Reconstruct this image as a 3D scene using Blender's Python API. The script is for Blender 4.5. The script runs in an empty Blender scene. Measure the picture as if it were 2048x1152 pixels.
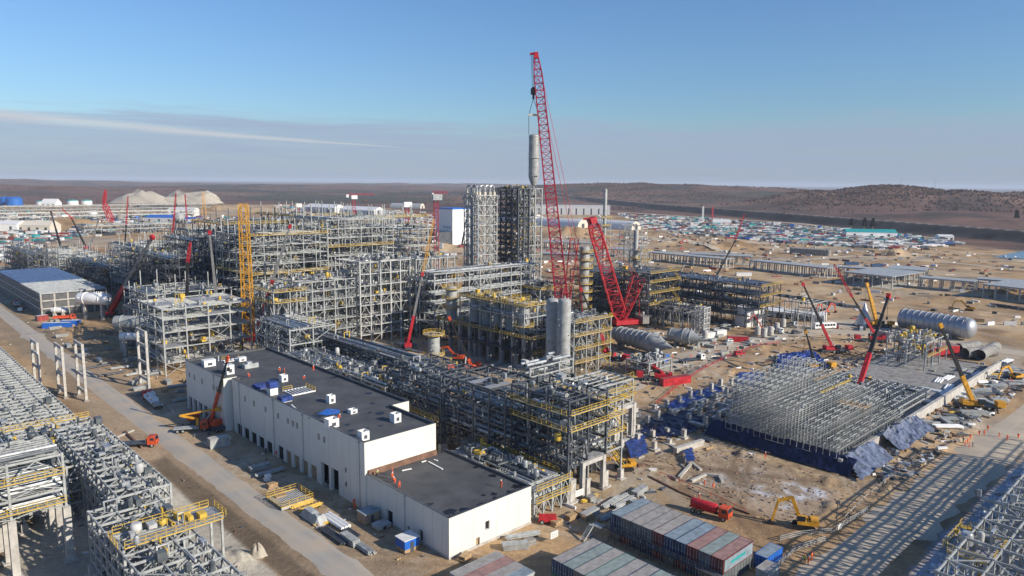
import bpy, bmesh, math, random
import numpy as np
from mathutils import Vector, Matrix
R = math.radians
PI = math.pi
rnd = random.Random(7)
SC = bpy.context.scene
COL = SC.collection

# ------------------------------------------------------------------ camera, world, sun, exposure
F, CH = 1450.0, 70.0
PITCH, ROLL, SA = math.atan(211 / 1450), R(0.55), R(43.7)
FW = np.array([0, math.cos(PITCH), -math.sin(PITCH)])
_r0 = np.array([1.0, 0, 0]); _u0 = np.cross(_r0, FW)
RT = _r0 * math.cos(ROLL) + _u0 * math.sin(ROLL)
UP = -_r0 * math.sin(ROLL) + _u0 * math.cos(ROLL)
cd = bpy.data.cameras.new('camera'); cam = bpy.data.objects.new('camera', cd); COL.objects.link(cam)
cd.sensor_width = 36; cd.lens = 36 * F / 2048; cd.clip_start = 1; cd.clip_end = 90000
cam.matrix_world = Matrix(((RT[0], UP[0], -FW[0], 0), (RT[1], UP[1], -FW[1], 0), (RT[2], UP[2], -FW[2], CH), (0, 0, 0, 1)))
SC.camera = cam

SUN_D = Vector((0.885, -0.465, 0)).normalized()      # towards the sun, in plan
SUN_EL = R(26.5)
sl = bpy.data.lights.new('sun', 'SUN'); sl.energy = 4.8; sl.angle = R(0.5); sl.color = (1.0, 0.90, 0.76)
so = bpy.data.objects.new('sun', sl); COL.objects.link(so)
sv = Vector((SUN_D.x * math.cos(SUN_EL), SUN_D.y * math.cos(SUN_EL), math.sin(SUN_EL)))
so.rotation_euler = sv.to_track_quat('Z', 'Y').to_euler()

wd = bpy.data.worlds.new('World'); SC.world = wd; wd.use_nodes = True
nt = wd.node_tree; nt.nodes.clear()
def wn(t, **k):
    n = nt.nodes.new(t)
    for a, v in k.items(): setattr(n, a, v)
    return n
out = wn('ShaderNodeOutputWorld'); bg = wn('ShaderNodeBackground'); bg.inputs['Strength'].default_value = 0.075
sky = wn('ShaderNodeTexSky', sky_type='NISHITA'); sky.sun_disc = False
sky.sun_elevation = SUN_EL; sky.sun_rotation = math.atan2(SUN_D.x, SUN_D.y)
sky.altitude = 100; sky.air_density = 1.25; sky.dust_density = 0.5; sky.ozone_density = 3.0
# thin high cloud: a grey-violet veil low down and one long bright contrail streak on the left
tc = wn('ShaderNodeTexCoord'); sep = wn('ShaderNodeSeparateXYZ')
nt.links.new(tc.outputs['Generated'], sep.inputs[0])
def wm(op, a, b=None, c=None):
    n = wn('ShaderNodeMath', operation=op)
    for i, v in enumerate((a, b, c)):
        if v is None: continue
        if hasattr(v, 'links'): nt.links.new(v, n.inputs[i])
        else: n.inputs[i].default_value = v
    return n.outputs[0]
X, Y, Z = sep.outputs
az = wm('ARCTAN2', X, Y)
mp = wn('ShaderNodeCombineXYZ')
nt.links.new(wm('MULTIPLY', az, 2.2), mp.inputs[0]); nt.links.new(wm('MULTIPLY', Z, 22.0), mp.inputs[1])
nz = wn('ShaderNodeTexNoise'); nz.inputs['Scale'].default_value = 1.6; nz.inputs['Detail'].default_value = 6; nz.inputs['Roughness'].default_value = .55
nt.links.new(mp.outputs[0], nz.inputs['Vector'])
edge = wm('ADD', 0.077, wm('MULTIPLY', wm('SUBTRACT', nz.outputs[0], 0.5), 0.07))
nz2 = wn('ShaderNodeTexNoise'); nz2.inputs['Scale'].default_value = 3.4; nz2.inputs['Detail'].default_value = 8; nz2.inputs['Roughness'].default_value = .6; nz2.inputs['Distortion'].default_value = .6
mp2 = wn('ShaderNodeCombineXYZ'); nt.links.new(wm('MULTIPLY', az, 1.4), mp2.inputs[0]); nt.links.new(wm('MULTIPLY', Z, 26.0), mp2.inputs[1]); nt.links.new(mp2.outputs[0], nz2.inputs['Vector'])
edge = wm('ADD', edge, wm('MULTIPLY', wm('SUBTRACT', nz2.outputs[0], 0.5), 0.03))
veil = wn('ShaderNodeMapRange', interpolation_type='SMOOTHSTEP'); veil.inputs['To Min'].default_value = 1; veil.inputs['To Max'].default_value = 0
nt.links.new(wm('SUBTRACT', Z, edge), veil.inputs['Value']); veil.inputs['From Min'].default_value = -0.016; veil.inputs['From Max'].default_value = 0.012
mixv = wn('ShaderNodeMix', data_type='RGBA'); mixv.inputs['B'].default_value = (3.8, 4.6, 6.3, 1)
tint = wn('ShaderNodeMix', data_type='RGBA', blend_type='MULTIPLY'); tint.inputs['Factor'].default_value = 1; tint.inputs['B'].default_value = (.80, 1.05, 1.42, 1)
nt.links.new(sky.outputs[0], tint.inputs['A']); nt.links.new(tint.outputs[2], mixv.inputs['A']); nt.links.new(wm('MULTIPLY', veil.outputs[0], wm('ADD', 0.30, wm('MULTIPLY', nz2.outputs[0], 0.9))), mixv.inputs['Factor'])
line = wm('ADD', 0.0362, wm('MULTIPLY', az, -0.0533))            # streak: z falls towards the right
dist = wm('ABSOLUTE', wm('SUBTRACT', wm('ADD', Z, wm('MULTIPLY', wm('SUBTRACT', nz.outputs[0], .5), .010)), line))
wid = wm('MAXIMUM', wm('MULTIPLY', wm('SUBTRACT', -0.13, az), 0.021), 0.0001)
stv = wm('MAXIMUM', wm('SUBTRACT', 1.0, wm('DIVIDE', dist, wid)), 0.0)
mixs = wn('ShaderNodeMix', data_type='RGBA'); mixs.inputs['B'].default_value = (7.8, 7.5, 7.4, 1)
nt.links.new(mixv.outputs[2], mixs.inputs['A']); nt.links.new(wm('MULTIPLY', wm('MULTIPLY', wm('POWER', stv, 1.1), wm('ADD', 0.35, nz.outputs[0])), 0.66), mixs.inputs['Factor'])
nt.links.new(mixs.outputs[2], bg.inputs['Color']); nt.links.new(bg.outputs[0], out.inputs[0])
SC.view_settings.view_transform = 'Standard'; SC.view_settings.look = 'None'; SC.view_settings.gamma = 1
SC.view_settings.exposure = 0.32
SC.cycles.max_bounces = 5; SC.cycles.volume_bounces = 0; SC.cycles.transparent_max_bounces = 4

# ------------------------------------------------------------------ coordinates
ER = np.array([math.cos(SA), math.sin(SA)]); EL = np.array([-math.sin(SA), math.cos(SA)])
def ray(x, y): return FW * F + RT * (x - 1024) + UP * (576 - y)
def P(x, y, z=0.0):
    d = ray(x, y); t = (z - CH) / d[2]; p = np.array([0, 0, CH]) + d * t; return Vector((p[0], p[1], z))
def PD(x, y, depth):                                   # point at a given forward distance
    d = ray(x, y); t = depth / d[1]; return Vector((d[0] * t, d[1] * t, CH + d[2] * t))
def S(x, y, z=0.0):
    p = P(x, y, z); q = np.array([p.x, p.y]); return float(q @ ER), float(q @ EL)
def W(a, b, z=0.0):
    q = ER * a + EL * b; return Vector((q[0], q[1], z))
def hgt(x, ytop, ybase):                               # height of something standing at the base
    return PD(x, ytop, P(x, ybase).y).z

# ------------------------------------------------------------------ materials
MATS = {}
def mat(name, col, rough=.6, metal=0.0, var=.12, scale=.6, var2=None, bump=0.0, spec=.4):
    if name in MATS: return MATS[name]
    m = bpy.data.materials.new(name); m.use_nodes = True; n = m.node_tree; N = n.nodes; b = N['Principled BSDF']
    b.inputs['Roughness'].default_value = rough; b.inputs['Metallic'].default_value = metal
    b.inputs['Specular IOR Level'].default_value = spec
    g = N.new('ShaderNodeNewGeometry')
    t = N.new('ShaderNodeTexNoise'); t.inputs['Scale'].default_value = scale; t.inputs['Detail'].default_value = 5
    n.links.new(g.outputs['Position'], t.inputs['Vector'])
    r = N.new('ShaderNodeMapRange'); r.inputs[1].default_value = .3; r.inputs[2].default_value = .7
    n.links.new(t.outputs[0], r.inputs[0])
    x = N.new('ShaderNodeMix'); x.data_type = 'RGBA'
    c2 = var2 or tuple(c * (1 - var * 2) for c in col)
    x.inputs['A'].default_value = (*c2, 1); x.inputs['B'].default_value = (*[min(1, c * (1 + var)) for c in col], 1)
    n.links.new(r.outputs[0], x.inputs['Factor']); n.links.new(x.outputs[2], b.inputs['Base Color'])
    if bump:
        bp = N.new('ShaderNodeBump'); bp.inputs['Strength'].default_value = bump; bp.inputs['Distance'].default_value = .3
        n.links.new(t.outputs[0], bp.inputs['Height']); n.links.new(bp.outputs[0], b.inputs['Normal'])
    MATS[name] = m; return m
M = {}
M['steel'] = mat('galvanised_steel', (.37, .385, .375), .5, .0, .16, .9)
M['steeld'] = mat('grey_painted_shaded_steel', (.075, .085, .10), .5, .0, .2, .5)  # grey paint, made darker still to stand in for shade inside frames
M['steelp'] = mat('pale_primed_steel', (.47, .475, .455), .55, 0, .14, .7)
M['rusty'] = mat('brown_primer_steel', (.20, .11, .075), .7, 0, .2, .7)
M['pipe'] = mat('clad_pipe', (.40, .42, .43), .4, .3, .25, .5)
M['piped'] = mat('dull_pipe', (.10, .115, .125), .5, .1, .25, .7)  # dull tone darkened further for shade among racks and decks
M['grate'] = mat('floor_grating', (.31, .32, .33), .7, 0, .2, 1.2)
M['yellow'] = mat('safety_yellow', (.60, .40, .06), .5, 0, .12, 1)
M['conc'] = mat('concrete', (.46, .44, .40), .85, 0, .14, .8)
M['concd'] = mat('dark_concrete', (.28, .27, .25), .85, 0, .2, .6)
M['white'] = mat('white_panel', (.70, .68, .61), .55, 0, .03, .15)
M['whitem'] = mat('white_metal', (.78, .78, .76), .4, 0, .05, .5)
M['roof'] = mat('bitumen_roof', (.082, .085, .088), .75, 0, .16, .25, var2=(.058, .06, .064))
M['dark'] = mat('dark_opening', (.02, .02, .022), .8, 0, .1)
M['red'] = mat('crane_red', (.50, .024, .035), .5, 0, .2, .8)
M['orange'] = mat('truck_orange', (.58, .085, .03), .5, 0, .2, .8)
M['cyel'] = mat('machine_yellow', (.66, .33, .03), .5, 0, .2, .8)
M['black'] = mat('boom_black', (.022, .022, .024), .5, 0, .1)
M['tyre'] = mat('tyre_rubber', (.02, .02, .02), .8)
M['boomg'] = mat('boom_grey', (.20, .20, .20), .45, 0, .1)
M['blue'] = mat('blue_tarp', (.03, .065, .26), .45, 0, .35, .7, bump=.6)
M['blued'] = mat('shaded_blue_tarp', (.010, .016, .055), .4, 0, .35, .8, bump=.8)  # blue tarp darkened to navy for the shade on the pad front
M['crim'] = mat('crimson_lattice', (.36, .015, .04), .45, 0, .1, .6)
M['bluep'] = mat('blue_paint', (.02, .13, .50), .4, 0, .1)
M['teal'] = mat('teal_paint', (.03, .32, .32), .5, 0, .1)
M['green'] = mat('green_paint', (.04, .16, .10), .5, 0, .1)
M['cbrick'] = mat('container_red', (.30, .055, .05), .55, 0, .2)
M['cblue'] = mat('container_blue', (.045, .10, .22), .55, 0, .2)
M['kgrey'] = mat('shaded_container_grey', (.13, .145, .15), .6, 0, .2)  # this and the next two: container colours darkened for shade on door faces
M['kbrick'] = mat('shaded_container_red', (.17, .04, .035), .6, 0, .25)
M['kblue'] = mat('shaded_container_blue', (.025, .055, .12), .6, 0, .25)
M['gtarp'] = mat('grey_blue_tarp', (.13, .16, .24), .5, 0, .35, .8, bump=.8)
M['cgrey'] = mat('container_grey', (.38, .40, .40), .55, 0, .15)
M['cwhite'] = mat('container_white', (.70, .70, .68), .5, 0, .08)
M['troof'] = mat('faded_container_roof', (.33, .31, .285), .7, 0, .14, .9)
M['troofb'] = mat('faded_blue_roof', (.23, .29, .33), .7, 0, .14, .9)
M['troofr'] = mat('faded_red_roof', (.33, .20, .175), .7, 0, .14, .9)
M['troofg'] = mat('faded_green_roof', (.25, .30, .28), .7, 0, .14, .9)
M['cream'] = mat('cream_fabric', (.62, .57, .47), .8, 0, .1)
M['wood'] = mat('timber', (.42, .29, .16), .8, 0, .2, 2)
M['tan'] = mat('tan_panel', (.34, .26, .19), .8, 0, .1)
M['alu'] = mat('bright_cladding', (.62, .64, .67), .22, .85, .08, .3)
M['vessel'] = mat('grey_vessel_paint', (.34, .35, .34), .5, .0, .14, .5)
M['silver'] = mat('polished_vessel', (.40, .42, .45), .42, .55, .08, .3)
M['sand'] = mat('spoil_sand', (.44, .32, .20), .95, 0, .18, .25, bump=.8)
M['gravel'] = mat('heap_gravel', (.42, .38, .31), .95, 0, .14, .3, bump=.8)
M['soil'] = mat('dark_soil', (.13, .10, .085), .95, 0, .18, .25, bump=.8)
M['suit'] = mat('orange_workwear', (.85, .13, .04), .8, 0, .05)
M['suity'] = mat('lime_workwear', (.55, .62, .10), .8, 0, .05)
M['suitd'] = mat('navy_workwear', (.03, .03, .05), .8, 0, .05)
M['skin'] = mat('skin', (.45, .25, .17), .6, 0, .03)
M['glass'] = mat('vehicle_glass', (.02, .03, .04), .1, 0, .05)
M['snow'] = mat('thin_snow', (.75, .78, .82), .8, 0, .06, .5)
M['hull'] = mat('far_building_wall', (.55, .56, .56), .7, 0, .08)
M['tank'] = mat('tank_blue', (.02, .13, .45), .5, 0, .08)

# ------------------------------------------------------------------ mesh helpers
class MB:
    def __init__(s): s.v = []; s.f = []; s.m = []; s.k = 0
    def _add(s, vs, fs):
        n = len(s.v); s.v.extend(vs); s.f.extend([tuple(i + n for i in f) for f in fs]); s.m.extend([s.k] * len(fs)); return s
    def box(s, x0, y0, z0, x1, y1, z1):
        return s._add([(x0,y0,z0),(x1,y0,z0),(x1,y1,z0),(x0,y1,z0),(x0,y0,z1),(x1,y0,z1),(x1,y1,z1),(x0,y1,z1)],
            [(0,3,2,1),(4,5,6,7),(0,1,5,4),(1,2,6,5),(2,3,7,6),(3,0,4,7)])
    def bar(s, p, q, w, h=None, caps=False):
        p = Vector(p); q = Vector(q); d = q - p
        if d.length < 1e-4: return s
        d.normalize(); h = h or w
        u = Vector((0, 0, 1)) if abs(d.z) < .95 else Vector((1, 0, 0))
        sx = d.cross(u).normalized() * (w / 2); sy = sx.cross(d).normalized() * (h / 2)
        vs = [tuple(e + a * sx + b * sy) for e in (p, q) for a, b in ((-1,-1),(1,-1),(1,1),(-1,1))]
        fs = [(0,1,5,4),(1,2,6,5),(2,3,7,6),(3,0,4,7)]
        if caps: fs += [(3,2,1,0),(4,5,6,7)]
        return s._add(vs, fs)
    def tube(s, pts, r, n=6, caps=True):
        pts = [Vector(p) for p in pts]; rs = r if isinstance(r, (list, tuple)) else [r] * len(pts)
        vs = []; L = len(pts)
        for i, p in enumerate(pts):
            d = (pts[min(i + 1, L - 1)] - pts[max(i - 1, 0)]).normalized()
            u = Vector((0, 0, 1)) if abs(d.z) < .9 else Vector((1, 0, 0))
            a = d.cross(u).normalized(); b = a.cross(d).normalized()
            for k in range(n):
                t = 2 * PI * k / n; vs.append(tuple(p + (a * math.cos(t) + b * math.sin(t)) * rs[i]))
        fs = [(i*n+k, i*n+(k+1)%n, (i+1)*n+(k+1)%n, (i+1)*n+k) for i in range(L-1) for k in range(n)]
        if caps: fs += [tuple(range(n-1, -1, -1)), tuple((L-1)*n+k for k in range(n))]
        return s._add(vs, fs)
    def lathe(s, c, prof, n=24, axis='z'):             # prof = [(radius, height)...]
        pts = []
        for r, h in prof:
            for k in range(n):
                t = 2 * PI * k / n; x, y = r * math.cos(t), r * math.sin(t)
                q = (x, y, h) if axis == 'z' else ((h, x, y) if axis == 'x' else (y, h, x))
                pts.append((c[0] + q[0], c[1] + q[1], c[2] + q[2]))
        L = len(prof)
        fs = [(i*n+k, i*n+(k+1)%n, (i+1)*n+(k+1)%n, (i+1)*n+k) for i in range(L-1) for k in range(n)]
        fs += [tuple(range(n-1, -1, -1)), tuple((L-1)*n+k for k in range(n))]
        return s._add(pts, fs)
    def prism(s, poly, z0, z1):
        n = len(poly); vs = [(x, y, z0) for x, y in poly] + [(x, y, z1) for x, y in poly]
        return s._add(vs, [tuple(range(n-1, -1, -1)), tuple(range(n, 2*n))] + [(i, (i+1) % n, n+(i+1) % n, n+i) for i in range(n)])
    def quad(s, a, b, c, d): return s._add([tuple(a), tuple(b), tuple(c), tuple(d)], [(0,1,2,3)])
    def mesh(s, name, mats, smooth=False):
        me = bpy.data.meshes.new(name); me.from_pydata(s.v, [], s.f)
        mats = mats if isinstance(mats, (list, tuple)) else [mats]
        for m in mats: me.materials.append(M[m] if isinstance(m, str) else m)
        if len(mats) > 1: me.polygons.foreach_set('material_index', s.m)
        if smooth:
            me.polygons.foreach_set('use_smooth', [True] * len(me.polygons)); me.set_sharp_from_angle(angle=R(40))
        me.update(); return me
    def build(s, name, mats, parent=None, smooth=False):
        if not s.f: return None
        return ob(name, s.mesh(name, mats, smooth), parent)
def ob(name, me, parent=None, loc=None, rz=0):
    o = bpy.data.objects.new(name, me); COL.objects.link(o)
    if parent: o.parent = parent
    if loc is not None: o.location = loc
    if rz: o.rotation_euler.z = rz
    return o
def tag(o, label, cat, group=None, kind=None):
    if label: o['label'] = label
    if cat: o['category'] = cat
    if group: o['group'] = group
    if kind or cat: o['kind'] = kind or 'thing'
    return o
def thing(name, label, cat, loc=(0, 0, 0), rz=0, group=None):
    o = bpy.data.objects.new(name, None); COL.objects.link(o); o.location = loc; o.rotation_euler.z = rz
    o.empty_display_size = .5
    return tag(o, label, cat, group)
def struct(name, mb, m, smooth=False):
    o = mb.build(name, m, None, smooth); o['kind'] = 'structure'; return o
KIDS = {}
def copy_tree(o, parent=None):
    c = o.copy(); COL.objects.link(c)
    if parent: c.parent = parent
    for ch in KIDS.setdefault(o.name, list(o.children)): copy_tree(ch, c)
    return c
def place(o, loc, rz, label, group=None):
    o.location = loc; o.rotation_euler.z = rz; o['label'] = label
    if group: o['group'] = group
    return o

# ------------------------------------------------------------------ terrain: one sheet out to the horizon
def in_poly(px, py, poly):
    ins = np.zeros(px.shape, bool); n = len(poly)
    for i in range(n):
        x1, y1 = poly[i]; x2, y2 = poly[(i + 1) % n]
        if y1 == y2: continue
        c = ((y1 > py) != (y2 > py)) & (px < (x2 - x1) * (py - y1) / (y2 - y1) + x1); ins ^= c
    return ins
def poly_dist(px, py, poly):                            # >0 inside, <0 outside, metres
    d = np.full(px.shape, 1e9); n = len(poly)
    for i in range(n):
        x1, y1 = poly[i]; x2, y2 = poly[(i + 1) % n]; dx, dy = x2 - x1, y2 - y1
        t = np.clip(((px - x1) * dx + (py - y1) * dy) / (dx * dx + dy * dy + 1e-9), 0, 1)
        d = np.minimum(d, np.hypot(px - x1 - t * dx, py - y1 - t * dy))
    return np.where(in_poly(px, py, poly), d, -d)
def sstep(a, b, x): t = np.clip((x - a) / (b - a), 0, 1); return t * t * (3 - 2 * t)
_g = np.random.RandomState(3); _gt = _g.rand(256, 256)
def vnoise(x, y):
    xi = np.floor(x).astype(int); yi = np.floor(y).astype(int); fx = x - xi; fy = y - yi
    fx = fx * fx * (3 - 2 * fx); fy = fy * fy * (3 - 2 * fy); G = lambda a, b: _gt[a & 255, b & 255]
    return (G(xi, yi) * (1-fx) * (1-fy) + G(xi+1, yi) * fx * (1-fy) + G(xi, yi+1) * (1-fx) * fy + G(xi+1, yi+1) * fx * fy) - .5
def fbm(x, y, s, o=4):
    r = 0; a = 1.0
    for i in range(o): r = r + a * vnoise(x / s + 17 * i, y / s + 31 * i); a *= .5; s /= 2.1
    return r
def ab(poly): return [tuple(W(a, b)[:2]) for a, b in poly]
def px(poly, z=0): return [tuple(P(x, y, z)[:2]) for x, y in poly]
PITS = [  # polygon, depth, slope width
    (ab([(147, 62), (166.5, 62), (167.5, 99), (150, 104), (141, 92)]), -3.2, 1.4),      # excavation in front of the pad
    (ab([(171.5, 57), (178.0, 57), (178.0, 110), (171.5, 110)]), -5.0, 1.6),        # trench along the pad front
    (ab([(158, 56.5), (250, 56.5), (250, 65.5), (168, 65.5), (158, 62)]), -4.4, 1.8),              # trench along its right side
    (px([(1530, 750), (1560, 725), (1640, 722), (1650, 745), (1560, 770)]), -4.5, 4.0),
    (px([(1452, 768), (1480, 742), (1540, 748), (1510, 776), (1465, 784)]), -4.5, 4.0),
    (px([(1280, 915), (1300, 870), (1440, 850), (1470, 905), (1400, 935)]), -1.8, 4.0),
    (px([(1330, 830), (1400, 790), (1470, 775), (1560, 800), (1460, 860), (1330, 865)]), -2.6, 3.0),
    (ab([(53, 40), (57.6, 40), (57.6, 190), (53, 195)]), -2.0, 2.4),
    (ab([(10, 40), (53.5, 40), (53.5, 188), (10, 188)]), -1.4, 2.0),
    (ab([(100, 10), (235, 10), (235, 35.5), (100, 38)]), -2.4, 5.0),   # ditch by the left road
]
HEAPS = [  # px x, px y, height, radius, stretch
    (1370, 745, 1.6, 13, 1.8), (1480, 720, 1.4, 10, 2), (1560, 702, 1.8, 12, 2), (1660, 690, 1.6, 12, 2), (1750, 700, 1.2, 12, 1.5),
    (150, 668, 3.5, 9, 1.8), (190, 705, 1.5, 8, 1.5), (1460, 497, 7, 25, 2.4), (1400, 490, 6, 20, 2), (1340, 492, 5, 20, 2), (1790, 510, 7, 13, 1.3),
    (1240, 560, 3, 12, 2), (780, 520, 9, 30, 3), (700, 515, 7, 30, 2.5), (860, 500, 8, 30, 2.5), (1150, 472, 12, 30, 1.6),
    (150, 455, 12, 55, 1.6), (470, 420, 12, 70, 2), (1560, 610, 1.5, 10, 3), (1900, 600, 2.2, 10, 3), (2000, 585, 2.2, 10, 3),
    (60, 900, 1.5, 12, 1.5), (455, 1120, 2.5, 6, 1.5), (1310, 905, 2.0, 6, 1.5), (1420, 880, 2.0, 6, 1.5)]
FARH = [  # far hills: px x, foot px y, distance, height, half-width across, half-depth
    (1330, 0, 3900, 70, 900, 500), (1430, 0, 3600, 58, 800, 500), (1180, 0, 4200, 66, 620, 600), (1520, 0, 3700, 30, 260, 350),
    (1790, 0, 2500, 70, 300, 330), (1930, 0, 2450, 58, 260, 300), (1650, 0, 2450, 50, 240, 300), (2060, 0, 2700, 52, 300, 300), (1620, 0, 2350, 24, 200, 250),
    (2400, 0, 2600, 60, 500, 300), (1960, 0, 1900, 18, 260, 200),
    (200, 0, 4200, 34, 900, 600), (-300, 0, 4400, 50, 900, 500), (520, 0, 5600, 40, 1400, 700), (760, 0, 6500, 38, 1200, 700), (-100, 0, 8500, 60, 3000, 800), (900, 0, 9500, 50, 3000, 800)]
LEV = [W(a, b) for a, b in ((2600, 2450), (1700, 1150), (1140, 205), (700, -560))]   # levee polyline
site_poly = px([(-900, 415), (0, 409), (440, 409), (640, 409), (905, 432), (1100, 428), (1300, 436), (1560, 452), (1800, 478), (2048, 507), (2500, 560)]) + \
    [(1500, -200), (-1500, -200)]
def height(x, y):
    z = fbm(x, y, 40, 3) * .35 + fbm(x, y, 6, 3) * .12
    r = np.hypot(x, y)
    for poly, dep, sw in PITS:
        d = poly_dist(x, y, poly) + fbm(x, y, 7, 3) * 1.6; z = z + dep * sstep(-sw / 2, sw / 2, d) + np.where(d < 0, .5, 0) * sstep(-4, -1.5, d) * (1 - sstep(-1.5, 0, d))
    for hx, hy, hh, rad, st in HEAPS:
        c = P(hx, hy); dx = (x - c.x) / (rad * st); dy = (y - c.y) / rad
        d = np.sqrt(dx * dx + dy * dy); z = z + hh * np.clip(1.15 - d, 0, 1) ** 1.2 * (1 + fbm(x, y, rad / 3, 3) * .7)
    out = sstep(0, 260, -poly_dist(x, y, site_poly))
    for i in range(len(LEV) - 1):
        a, b = LEV[i], LEV[i + 1]; dx, dy = b.x - a.x, b.y - a.y; L = math.hypot(dx, dy)
        t = ((x - a.x) * dx + (y - a.y) * dy) / (L * L); d = np.abs((x - a.x) * dy - (y - a.y) * dx) / L
        z = z + np.where((t >= 0) & (t <= 1), 13.5 * (1 - sstep(7, 42, d)), 0)
    for hx, _, dist, hh, w, dp in FARH:
        u = ray(hx, 365); a = math.atan2(u[0], u[1]); cx, cy = dist * math.sin(a), dist * math.cos(a)
        lx = (x - cx) * math.cos(a) - (y - cy) * math.sin(a); ly = (x - cx) * math.sin(a) + (y - cy) * math.cos(a)
        d2 = (lx / w) ** 2 + (ly / dp) ** 2
        z = np.maximum(z, z * 0 + hh * np.exp(-d2 * 1.1) * (1 + fbm(x, y, 300, 4) * .30)) if hh > 0 else z
    z = z + out * fbm(x, y, 900, 4) * 9 * sstep(1500, 3500, r)
    return z
FLATS = [ab([(59, 20), (68, 20), (68.5, 300), (72, 700), (59, 700), (59, 300)]), ab([(95, 38), (420, 34), (420, 50), (95, 54)]), ab([(66, 95), (160, 95), (160, 300), (66, 300)]),
    px([(1180, 800), (1300, 735), (1420, 690), (1580, 645), (1780, 655), (2200, 705), (2200, 735), (1780, 690), (1580, 675), (1420, 720), (1200, 840)])]
_h0 = height
def height(x, y):
    z = _h0(x, y); k = z * 0
    for p in FLATS: k = np.maximum(k, sstep(-2.5, 0.3, poly_dist(x, y, p)))
    return z * (1 - k) + 0.04 * k
def zat(x, y): return float(height(np.array([float(x)]), np.array([float(y)]))[0])

rr = [1.0, 30.0, 60.0]
while rr[-1] < 38000: rr.append(rr[-1] * (1.0075 if rr[-1] < 900 else 1.013 if rr[-1] < 9000 else 1.05))
aa = list(np.arange(-45, 45.01, .22)); aa = [float(v) for v in aa] + list(range(50, 315, 5))
RA, AA = np.meshgrid(np.array(rr), np.radians(np.array(aa)), indexing='ij')
gx = (RA * np.sin(AA)).ravel(); gy = (RA * np.cos(AA)).ravel(); gz = height(gx, gy)
nr, na_ = RA.shape
# terrain colours (real soil, gravel and forest colours, by place)
col = np.zeros((len(gx), 3)); rg = np.hypot(gx, gy)
sandc, sand2, dirt = np.array([.425, .285, .155]), np.array([.51, .375, .23]), np.array([.22, .142, .08])
f1 = fbm(gx, gy, 60, 4); f2 = fbm(gx, gy, 14, 4); f3 = fbm(gx * .35 + gy * .2, gy, 26, 4)
col[:] = sandc
col += (sand2 - sandc) * sstep(-.1, .45, f1)[:, None]; col += (dirt - sandc) * (sstep(-.05, .4, f2) * .8)[:, None]
col += (np.array([.36, .35, .31]) - sandc) * (sstep(.1, .5, f3) * .6)[:, None]
def paint(poly, c, soft=2.0, k=1.0, nz=1.2):
    d = poly_dist(gx, gy, poly) + f2 * 2 * nz; w = sstep(-soft, soft, d) * k
    col[:] = col * (1 - w[:, None]) + np.array(c) * w[:, None]
graze = np.array([.40, .36, .29])
paint(ab([(54, 40), (73, 40), (73, 640), (54, 640)]), (.30, .225, .15))                      # verge of the left road
paint(ab([(18, 40), (54, 40), (54, 186), (35, 190), (18, 150)]), (.50, .455, .37), .8, 1, .4)                                    # pale gravel strip
paint(ab([(53.6, 40), (58.4, 40), (58.4, 188), (53.6, 188)]), (.17, .13, .09), .7, .95, .4)
paint(ab([(52, 185), (76, 200), (76, 290), (70, 300), (56, 260)]), (.36, .27, .18), 3, .8)
paint(ab([(64, 108), (80, 108), (80, 240), (64, 240)]), (.40, .30, .195), 2, .7)
paint(px([(1290, 800), (1560, 650), (1700, 640), (2048, 700), (2048, 740), (1700, 660), (1480, 700)]), (.50, .44, .35), 3, .8)
paint(px([(1330, 900), (1480, 900), (1690, 1000), (1600, 1050), (1400, 985)]), (.42, .33, .24), 2, .8)
paint(ab([(70, 480), (130, 480), (130, 700), (70, 700)]), (.40, .34, .25), 6, .8)
paint(px([(1050, 940), (1210, 880), (1330, 960), (1390, 1010), (1240, 1010), (1080, 1060)]), (.43, .32, .20), 3, .8)
# thin snow lying in shaded or flat patches
for pl, k in ((px([(1470, 985), (1560, 950), (1670, 985), (1590, 1030)]), .8), (px([(1400, 960), (1500, 930), (1560, 960), (1460, 985)]), .45),
              (ab([(150, 26), (205, 26), (205, 36), (150, 36)]), .55)):
    d = poly_dist(gx, gy, pl); w = sstep(-2, 3, d) * k * sstep(-.05, .12, fbm(gx, gy, 3.2, 3) + .03)
    col[:] = col * (1 - w[:, None]) + np.array([.72, .76, .82]) * w[:, None]
paint(ab([(100, 14), (230, 14), (230, 37.6), (100, 39.2)]), (.42, .46, .52), 1.2, .95)  # snow slope beside the rack, bluish shade painted into its colour
# outside the site: bare brown forest and scrub
dS = poly_dist(gx, gy, site_poly); wS = sstep(-30, 60, -dS + fbm(gx, gy, 160, 4) * 120)
fo = np.array([.165, .098, .075]); fo2 = np.array([.085, .062, .052]); fo3 = np.array([.22, .145, .10]); fo4 = np.array([.045, .055, .045])
g1 = fbm(gx * .6, gy, 700, 5); g2 = fbm(gx, gy, 190, 5); g3 = fbm(gx * .5, gy * 1.6, 1500, 5); g4 = fbm(gx, gy, 45, 4)
fc = np.tile(fo, (len(gx), 1)); fc += (fo2 - fo) * sstep(-.05, .35, g2 + g4 * .5)[:, None]; fc += (fo3 - fc) * (sstep(.10, .38, g1) * .55)[:, None]
fc += (fo4 - fc) * (sstep(.12, .34, g3 + g2 * .35) * .8)[:, None]
col[:] = col * (1 - wS[:, None]) + fc * wS[:, None]
paint(px([(470, 396), (560, 388), (900, 396), (905, 406), (640, 407)]), (.05, .062, .045), 40, .8, 12)
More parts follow.
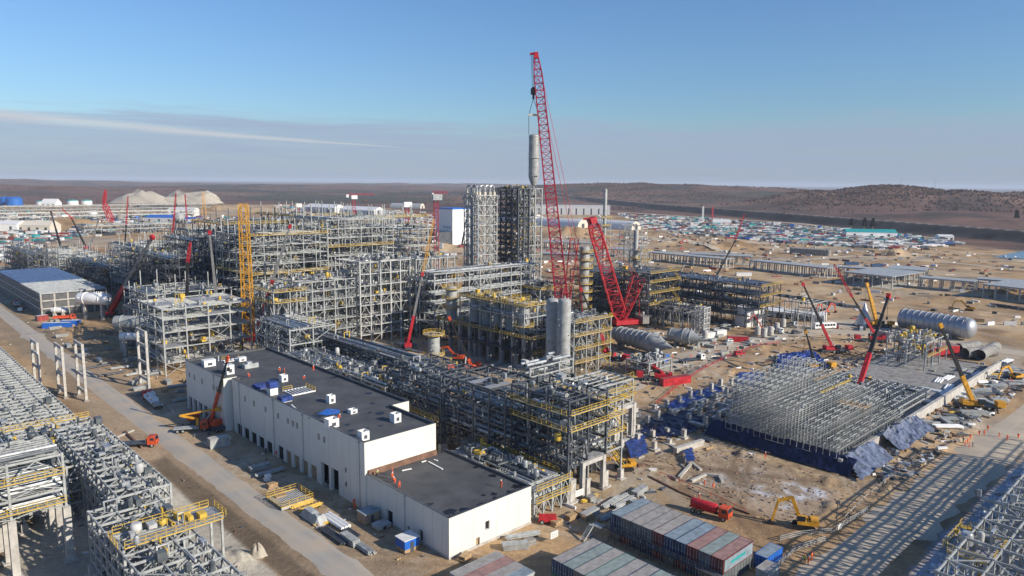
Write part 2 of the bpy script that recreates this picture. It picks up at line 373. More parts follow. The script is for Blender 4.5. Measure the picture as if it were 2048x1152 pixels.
for i in range(len(LEV) - 1):                          # levee: dark face, pale track along its top and foot
    a, b = LEV[i], LEV[i + 1]; dx, dy = b.x - a.x, b.y - a.y; L = math.hypot(dx, dy); t = ((gx - a.x) * dx + (gy - a.y) * dy) / (L * L)
    d = np.abs((gx - a.x) * dy - (gy - a.y) * dx) / L; k = (t >= 0) & (t <= 1)
    w = np.where(k, 1 - sstep(40, 48, d), 0)[:, None]; col[:] = col * (1 - w) + (np.array([.062, .056, .052]) + (f2 * .03)[:, None]) * w
    w = np.where(k, 1 - sstep(5, 8, d), 0)[:, None]; col[:] = col * (1 - w) + np.array([.26, .22, .19]) * w
for k in range(150):                                    # wheel tracks across the open soil
    r_k = random.Random(k); reg = r_k.choice(((180, 340, 60, 200), (106, 176, 56, 118), (60, 82, 100, 240), (330, 700, 60, 400), (330, 700, 60, 400), (55, 100, 300, 600)))
    a0, b0 = r_k.uniform(reg[0], reg[1]), r_k.uniform(reg[2], reg[3]); th = r_k.choice((0, PI/2, .3, 1.2)) + r_k.uniform(-.3, .3); Lk = r_k.uniform(25, 120); cv = r_k.uniform(-.012, .012); c0 = W(a0, b0)
    near = np.hypot(gx - c0.x, gy - c0.y) < Lk + 5
    if not near.any(): continue
    lx = (gx[near] - c0.x) * math.cos(th) + (gy[near] - c0.y) * math.sin(th); ly = -(gx[near] - c0.x) * math.sin(th) + (gy[near] - c0.y) * math.cos(th) - cv * lx * lx
    wk = (r_k.choice((1.4, 2.2, 4)) * (1 if reg[1] < 400 else 2.5)); w = np.where((lx > 0) & (lx < Lk), np.clip(1.3 - np.abs(np.abs(ly) - wk * .8) / (wk * .45), 0, 1), 0)[:, None] * r_k.uniform(.25, .6)
    cc = r_k.choice(([.50, .42, .31], [.20, .14, .09], [.22, .16, .105], [.44, .38, .30])); col[near] = col[near] * (1 - w) + np.array(cc) * w
col = np.clip(col, .01, .9)
me = bpy.data.meshes.new('ground')
me.vertices.add(len(gx)); me.vertices.foreach_set('co', np.stack([gx, gy, gz], 1).astype('f').ravel())
ii, jj = np.meshgrid(np.arange(nr - 1), np.arange(na_), indexing='ij'); j2 = (jj + 1) % na_
quads = np.stack([ii * na_ + jj, ii * na_ + j2, (ii + 1) * na_ + j2, (ii + 1) * na_ + jj], -1).reshape(-1, 4)[:, ::-1]
nq = len(quads); me.loops.add(nq * 4); me.loops.foreach_set('vertex_index', quads.astype('i').ravel())
me.polygons.add(nq); me.polygons.foreach_set('loop_start', np.arange(0, nq * 4, 4, dtype='i')); me.polygons.foreach_set('loop_total', np.full(nq, 4, 'i'))
me.polygons.foreach_set('use_smooth', np.ones(nq, bool)); me.update(calc_edges=True); me.validate()
ca = me.color_attributes.new('soil', 'FLOAT_COLOR', 'POINT')
ca.data.foreach_set('color', np.concatenate([col, np.ones((len(col), 1))], 1).astype('f').ravel())
gm = bpy.data.materials.new('ground_soil'); gm.use_nodes = True; n = gm.node_tree; N = n.nodes; b = N['Principled BSDF']
b.inputs['Roughness'].default_value = .95; b.inputs['Specular IOR Level'].default_value = .15
at_ = N.new('ShaderNodeVertexColor'); at_.layer_name = 'soil'; geo = N.new('ShaderNodeNewGeometry')
def nnoise(scale, det, lo, hi, a, c):
    t = N.new('ShaderNodeTexNoise'); t.inputs['Scale'].default_value = scale; t.inputs['Detail'].default_value = det; t.inputs['Roughness'].default_value = .65
    n.links.new(geo.outputs['Position'], t.inputs['Vector'])
    r = N.new('ShaderNodeMapRange'); r.inputs[1].default_value = lo; r.inputs[2].default_value = hi; r.inputs[3].default_value = a; r.inputs[4].default_value = c
    n.links.new(t.outputs[0], r.inputs[0]); return r.outputs[0], t
v1, t1 = nnoise(.9, 6, .3, .7, .78, 1.18); v2, t2 = nnoise(.07, 6, .32, .68, .80, 1.16); v3, t3 = nnoise(4.5, 3, .35, .65, .88, 1.1)
v4, t4 = nnoise(.012, 8, .35, .65, .78, 1.22)
acc = at_.outputs[0]
for v in (v1, v2, v3, v4):
    q = N.new('ShaderNodeVectorMath'); q.operation = 'SCALE'; n.links.new(acc, q.inputs[0]); n.links.new(v, q.inputs['Scale']); acc = q.outputs[0]
n.links.new(acc, b.inputs['Base Color'])
bp = N.new('ShaderNodeBump'); bp.inputs['Strength'].default_value = .55; bp.inputs['Distance'].default_value = .35
n.links.new(t1.outputs[0], bp.inputs['Height']); n.links.new(bp.outputs[0], b.inputs['Normal'])
me.materials.append(gm); g_ = ob('ground', me); g_['kind'] = 'structure'

# roads lie on the sheet as thin slabs that follow it
def road_mat(name, c1, c2, c3):
    m = bpy.data.materials.new(name); m.use_nodes = True; n = m.node_tree; N = n.nodes; b = N['Principled BSDF']; b.inputs['Roughness'].default_value = .9
    uv = N.new('ShaderNodeTexCoord'); mpg = N.new('ShaderNodeMapping'); mpg.inputs['Scale'].default_value = (7, .08, 1)
    n.links.new(uv.outputs['Object'], mpg.inputs[0])
    def nz(sc, src, d=5):
        t = N.new('ShaderNodeTexNoise'); t.inputs['Scale'].default_value = sc; t.inputs['Detail'].default_value = d; n.links.new(src, t.inputs['Vector'])
        r = N.new('ShaderNodeMapRange'); r.inputs[1].default_value = .35; r.inputs[2].default_value = .65; n.links.new(t.outputs[0], r.inputs[0]); return r.outputs[0]
    mpg.inputs['Scale'].default_value = (.55, .022, 1)
    x = N.new('ShaderNodeMix'); x.data_type = 'RGBA'; x.inputs['A'].default_value = (*c1, 1); x.inputs['B'].default_value = (*c2, 1); n.links.new(nz(1.0, mpg.outputs[0]), x.inputs['Factor'])
    y = N.new('ShaderNodeMix'); y.data_type = 'RGBA'; y.inputs['B'].default_value = (*c3, 1); n.links.new(x.outputs[2], y.inputs['A'])
    q = N.new('ShaderNodeMath'); q.operation = 'MULTIPLY'; q.inputs[1].default_value = .8; n.links.new(nz(.16, uv.outputs['Object'], 7), q.inputs[0]); n.links.new(q.outputs[0], y.inputs['Factor'])
    n.links.new(y.outputs[2], b.inputs['Base Color']); return m
def road(name, ctr, wid, m, lift=.12, step=3.0, jag=.7):
    """ctr: world points of the centre line; the mesh is laid along it, its own x across and y along"""
    mb = MB(); pts = [Vector((p[0], p[1], 0)) for p in ctr]; dense = []
    for i in range(len(pts) - 1):
        k = max(1, int((pts[i+1] - pts[i]).length / step))
        dense += [pts[i].lerp(pts[i+1], j / k) for j in range(k)]
    dense.append(pts[-1]); ws = wid if isinstance(wid, (list, tuple)) else [wid, wid]; cols = 5; vs = []
    for i, p in enumerate(dense):
        d = (dense[min(i+1, len(dense)-1)] - dense[max(i-1, 0)]).normalized(); s_ = Vector((d.y, -d.x, 0)); w = ws[0] + (ws[1] - ws[0]) * i / (len(dense) - 1)
        for k in range(cols):
            t = k / (cols - 1) - .5; q = p + s_ * (w * t + (math.copysign(rnd.uniform(-jag, jag), t) if k in (0, cols-1) else 0)); vs.append(q)
    hz_ = height(np.array([q.x for q in vs]), np.array([q.y for q in vs])); L = len(dense)
    hz_ = [max(hz_[(i // cols) * cols + k] for k in range(cols)) for i in range(len(vs))]
    mb._add([(q.x, q.y, h + lift - (.35 if (i % cols) in (0, cols-1) else 0)) for i, (q, h) in enumerate(zip(vs, hz_))],
            [(i*cols+k, i*cols+k+1, (i+1)*cols+k+1, (i+1)*cols+k) for i in range(L-1) for k in range(cols-1)])
    o = mb.build(name, m, None, True)
    d = (pts[-1] - pts[0]).normalized(); rz = math.atan2(-d.x, d.y)
    o.data.transform(Matrix.Rotation(-rz, 4, 'Z')); o.rotation_euler.z = rz; o['kind'] = 'structure'
    for f in o.data.polygons:
        if f.normal.z < 0: o.data.flip_normals(); break
    return o
rm1 = road_mat('worn_haul_road', (.38, .36, .32), (.30, .29, .265), (.45, .37, .28))
rm2 = road_mat('sandy_track', (.44, .38, .29), (.36, .31, .24), (.50, .42, .31))
road('road', [W(63.2, 60), W(63.4, 180), W(63.8, 300), W(65, 420), W(66, 700)], (8.4, 10), rm1)
road('site_road', [W(100, 47.6), W(150, 47.4), W(210, 46), W(330, 44), W(420, 40)], (14, 16), rm2, .10)
road('service_road', [P(1180, 820), P(1300, 745), P(1420, 705), P(1580, 660), P(1780, 670), P(2100, 715)], (14, 16), rm2, .10)
road('far_road', [W(620, 60), W(640, 260), W(700, 420), W(800, 600)], 10, rm2, .2)
road('far_track', [P(2100, 545), P(1900, 525), P(1700, 512), P(1600, 520)], 8, rm2, .2)
road('yard_road', [P(560, 418), P(800, 432), P(1050, 455)], 22, rm1, .3)
road('hill_track', [P(1100, 416), P(1300, 428), P(1600, 447), P(1850, 478)], 18, rm2, .3)
mb = MB(); wp = px([(1985, 514), (2060, 500), (2200, 512), (2200, 530), (2040, 518)])
mb.prism(wp, .3, .45); wm_ = mat('pond_water', (.05, .13, .26), .15, 0, .1, .02); struct('water', mb, wm_)

# haze: one closed volume round everything, sky outside
mb = MB(); mb.box(-41000, -41000, -8, 41000, 41000, 142)
hz = mb.build('haze', [M['dark']]); hz.data.materials.clear()
hm = bpy.data.materials.new('thin_air_haze'); hm.use_nodes = True; n = hm.node_tree; n.nodes.clear()
ho = n.nodes.new('ShaderNodeOutputMaterial'); hv = n.nodes.new('ShaderNodeVolumePrincipled'); hv.inputs['Color'].default_value = (.78, .87, 1, 1)
hv.inputs['Density'].default_value = 5.5e-5; n.links.new(hv.outputs[0], ho.inputs['Volume']); hz.data.materials.append(hm); hz['kind'] = 'stuff'

# ------------------------------------------------------------------ builders
def steel_frame(label, a0, b0, LA, LB, levels, na, nb, z0=0.0, col=.38, foot=0.0, deck=.25, brace=.5, bank={}, rails={}, risers=8,
                junk=20, m='steel', joist=2.2, plan=False, seed=1, name='steel_structure', cat='steel structure', group=None, skipc=0.0, lengthwise='y', stairs=False, dm='grate', jm=None, th=.8, over=0.0, prs=1.0):
    r = random.Random(seed); t = thing(name, label, cat, tuple(W(a0, b0, z0)), SA, group)
    X = [LA * i / na for i in range(na + 1)]; Y = [LB * j / nb for j in range(nb + 1)]; top = levels[-1]
    cms = []
    for e_ in (0, .5, 1): cm = MB(); cm.box(-col/2, -col/2, foot, col/2, col/2, top + .3 + over * e_); cms.append(cm.mesh('column', m))
    fm = None
    if foot: q = MB(); q.box(-.6, -.6, -.3, .6, .6, foot); q.box(-1.1, -1.1, -.3, 1.1, 1.1, .25); fm = q.mesh('pedestal', 'concd' if dm == 'piped' else 'conc')  # dark pedestals imitate the shade under dark-decked platforms
    for i, x in enumerate(X):
        for j, y in enumerate(Y):
            if (0 < i < na and 0 < j < nb) and r.random() < .35: continue
            if r.random() < skipc: continue
            c = ob('column', cms[r.choice((0, 0, 1, 2)) if over else 0], t, (x, y, 0))
            if fm: ob('pedestal', fm, t, (x, y, 0))
    for li, z in enumerate(levels):
        f = MB(); g = MB(); bw = .26 * th; bh = .5 * th
        for x in X: f.bar((x, 0, z), (x, LB, z), bw, bh)
        for y in Y: f.bar((0, y, z - .02), (LA, y, z - .02), bw, bh)
        for i in range(na):
            for j in range(nb):
                x0, x1, y0, y1 = X[i], X[i+1], Y[j], Y[j+1]
                if joist and r.random() < .8:
                    k = max(1, int((y1 - y0) / joist))
                    for q in range(1, k): yy = y0 + (y1 - y0) * q / k; f.bar((x0, yy, z + .04), (x1, yy, z + .04), .18 * th, .3 * th)
                if r.random() < deck:
                    y2 = y0 + (y1 - y0) * r.choice((.45, .7, 1)); g.box(x0 + .2, y0 + .2, z + .21, x1 - .2, y2 - .2, z + .29)
                    if len(levels) * na * nb < 60: g.build('floor_plate', dm, t); g = MB()
        if plan and li % 2 == (len(levels) - 1) % 2:
            for i in range(na):
                for j in range(nb):
                    if r.random() < .8: k = (i + j) % 2; f.bar((X[i + k], Y[j], z), (X[i + 1 - k], Y[j + 1], z), .2 * th)
        f.build('floor_beams', m, t); g.build('floor_plate', dm, t)
    zs = [foot] + list(levels)
    for side in range(4):
        q = MB()
        for s_ in range(len(zs) - 1):
            za, zb = zs[s_] + .1, zs[s_ + 1] - .25; seq = X if side < 2 else Y
            for k in range(len(seq) - 1):
                if r.random() > brace: continue
                p0, p1 = seq[k], seq[k+1]; pt = (lambda u, z: (u, (0.0, LB)[side], z)) if side < 2 else (lambda u, z: ((0.0, LA)[side - 2], u, z))
                mid = (p0 + p1) / 2; kind = r.random()
                if kind < .6: q.bar(pt(p0, za), pt(mid, zb), .22 * th); q.bar(pt(p1, za), pt(mid, zb), .22 * th)
                elif kind < .8: q.bar(pt(p0, za), pt(p1, zb), .22 * th)
                else: q.bar(pt(p0, za), pt(p1, zb), .2 * th); q.bar(pt(p1, za), pt(p0, zb), .2 * th)
        q.build('bracing', m, t)
    for li, n_ in bank.items():                       # banks of parallel pipes on a level
        q = MB(); z = levels[li] + .3; wide = LA if lengthwise == 'y' else LB; lng = LB if lengthwise == 'y' else LA; u = .5
        for _ in range(n_):
            rad = r.choice((.10, .14, .14, .2, .3, .42)) * prs; u += rad + .14 + (.25 if r.random() < .3 else 0)
            if u + rad > wide - .3: break
            s0 = 0 if r.random() < .7 else r.uniform(0, lng * .5); s1 = lng if r.random() < .7 else r.uniform(lng * .5, lng); zz = z + rad
            pts = [(u, s0, zz), (u, s1, zz)]
            if r.random() < .3: pts = [(u, s0, zz - r.uniform(1, 3)), (u, s0 + .05, zz)] + pts[1:]
            if r.random() < .3: k = r.uniform(.3, .7) * lng; pts = pts[:-1] + [(u, k, zz), (u, k + .1, zz + 1.2), (u, k + 2.5, zz + 1.2), (u, k + 2.6, zz)] + pts[-1:]
            if lengthwise != 'y': pts = [(p[1], p[0], p[2]) for p in pts]
            q.k = 0 if r.random() < .6 else 1
            q.tube(pts, rad, 6); u += rad + .12
        q.build('pipe_bank', ['pipe', 'piped'], t, True)
    for li, sides in rails.items():
        z = levels[li] + .25
        for s_ in sides:
            e = {'n': ((0, LB), (LA, LB)), 's': ((0, 0), (LA, 0)), 'e': ((LA, 0), (LA, LB)), 'w': ((0, 0), (0, LB))}[s_]
            o_ = {'n': (0, .8), 's': (0, -.8), 'e': (.8, 0), 'w': (-.8, 0)}[s_]
            a = Vector((e[0][0] + o_[0], e[0][1] + o_[1], z)); b = Vector((e[1][0] + o_[0], e[1][1] + o_[1], z))
            railing(a, b, t, o_)
    if risers:
        q = MB(); zt = [0] + list(levels)
        for _ in range(risers):
            x, y = r.uniform(.4, LA - .4), r.uniform(.4, LB - .4); k = r.randrange(len(levels)); z1 = levels[k] + r.uniform(0, 1.5); z0_ = zt[max(0, k - r.choice((0, 1, 2)))]
            rad = r.choice((.09, .12, .2, .3)); q.k = r.randrange(2)
            q.tube([(x, y, z0_), (x, y, z1), (x + r.uniform(-3, 3), y, z1 + .05)] if r.random() < .5 else [(x, y, z0_), (x, y, z1)], rad, 6)
            if risers <= 60: q.build('riser_pipe', ['pipe', 'piped'], t, True); q = MB()
        o = q.build('riser_pipe', ['pipe', 'piped'], t, True)
        if o: o['kind'] = 'stuff'
    if junk:
        q = MB(); solo = junk if junk <= 60 else 40
        for n_j in range(junk):
            x, y = r.uniform(.5, LA - 1), r.uniform(.5, LB - 1); z = levels[r.randrange(len(levels))] + .3; ci = r.choice((0, 0, 0, 3, 3, 3, 1, 2, 3) if not jm else (0, 0, 2, 3, 2, 1))
            k = r.random(); nm = 'crate' if k < .3 else 'pipe_support' if k < .55 else 'pipe_spool' if k < .8 else 'small_vessel'; sx, sy, sz = r.uniform(.5, 1.7), r.uniform(.5, 2.5), r.uniform(.5, 1.6)
            if n_j < solo: ob(nm, junk_mesh(nm, ('pipe', 'steelp', 'yellow', jm or 'piped')[ci]), t, (x, y, z)).scale = (sx, min(sy, LB - y) if nm != 'small_vessel' else sx, sz)
            else:
                q.k = ci
                if k < .3: q.box(x, y, z, x + sx, y + sy, z + sz)
                elif k < .55: q.bar((x, y, z), (x, y, z + sz * 1.6), .14); q.bar((x + 1.2, y, z), (x + 1.2, y, z + sz * 1.6), .14); q.bar((x, y, z + sz * 1.6), (x + 1.2, y, z + sz * 1.6), .14)
                elif k < .8: L_ = sy * 2.4; q.tube([(x, y, z + .3), (x, min(y + L_, LB), z + .3), (x, min(y + L_, LB), z + sz * 1.2)], r.choice((.12, .2, .3)), 6)
                else: q.lathe((x, y, z), [(.05, 0), (.5, .1), (.5, 1.4), (.1, 1.7)], 8)
        o = q.build('process_equipment', ['pipe', 'steelp', 'yellow', jm or 'piped'], t)
        if o: o['kind'] = 'stuff'
    if stairs:
        q = MB(); z = foot
        x, w = (LA + 1.2, 1) if stairs == 'e' else (-2.2, 1)
        for k in range(len(zs) - 1):
            za, zb = zs[k], zs[k+1]; y0, y1 = (.5, min(6.5, LB)) if k % 2 == 0 else (min(6.5, LB), .5)
            for dx in (0, 1): q.bar((x + dx, y0, za), (x + dx, y1, zb), .12, .3); q.bar((x + dx, y0, za + 1), (x + dx, y1, zb + 1), .09)
            ns = 8
            for i in range(ns): u = i / ns; q.bar((x, y0 + (y1 - y0) * u, za + (zb - za) * u + .1), (x + 1, y0 + (y1 - y0) * u, za + (zb - za) * u + .1), .4, .06)
            q.box(x - .1, min(y1, y1) - .2, zb, x + 1.3, y1 + 1.2, zb + .08)
            for c in ((x - .1, y1 + 1.2), (x + 1.3, y1 + 1.2)): q.bar((c[0], c[1], zb), (c[0], c[1], zb + 1.1), .08)
            q.bar((x - .1, y1 + 1.2, zb + 1.1), (x + 1.3, y1 + 1.2, zb + 1.1), .08)
        q.build('stairway', 'yellow', t)
    return t
_jm = {}
def junk_mesh(nm, m):
    if (nm, m) in _jm: return _jm[(nm, m)]
    q = MB()
    if nm == 'crate': q.box(0, 0, 0, 1, 1, 1); q.box(-.03, .2, .3, 1.03, .3, 1.03); q.box(-.03, .7, .3, 1.03, .8, 1.03)
    elif nm == 'pipe_support': q.bar((0, 0, 0), (0, 0, 1.6), .14); q.bar((1.2, 0, 0), (1.2, 0, 1.6), .14); q.bar((-.1, 0, 1.6), (1.3, 0, 1.6), .16)
    elif nm == 'pipe_spool': q.tube([(0, 0, .3), (0, 2.1, .3), (0, 2.35, .45), (0, 2.4, 1.2)], .2, 8); q.lathe((0, 0, .3), [(.33, 0), (.33, .1)], 10, 'y')
    else: q.lathe((0, 0, 0), [(.1, 0), (.1, .4), (.5, .55), (.55, .7), (.55, 1.6), (.4, 1.85), (.05, 1.9)], 12)
    _jm[(nm, m)] = q.mesh(nm, m, nm in ('small_vessel', 'pipe_spool')); return _jm[(nm, m)]
def railing(a, b, t, off=(0, 0), plate=True):
    q = MB(); d = b - a; L = d.length; n_ = max(1, int(L / 1.5))
    for k in range(n_ + 1): p = a + d * (k / n_); q.bar(p, p + Vector((0, 0, 1.15)), .085)
    for h in (.6, 1.15): q.bar(a + Vector((0, 0, h)), b + Vector((0, 0, h)), .085)
    q.bar(a + Vector((0, 0, .0)), b + Vector((0, 0, .0)), .06, .18)
    if plate and (off[0] or off[1]):
        o = Vector((-off[0], -off[1], 0)) * .5; c = a + o; e = b + o; wv = .8
        q.k = 1; q.bar(c + Vector((0, 0, -.12)), e + Vector((0, 0, -.12)), wv, .06)
    return q.build('railing', ['yellow', 'grate'], t)

def lattice(q, p, r_, w0, w1, seg=None, t=.18, ends=True, side=Vector((0, 1, 0))):
    """four chords with zig-zag lacing between points p and r_"""
    p = Vector(p); r_ = Vector(r_); d = (r_ - p); L = d.length; d.normalize()
    u = d.cross(side).normalized(); v = u.cross(d).normalized(); n_ = seg or max(2, int(L / ((w0 + w1) * .5)))
    def ring(k):
        f = k / n_; w = w0 + (w1 - w0) * f
        if ends: w *= min(1, .25 + f * 8, .45 + (1 - f) * 8)
        c = p + d * L * f; return [c + (u * a + v * b) * w / 2 for a, b in ((-1,-1),(1,-1),(1,1),(-1,1))]
    R0 = ring(0)
    for k in range(n_):
        R1 = ring(k + 1)
        for i in range(4):
            q.bar(R0[i], R1[i], t); j = (i + 1) % 4
            q.bar(R0[i] if (k + i) % 2 else R0[j], R1[j] if (k + i) % 2 else R1[i], t * .6); q.bar(R1[i], R1[j], t * .6)
        R0 = R1

def cyl_wheels(t, xs, y, r=.55, w=.4, m='tyre'):
    q = MB(); q.lathe((0, 0, 0), [(r * .6, -w/2), (r, -w/2 + .04), (r, w/2 - .04), (r * .6, w/2)], 14, 'y'); me_ = q.mesh('wheel', m)
    q = MB(); q.lathe((0, 0, 0), [(r * .2, -w/2 - .03), (r * .55, -w/2 - .01), (r * .55, w/2 + .01), (r * .2, w/2 + .03)], 10, 'y'); hub = q.mesh('hub', 'cgrey')
    for x in xs:
        for s_ in (-1, 1): ob('hub', hub, ob('wheel', me_, t, (x, s_ * y, r)))

def telescopic_crane(label, base, tip, red='red', upper='black', f=.38, name='mobile_crane', heading=None, lowlen=None, wide=1.25, jib=None, hook=8, tr=False, jm='red'):
    """base and tip are world points; the machine stands on its carrier under the boom foot"""
    wide *= .72; base = Vector(base); tip = Vector(tip); d = tip - base; hd = math.atan2(d.y, d.x) if heading is None else heading
    t = thing(name, label, 'mobile crane', base, hd); inv = Matrix.Rotation(-hd, 4, 'Z')
    q = MB(); q.box(-6.5, -1.35, .75, 6.5, 1.35, 1.35); q.box(-6.3, -1.3, 1.35, -3.5, 1.3, 1.6)
    for x in (-5, 4.4):
        for s_ in (-1, 1): q.box(x, s_ * 1.3, .9, x + .5, s_ * 3.6, 1.15); q.box(x - .25, s_ * 3.3, 0, x + .75, s_ * 3.9, .15); q.box(x + .1, s_ * 3.5, .1, x + .4, s_ * 3.7, 1.1)
    q.build('carrier', 'black' if red == 'cyel' else 'steeld', t); cyl_wheels(t, (-5.2, -3.8, -.8, .8, 3.2, 5), 1.25, .62, .45)
    q = MB(); q.box(5.6, -1.3, 1.2, 8.0, 1.3, 3.0); dc = q.build('driver_cab', red, t); q = MB(); q.box(7.4, -1.15, 2.0, 8.05, 1.15, 2.8); q.build('windscreen', 'glass', dc)
    q = MB(); q.box(-3.6, -1.5, 1.5, 1.6, 1.5, 2.6); q.box(-4.6, -1.5, 1.6, -3.4, 1.5, 3.2); q.build('superstructure', red, t)
    q = MB(); q.box(-.2, -1.9, 1.9, 1.8, -.95, 3.6); q.build('operator_cab', ['glass'], t)
    foot = Vector((-1.2, 0, 2.6)); e = (inv @ (tip - base)); dv = e - foot; L = dv.length; dn = dv.normalized()
    lo = foot + dn * (L * f)
    q = MB(); q.bar(foot, lo, wide, wide * 1.2, True); q.build('boom_base', red, t)
    q = MB(); ns = 3
    for k in range(ns):
        a = lo + dn * (L * (1 - f) * k / ns) - dn * .3; b_ = lo + dn * (L * (1 - f) * (k + 1) / ns); w = wide * (.86 - .16 * k); q.bar(a, b_, w, w * 1.15, True)
    q.build('boom_sections', upper, t)
    q = MB(); q.bar(e - dn * 1.0, e + dn * .7, wide * .9, wide * 1.1, True); q.build('boom_head', red, t)
    q = MB(); q.bar((1.2, 0, 1.8), foot + dn * min(L * .22, 7), .4, .4, True); q.build('lift_cylinder', 'steelp', t)
    q = MB(); top = e + dn * .5
    if jib is not None:
        jt = inv @ (Vector(jib) - base); jq = MB(); lattice(jq, e, jt, 1.1, .6, t=.14); jq.build('lattice_jib', jm, t); top = jt
    q.tube([top, top - Vector((0, 0, hook))], .07, 4); q.box(top.x - .3, top.y - .3, top.z - hook - 1, top.x + .3, top.y + .3, top.z - hook); q.build('hook_block', 'black', t)
    return t

def vertical_vessel(label, base, r, h, m='vessel', name='column_vessel', cat='process column', rings=(), platforms=(), group=None, skirt=True, nozz=8, seed=0):
    rr_ = random.Random(seed); t = thing(name, label, cat, base, SA, group); q = MB()
    prof = [(r, 0), (r, h - r * .45), (r * .93, h - r * .25), (r * .7, h - r * .08), (r * .25, h), (.02, h)]
    q.lathe((0, 0, 0), prof, 28); o = q.build('shell', m, t, True)
    q = MB()
    for z in rings: q.lathe((0, 0, z), [(r, 0), (r * 1.035, .02), (r * 1.035, .16), (r, .18)], 28)
    for _ in range(nozz):
        a = rr_.uniform(0, 2 * PI); z = rr_.uniform(h * .15, h * .9); c, s_ = math.cos(a), math.sin(a); q.tube([(r * .95 * c, r * .95 * s_, z), ((r + .5) * c, (r + .5) * s_, z)], .18, 6)
    q.tube([(0, 0, h - .1), (0, 0, h + .8)], .25, 8); q.build('nozzle', m, t, True)
    for z in platforms:
        q = MB(); R2 = r + 1.8; k = 16
        for i in range(k):
            a, b_ = 2 * PI * i / k, 2 * PI * (i + 1) / k; A = Vector((R2 * math.cos(a), R2 * math.sin(a), z)); B_ = Vector((R2 * math.cos(b_), R2 * math.sin(b_), z))
            q.k = 0; q.bar(A, A + Vector((0, 0, 1.2)), .09)
            for hh in (.0, .6, 1.2): q.bar(A + Vector((0, 0, hh)), B_ + Vector((0, 0, hh)), .1, .28 if hh == 0 else .1)
            q.k = 1; q.quad((r * math.cos(a), r * math.sin(a), z), A, B_, (r * math.cos(b_), r * math.sin(b_), z)); 
            if i % 4 == 0: q.k = 0; q.bar((r * math.cos(a), r * math.sin(a), z - 1.2), A, .1)
        q.build('ring_platform', ['yellow', 'grate'], t)
    return t

def horizontal_vessel(label, a, b_, r, prof, m='vessel', name='pressure_vessel', cat='pressure vessel', rings=(), saddles=True, smooth=True, zc=None, group=None, legs=0):
    """a, b_: world ground points below its two ends; prof: [(fraction along, radius factor)]"""
    a = Vector(a); b_ = Vector(b_); d = b_ - a; L = math.hypot(d.x, d.y); hd = math.atan2(d.y, d.x); zc = zc if zc is not None else r + .8
    t = thing(name, label, cat, (a.x, a.y, 0), hd, group); q = MB(); q.lathe((0, 0, zc), [(max(.03, f_ * r), u * L) for u, f_ in prof], 32, 'x'); q.build('shell', m, t, True)
    q = MB()
    for u in rings:
        f_ = np.interp(u, [p[0] for p in prof], [p[1] for p in prof]) * r; q.lathe((0, 0, zc), [(f_, u * L - .12), (f_ + .3, u * L - .1), (f_ + .3, u * L + .1), (f_, u * L + .12)], 32, 'x')
    q.build('stiffening_ring', m, t, True)
    if L > 14:
        for k in range(9): u = .08 + k * .1; f_ = np.interp(u, [p[0] for p in prof], [p[1] for p in prof]) * r; an = (k * 2.4) % 2.6 + .2; q = MB(); c_, s2 = math.cos(an), math.sin(an); q.tube([(u * L + .9, -c_ * f_ * .95, zc + s2 * f_ * .95), (u * L + .9, -c_ * (f_ + .7), zc + s2 * (f_ + .7))], .32, 8); q.build('nozzle', m, t, True)
    for u in ((.2, .75) if saddles else ()):
        q = MB(); f_ = np.interp(u, [p[0] for p in prof], [p[1] for p in prof]) * r; q.box(u * L - .5, -f_ * .8, 0, u * L + .5, f_ * .8, zc - f_ * .55); q.build('saddle', 'concd', t)
    return t
def dome(n_=5): return [(.06 * math.sin(k / n_ * PI / 2) ** 2 * 0 + .0 + .055 * (1 - math.cos(k / n_ * PI / 2)), math.sin(k / n_ * PI / 2)) for k in range(n_ + 1)]
TANKP = dome() + [(1 - u, f_) for u, f_ in dome()[::-1]]

# containers
def container_mesh(L, m, mr, H=2.6, Wd=2.44):
    q = MB(); n_ = int(L / .5)                          # corrugated long sides, flat roof with shallow ribs
    for s_ in (-1, 1):
        y = s_ * Wd / 2
        for i in range(n_):
            x0 = -L/2 + L * i / n_; x1 = x0 + L / n_; yy = y - s_ * (.05 if i % 2 else 0); q.quad((x0, yy, .1), (x1, yy, .1), (x1, yy, H - .1), (x0, yy, H - .1))
            q.quad((x1, y, .1), (x1, y - s_ * .05, .1), (x1, y - s_ * .05, H - .1), (x1, y, H - .1))
        q.box(-L/2, y - .06, 0, L/2, y + .06, .15); q.box(-L/2, y - .06, H - .13, L/2, y + .06, H)
    for x in (-L/2, L/2): q.box(x - .06, -Wd/2, 0, x + .06, -Wd/2 + .15, H); q.box(x - .06, Wd/2 - .15, 0, x + .06, Wd/2, H); q.box(x - .05, -Wd/2, H - .15, x + .05, Wd/2, H)
    q.quad((L/2, -Wd/2, 0), (L/2, Wd/2, 0), (L/2, Wd/2, H), (L/2, -Wd/2, H)); q.k = 1
    q.box(-L/2, -Wd/2 + .05, H - .06, L/2, Wd/2 - .05, H - .01)
    q.k = 0; q.box(-L/2, -Wd/2 - .02, H - .03, L/2, -Wd/2 + .06, H + .01); q.box(-L/2, Wd/2 - .06, H - .03, L/2, Wd/2 + .02, H + .01)
    return q.mesh('body', [m, mr])
def door_mesh(m, Wd=2.44, H=2.6, s_=1):
    q = MB(); q.box(0, .03 if s_ > 0 else -Wd/2 + .05, .12, .05, Wd/2 - .05 if s_ > 0 else -.03, H - .12); q2 = MB()
    for f_ in (.3, .75): y = s_ * Wd/2 * f_; q2.bar((-.05, y, .15), (-.05, y, H - .15), .05); q2.box(-.09, y - .12, 1.0, -.03, y + .12, 1.12)
    return q.mesh('door', m), q2.mesh('locking_bar', 'cgrey')
_cm = {}
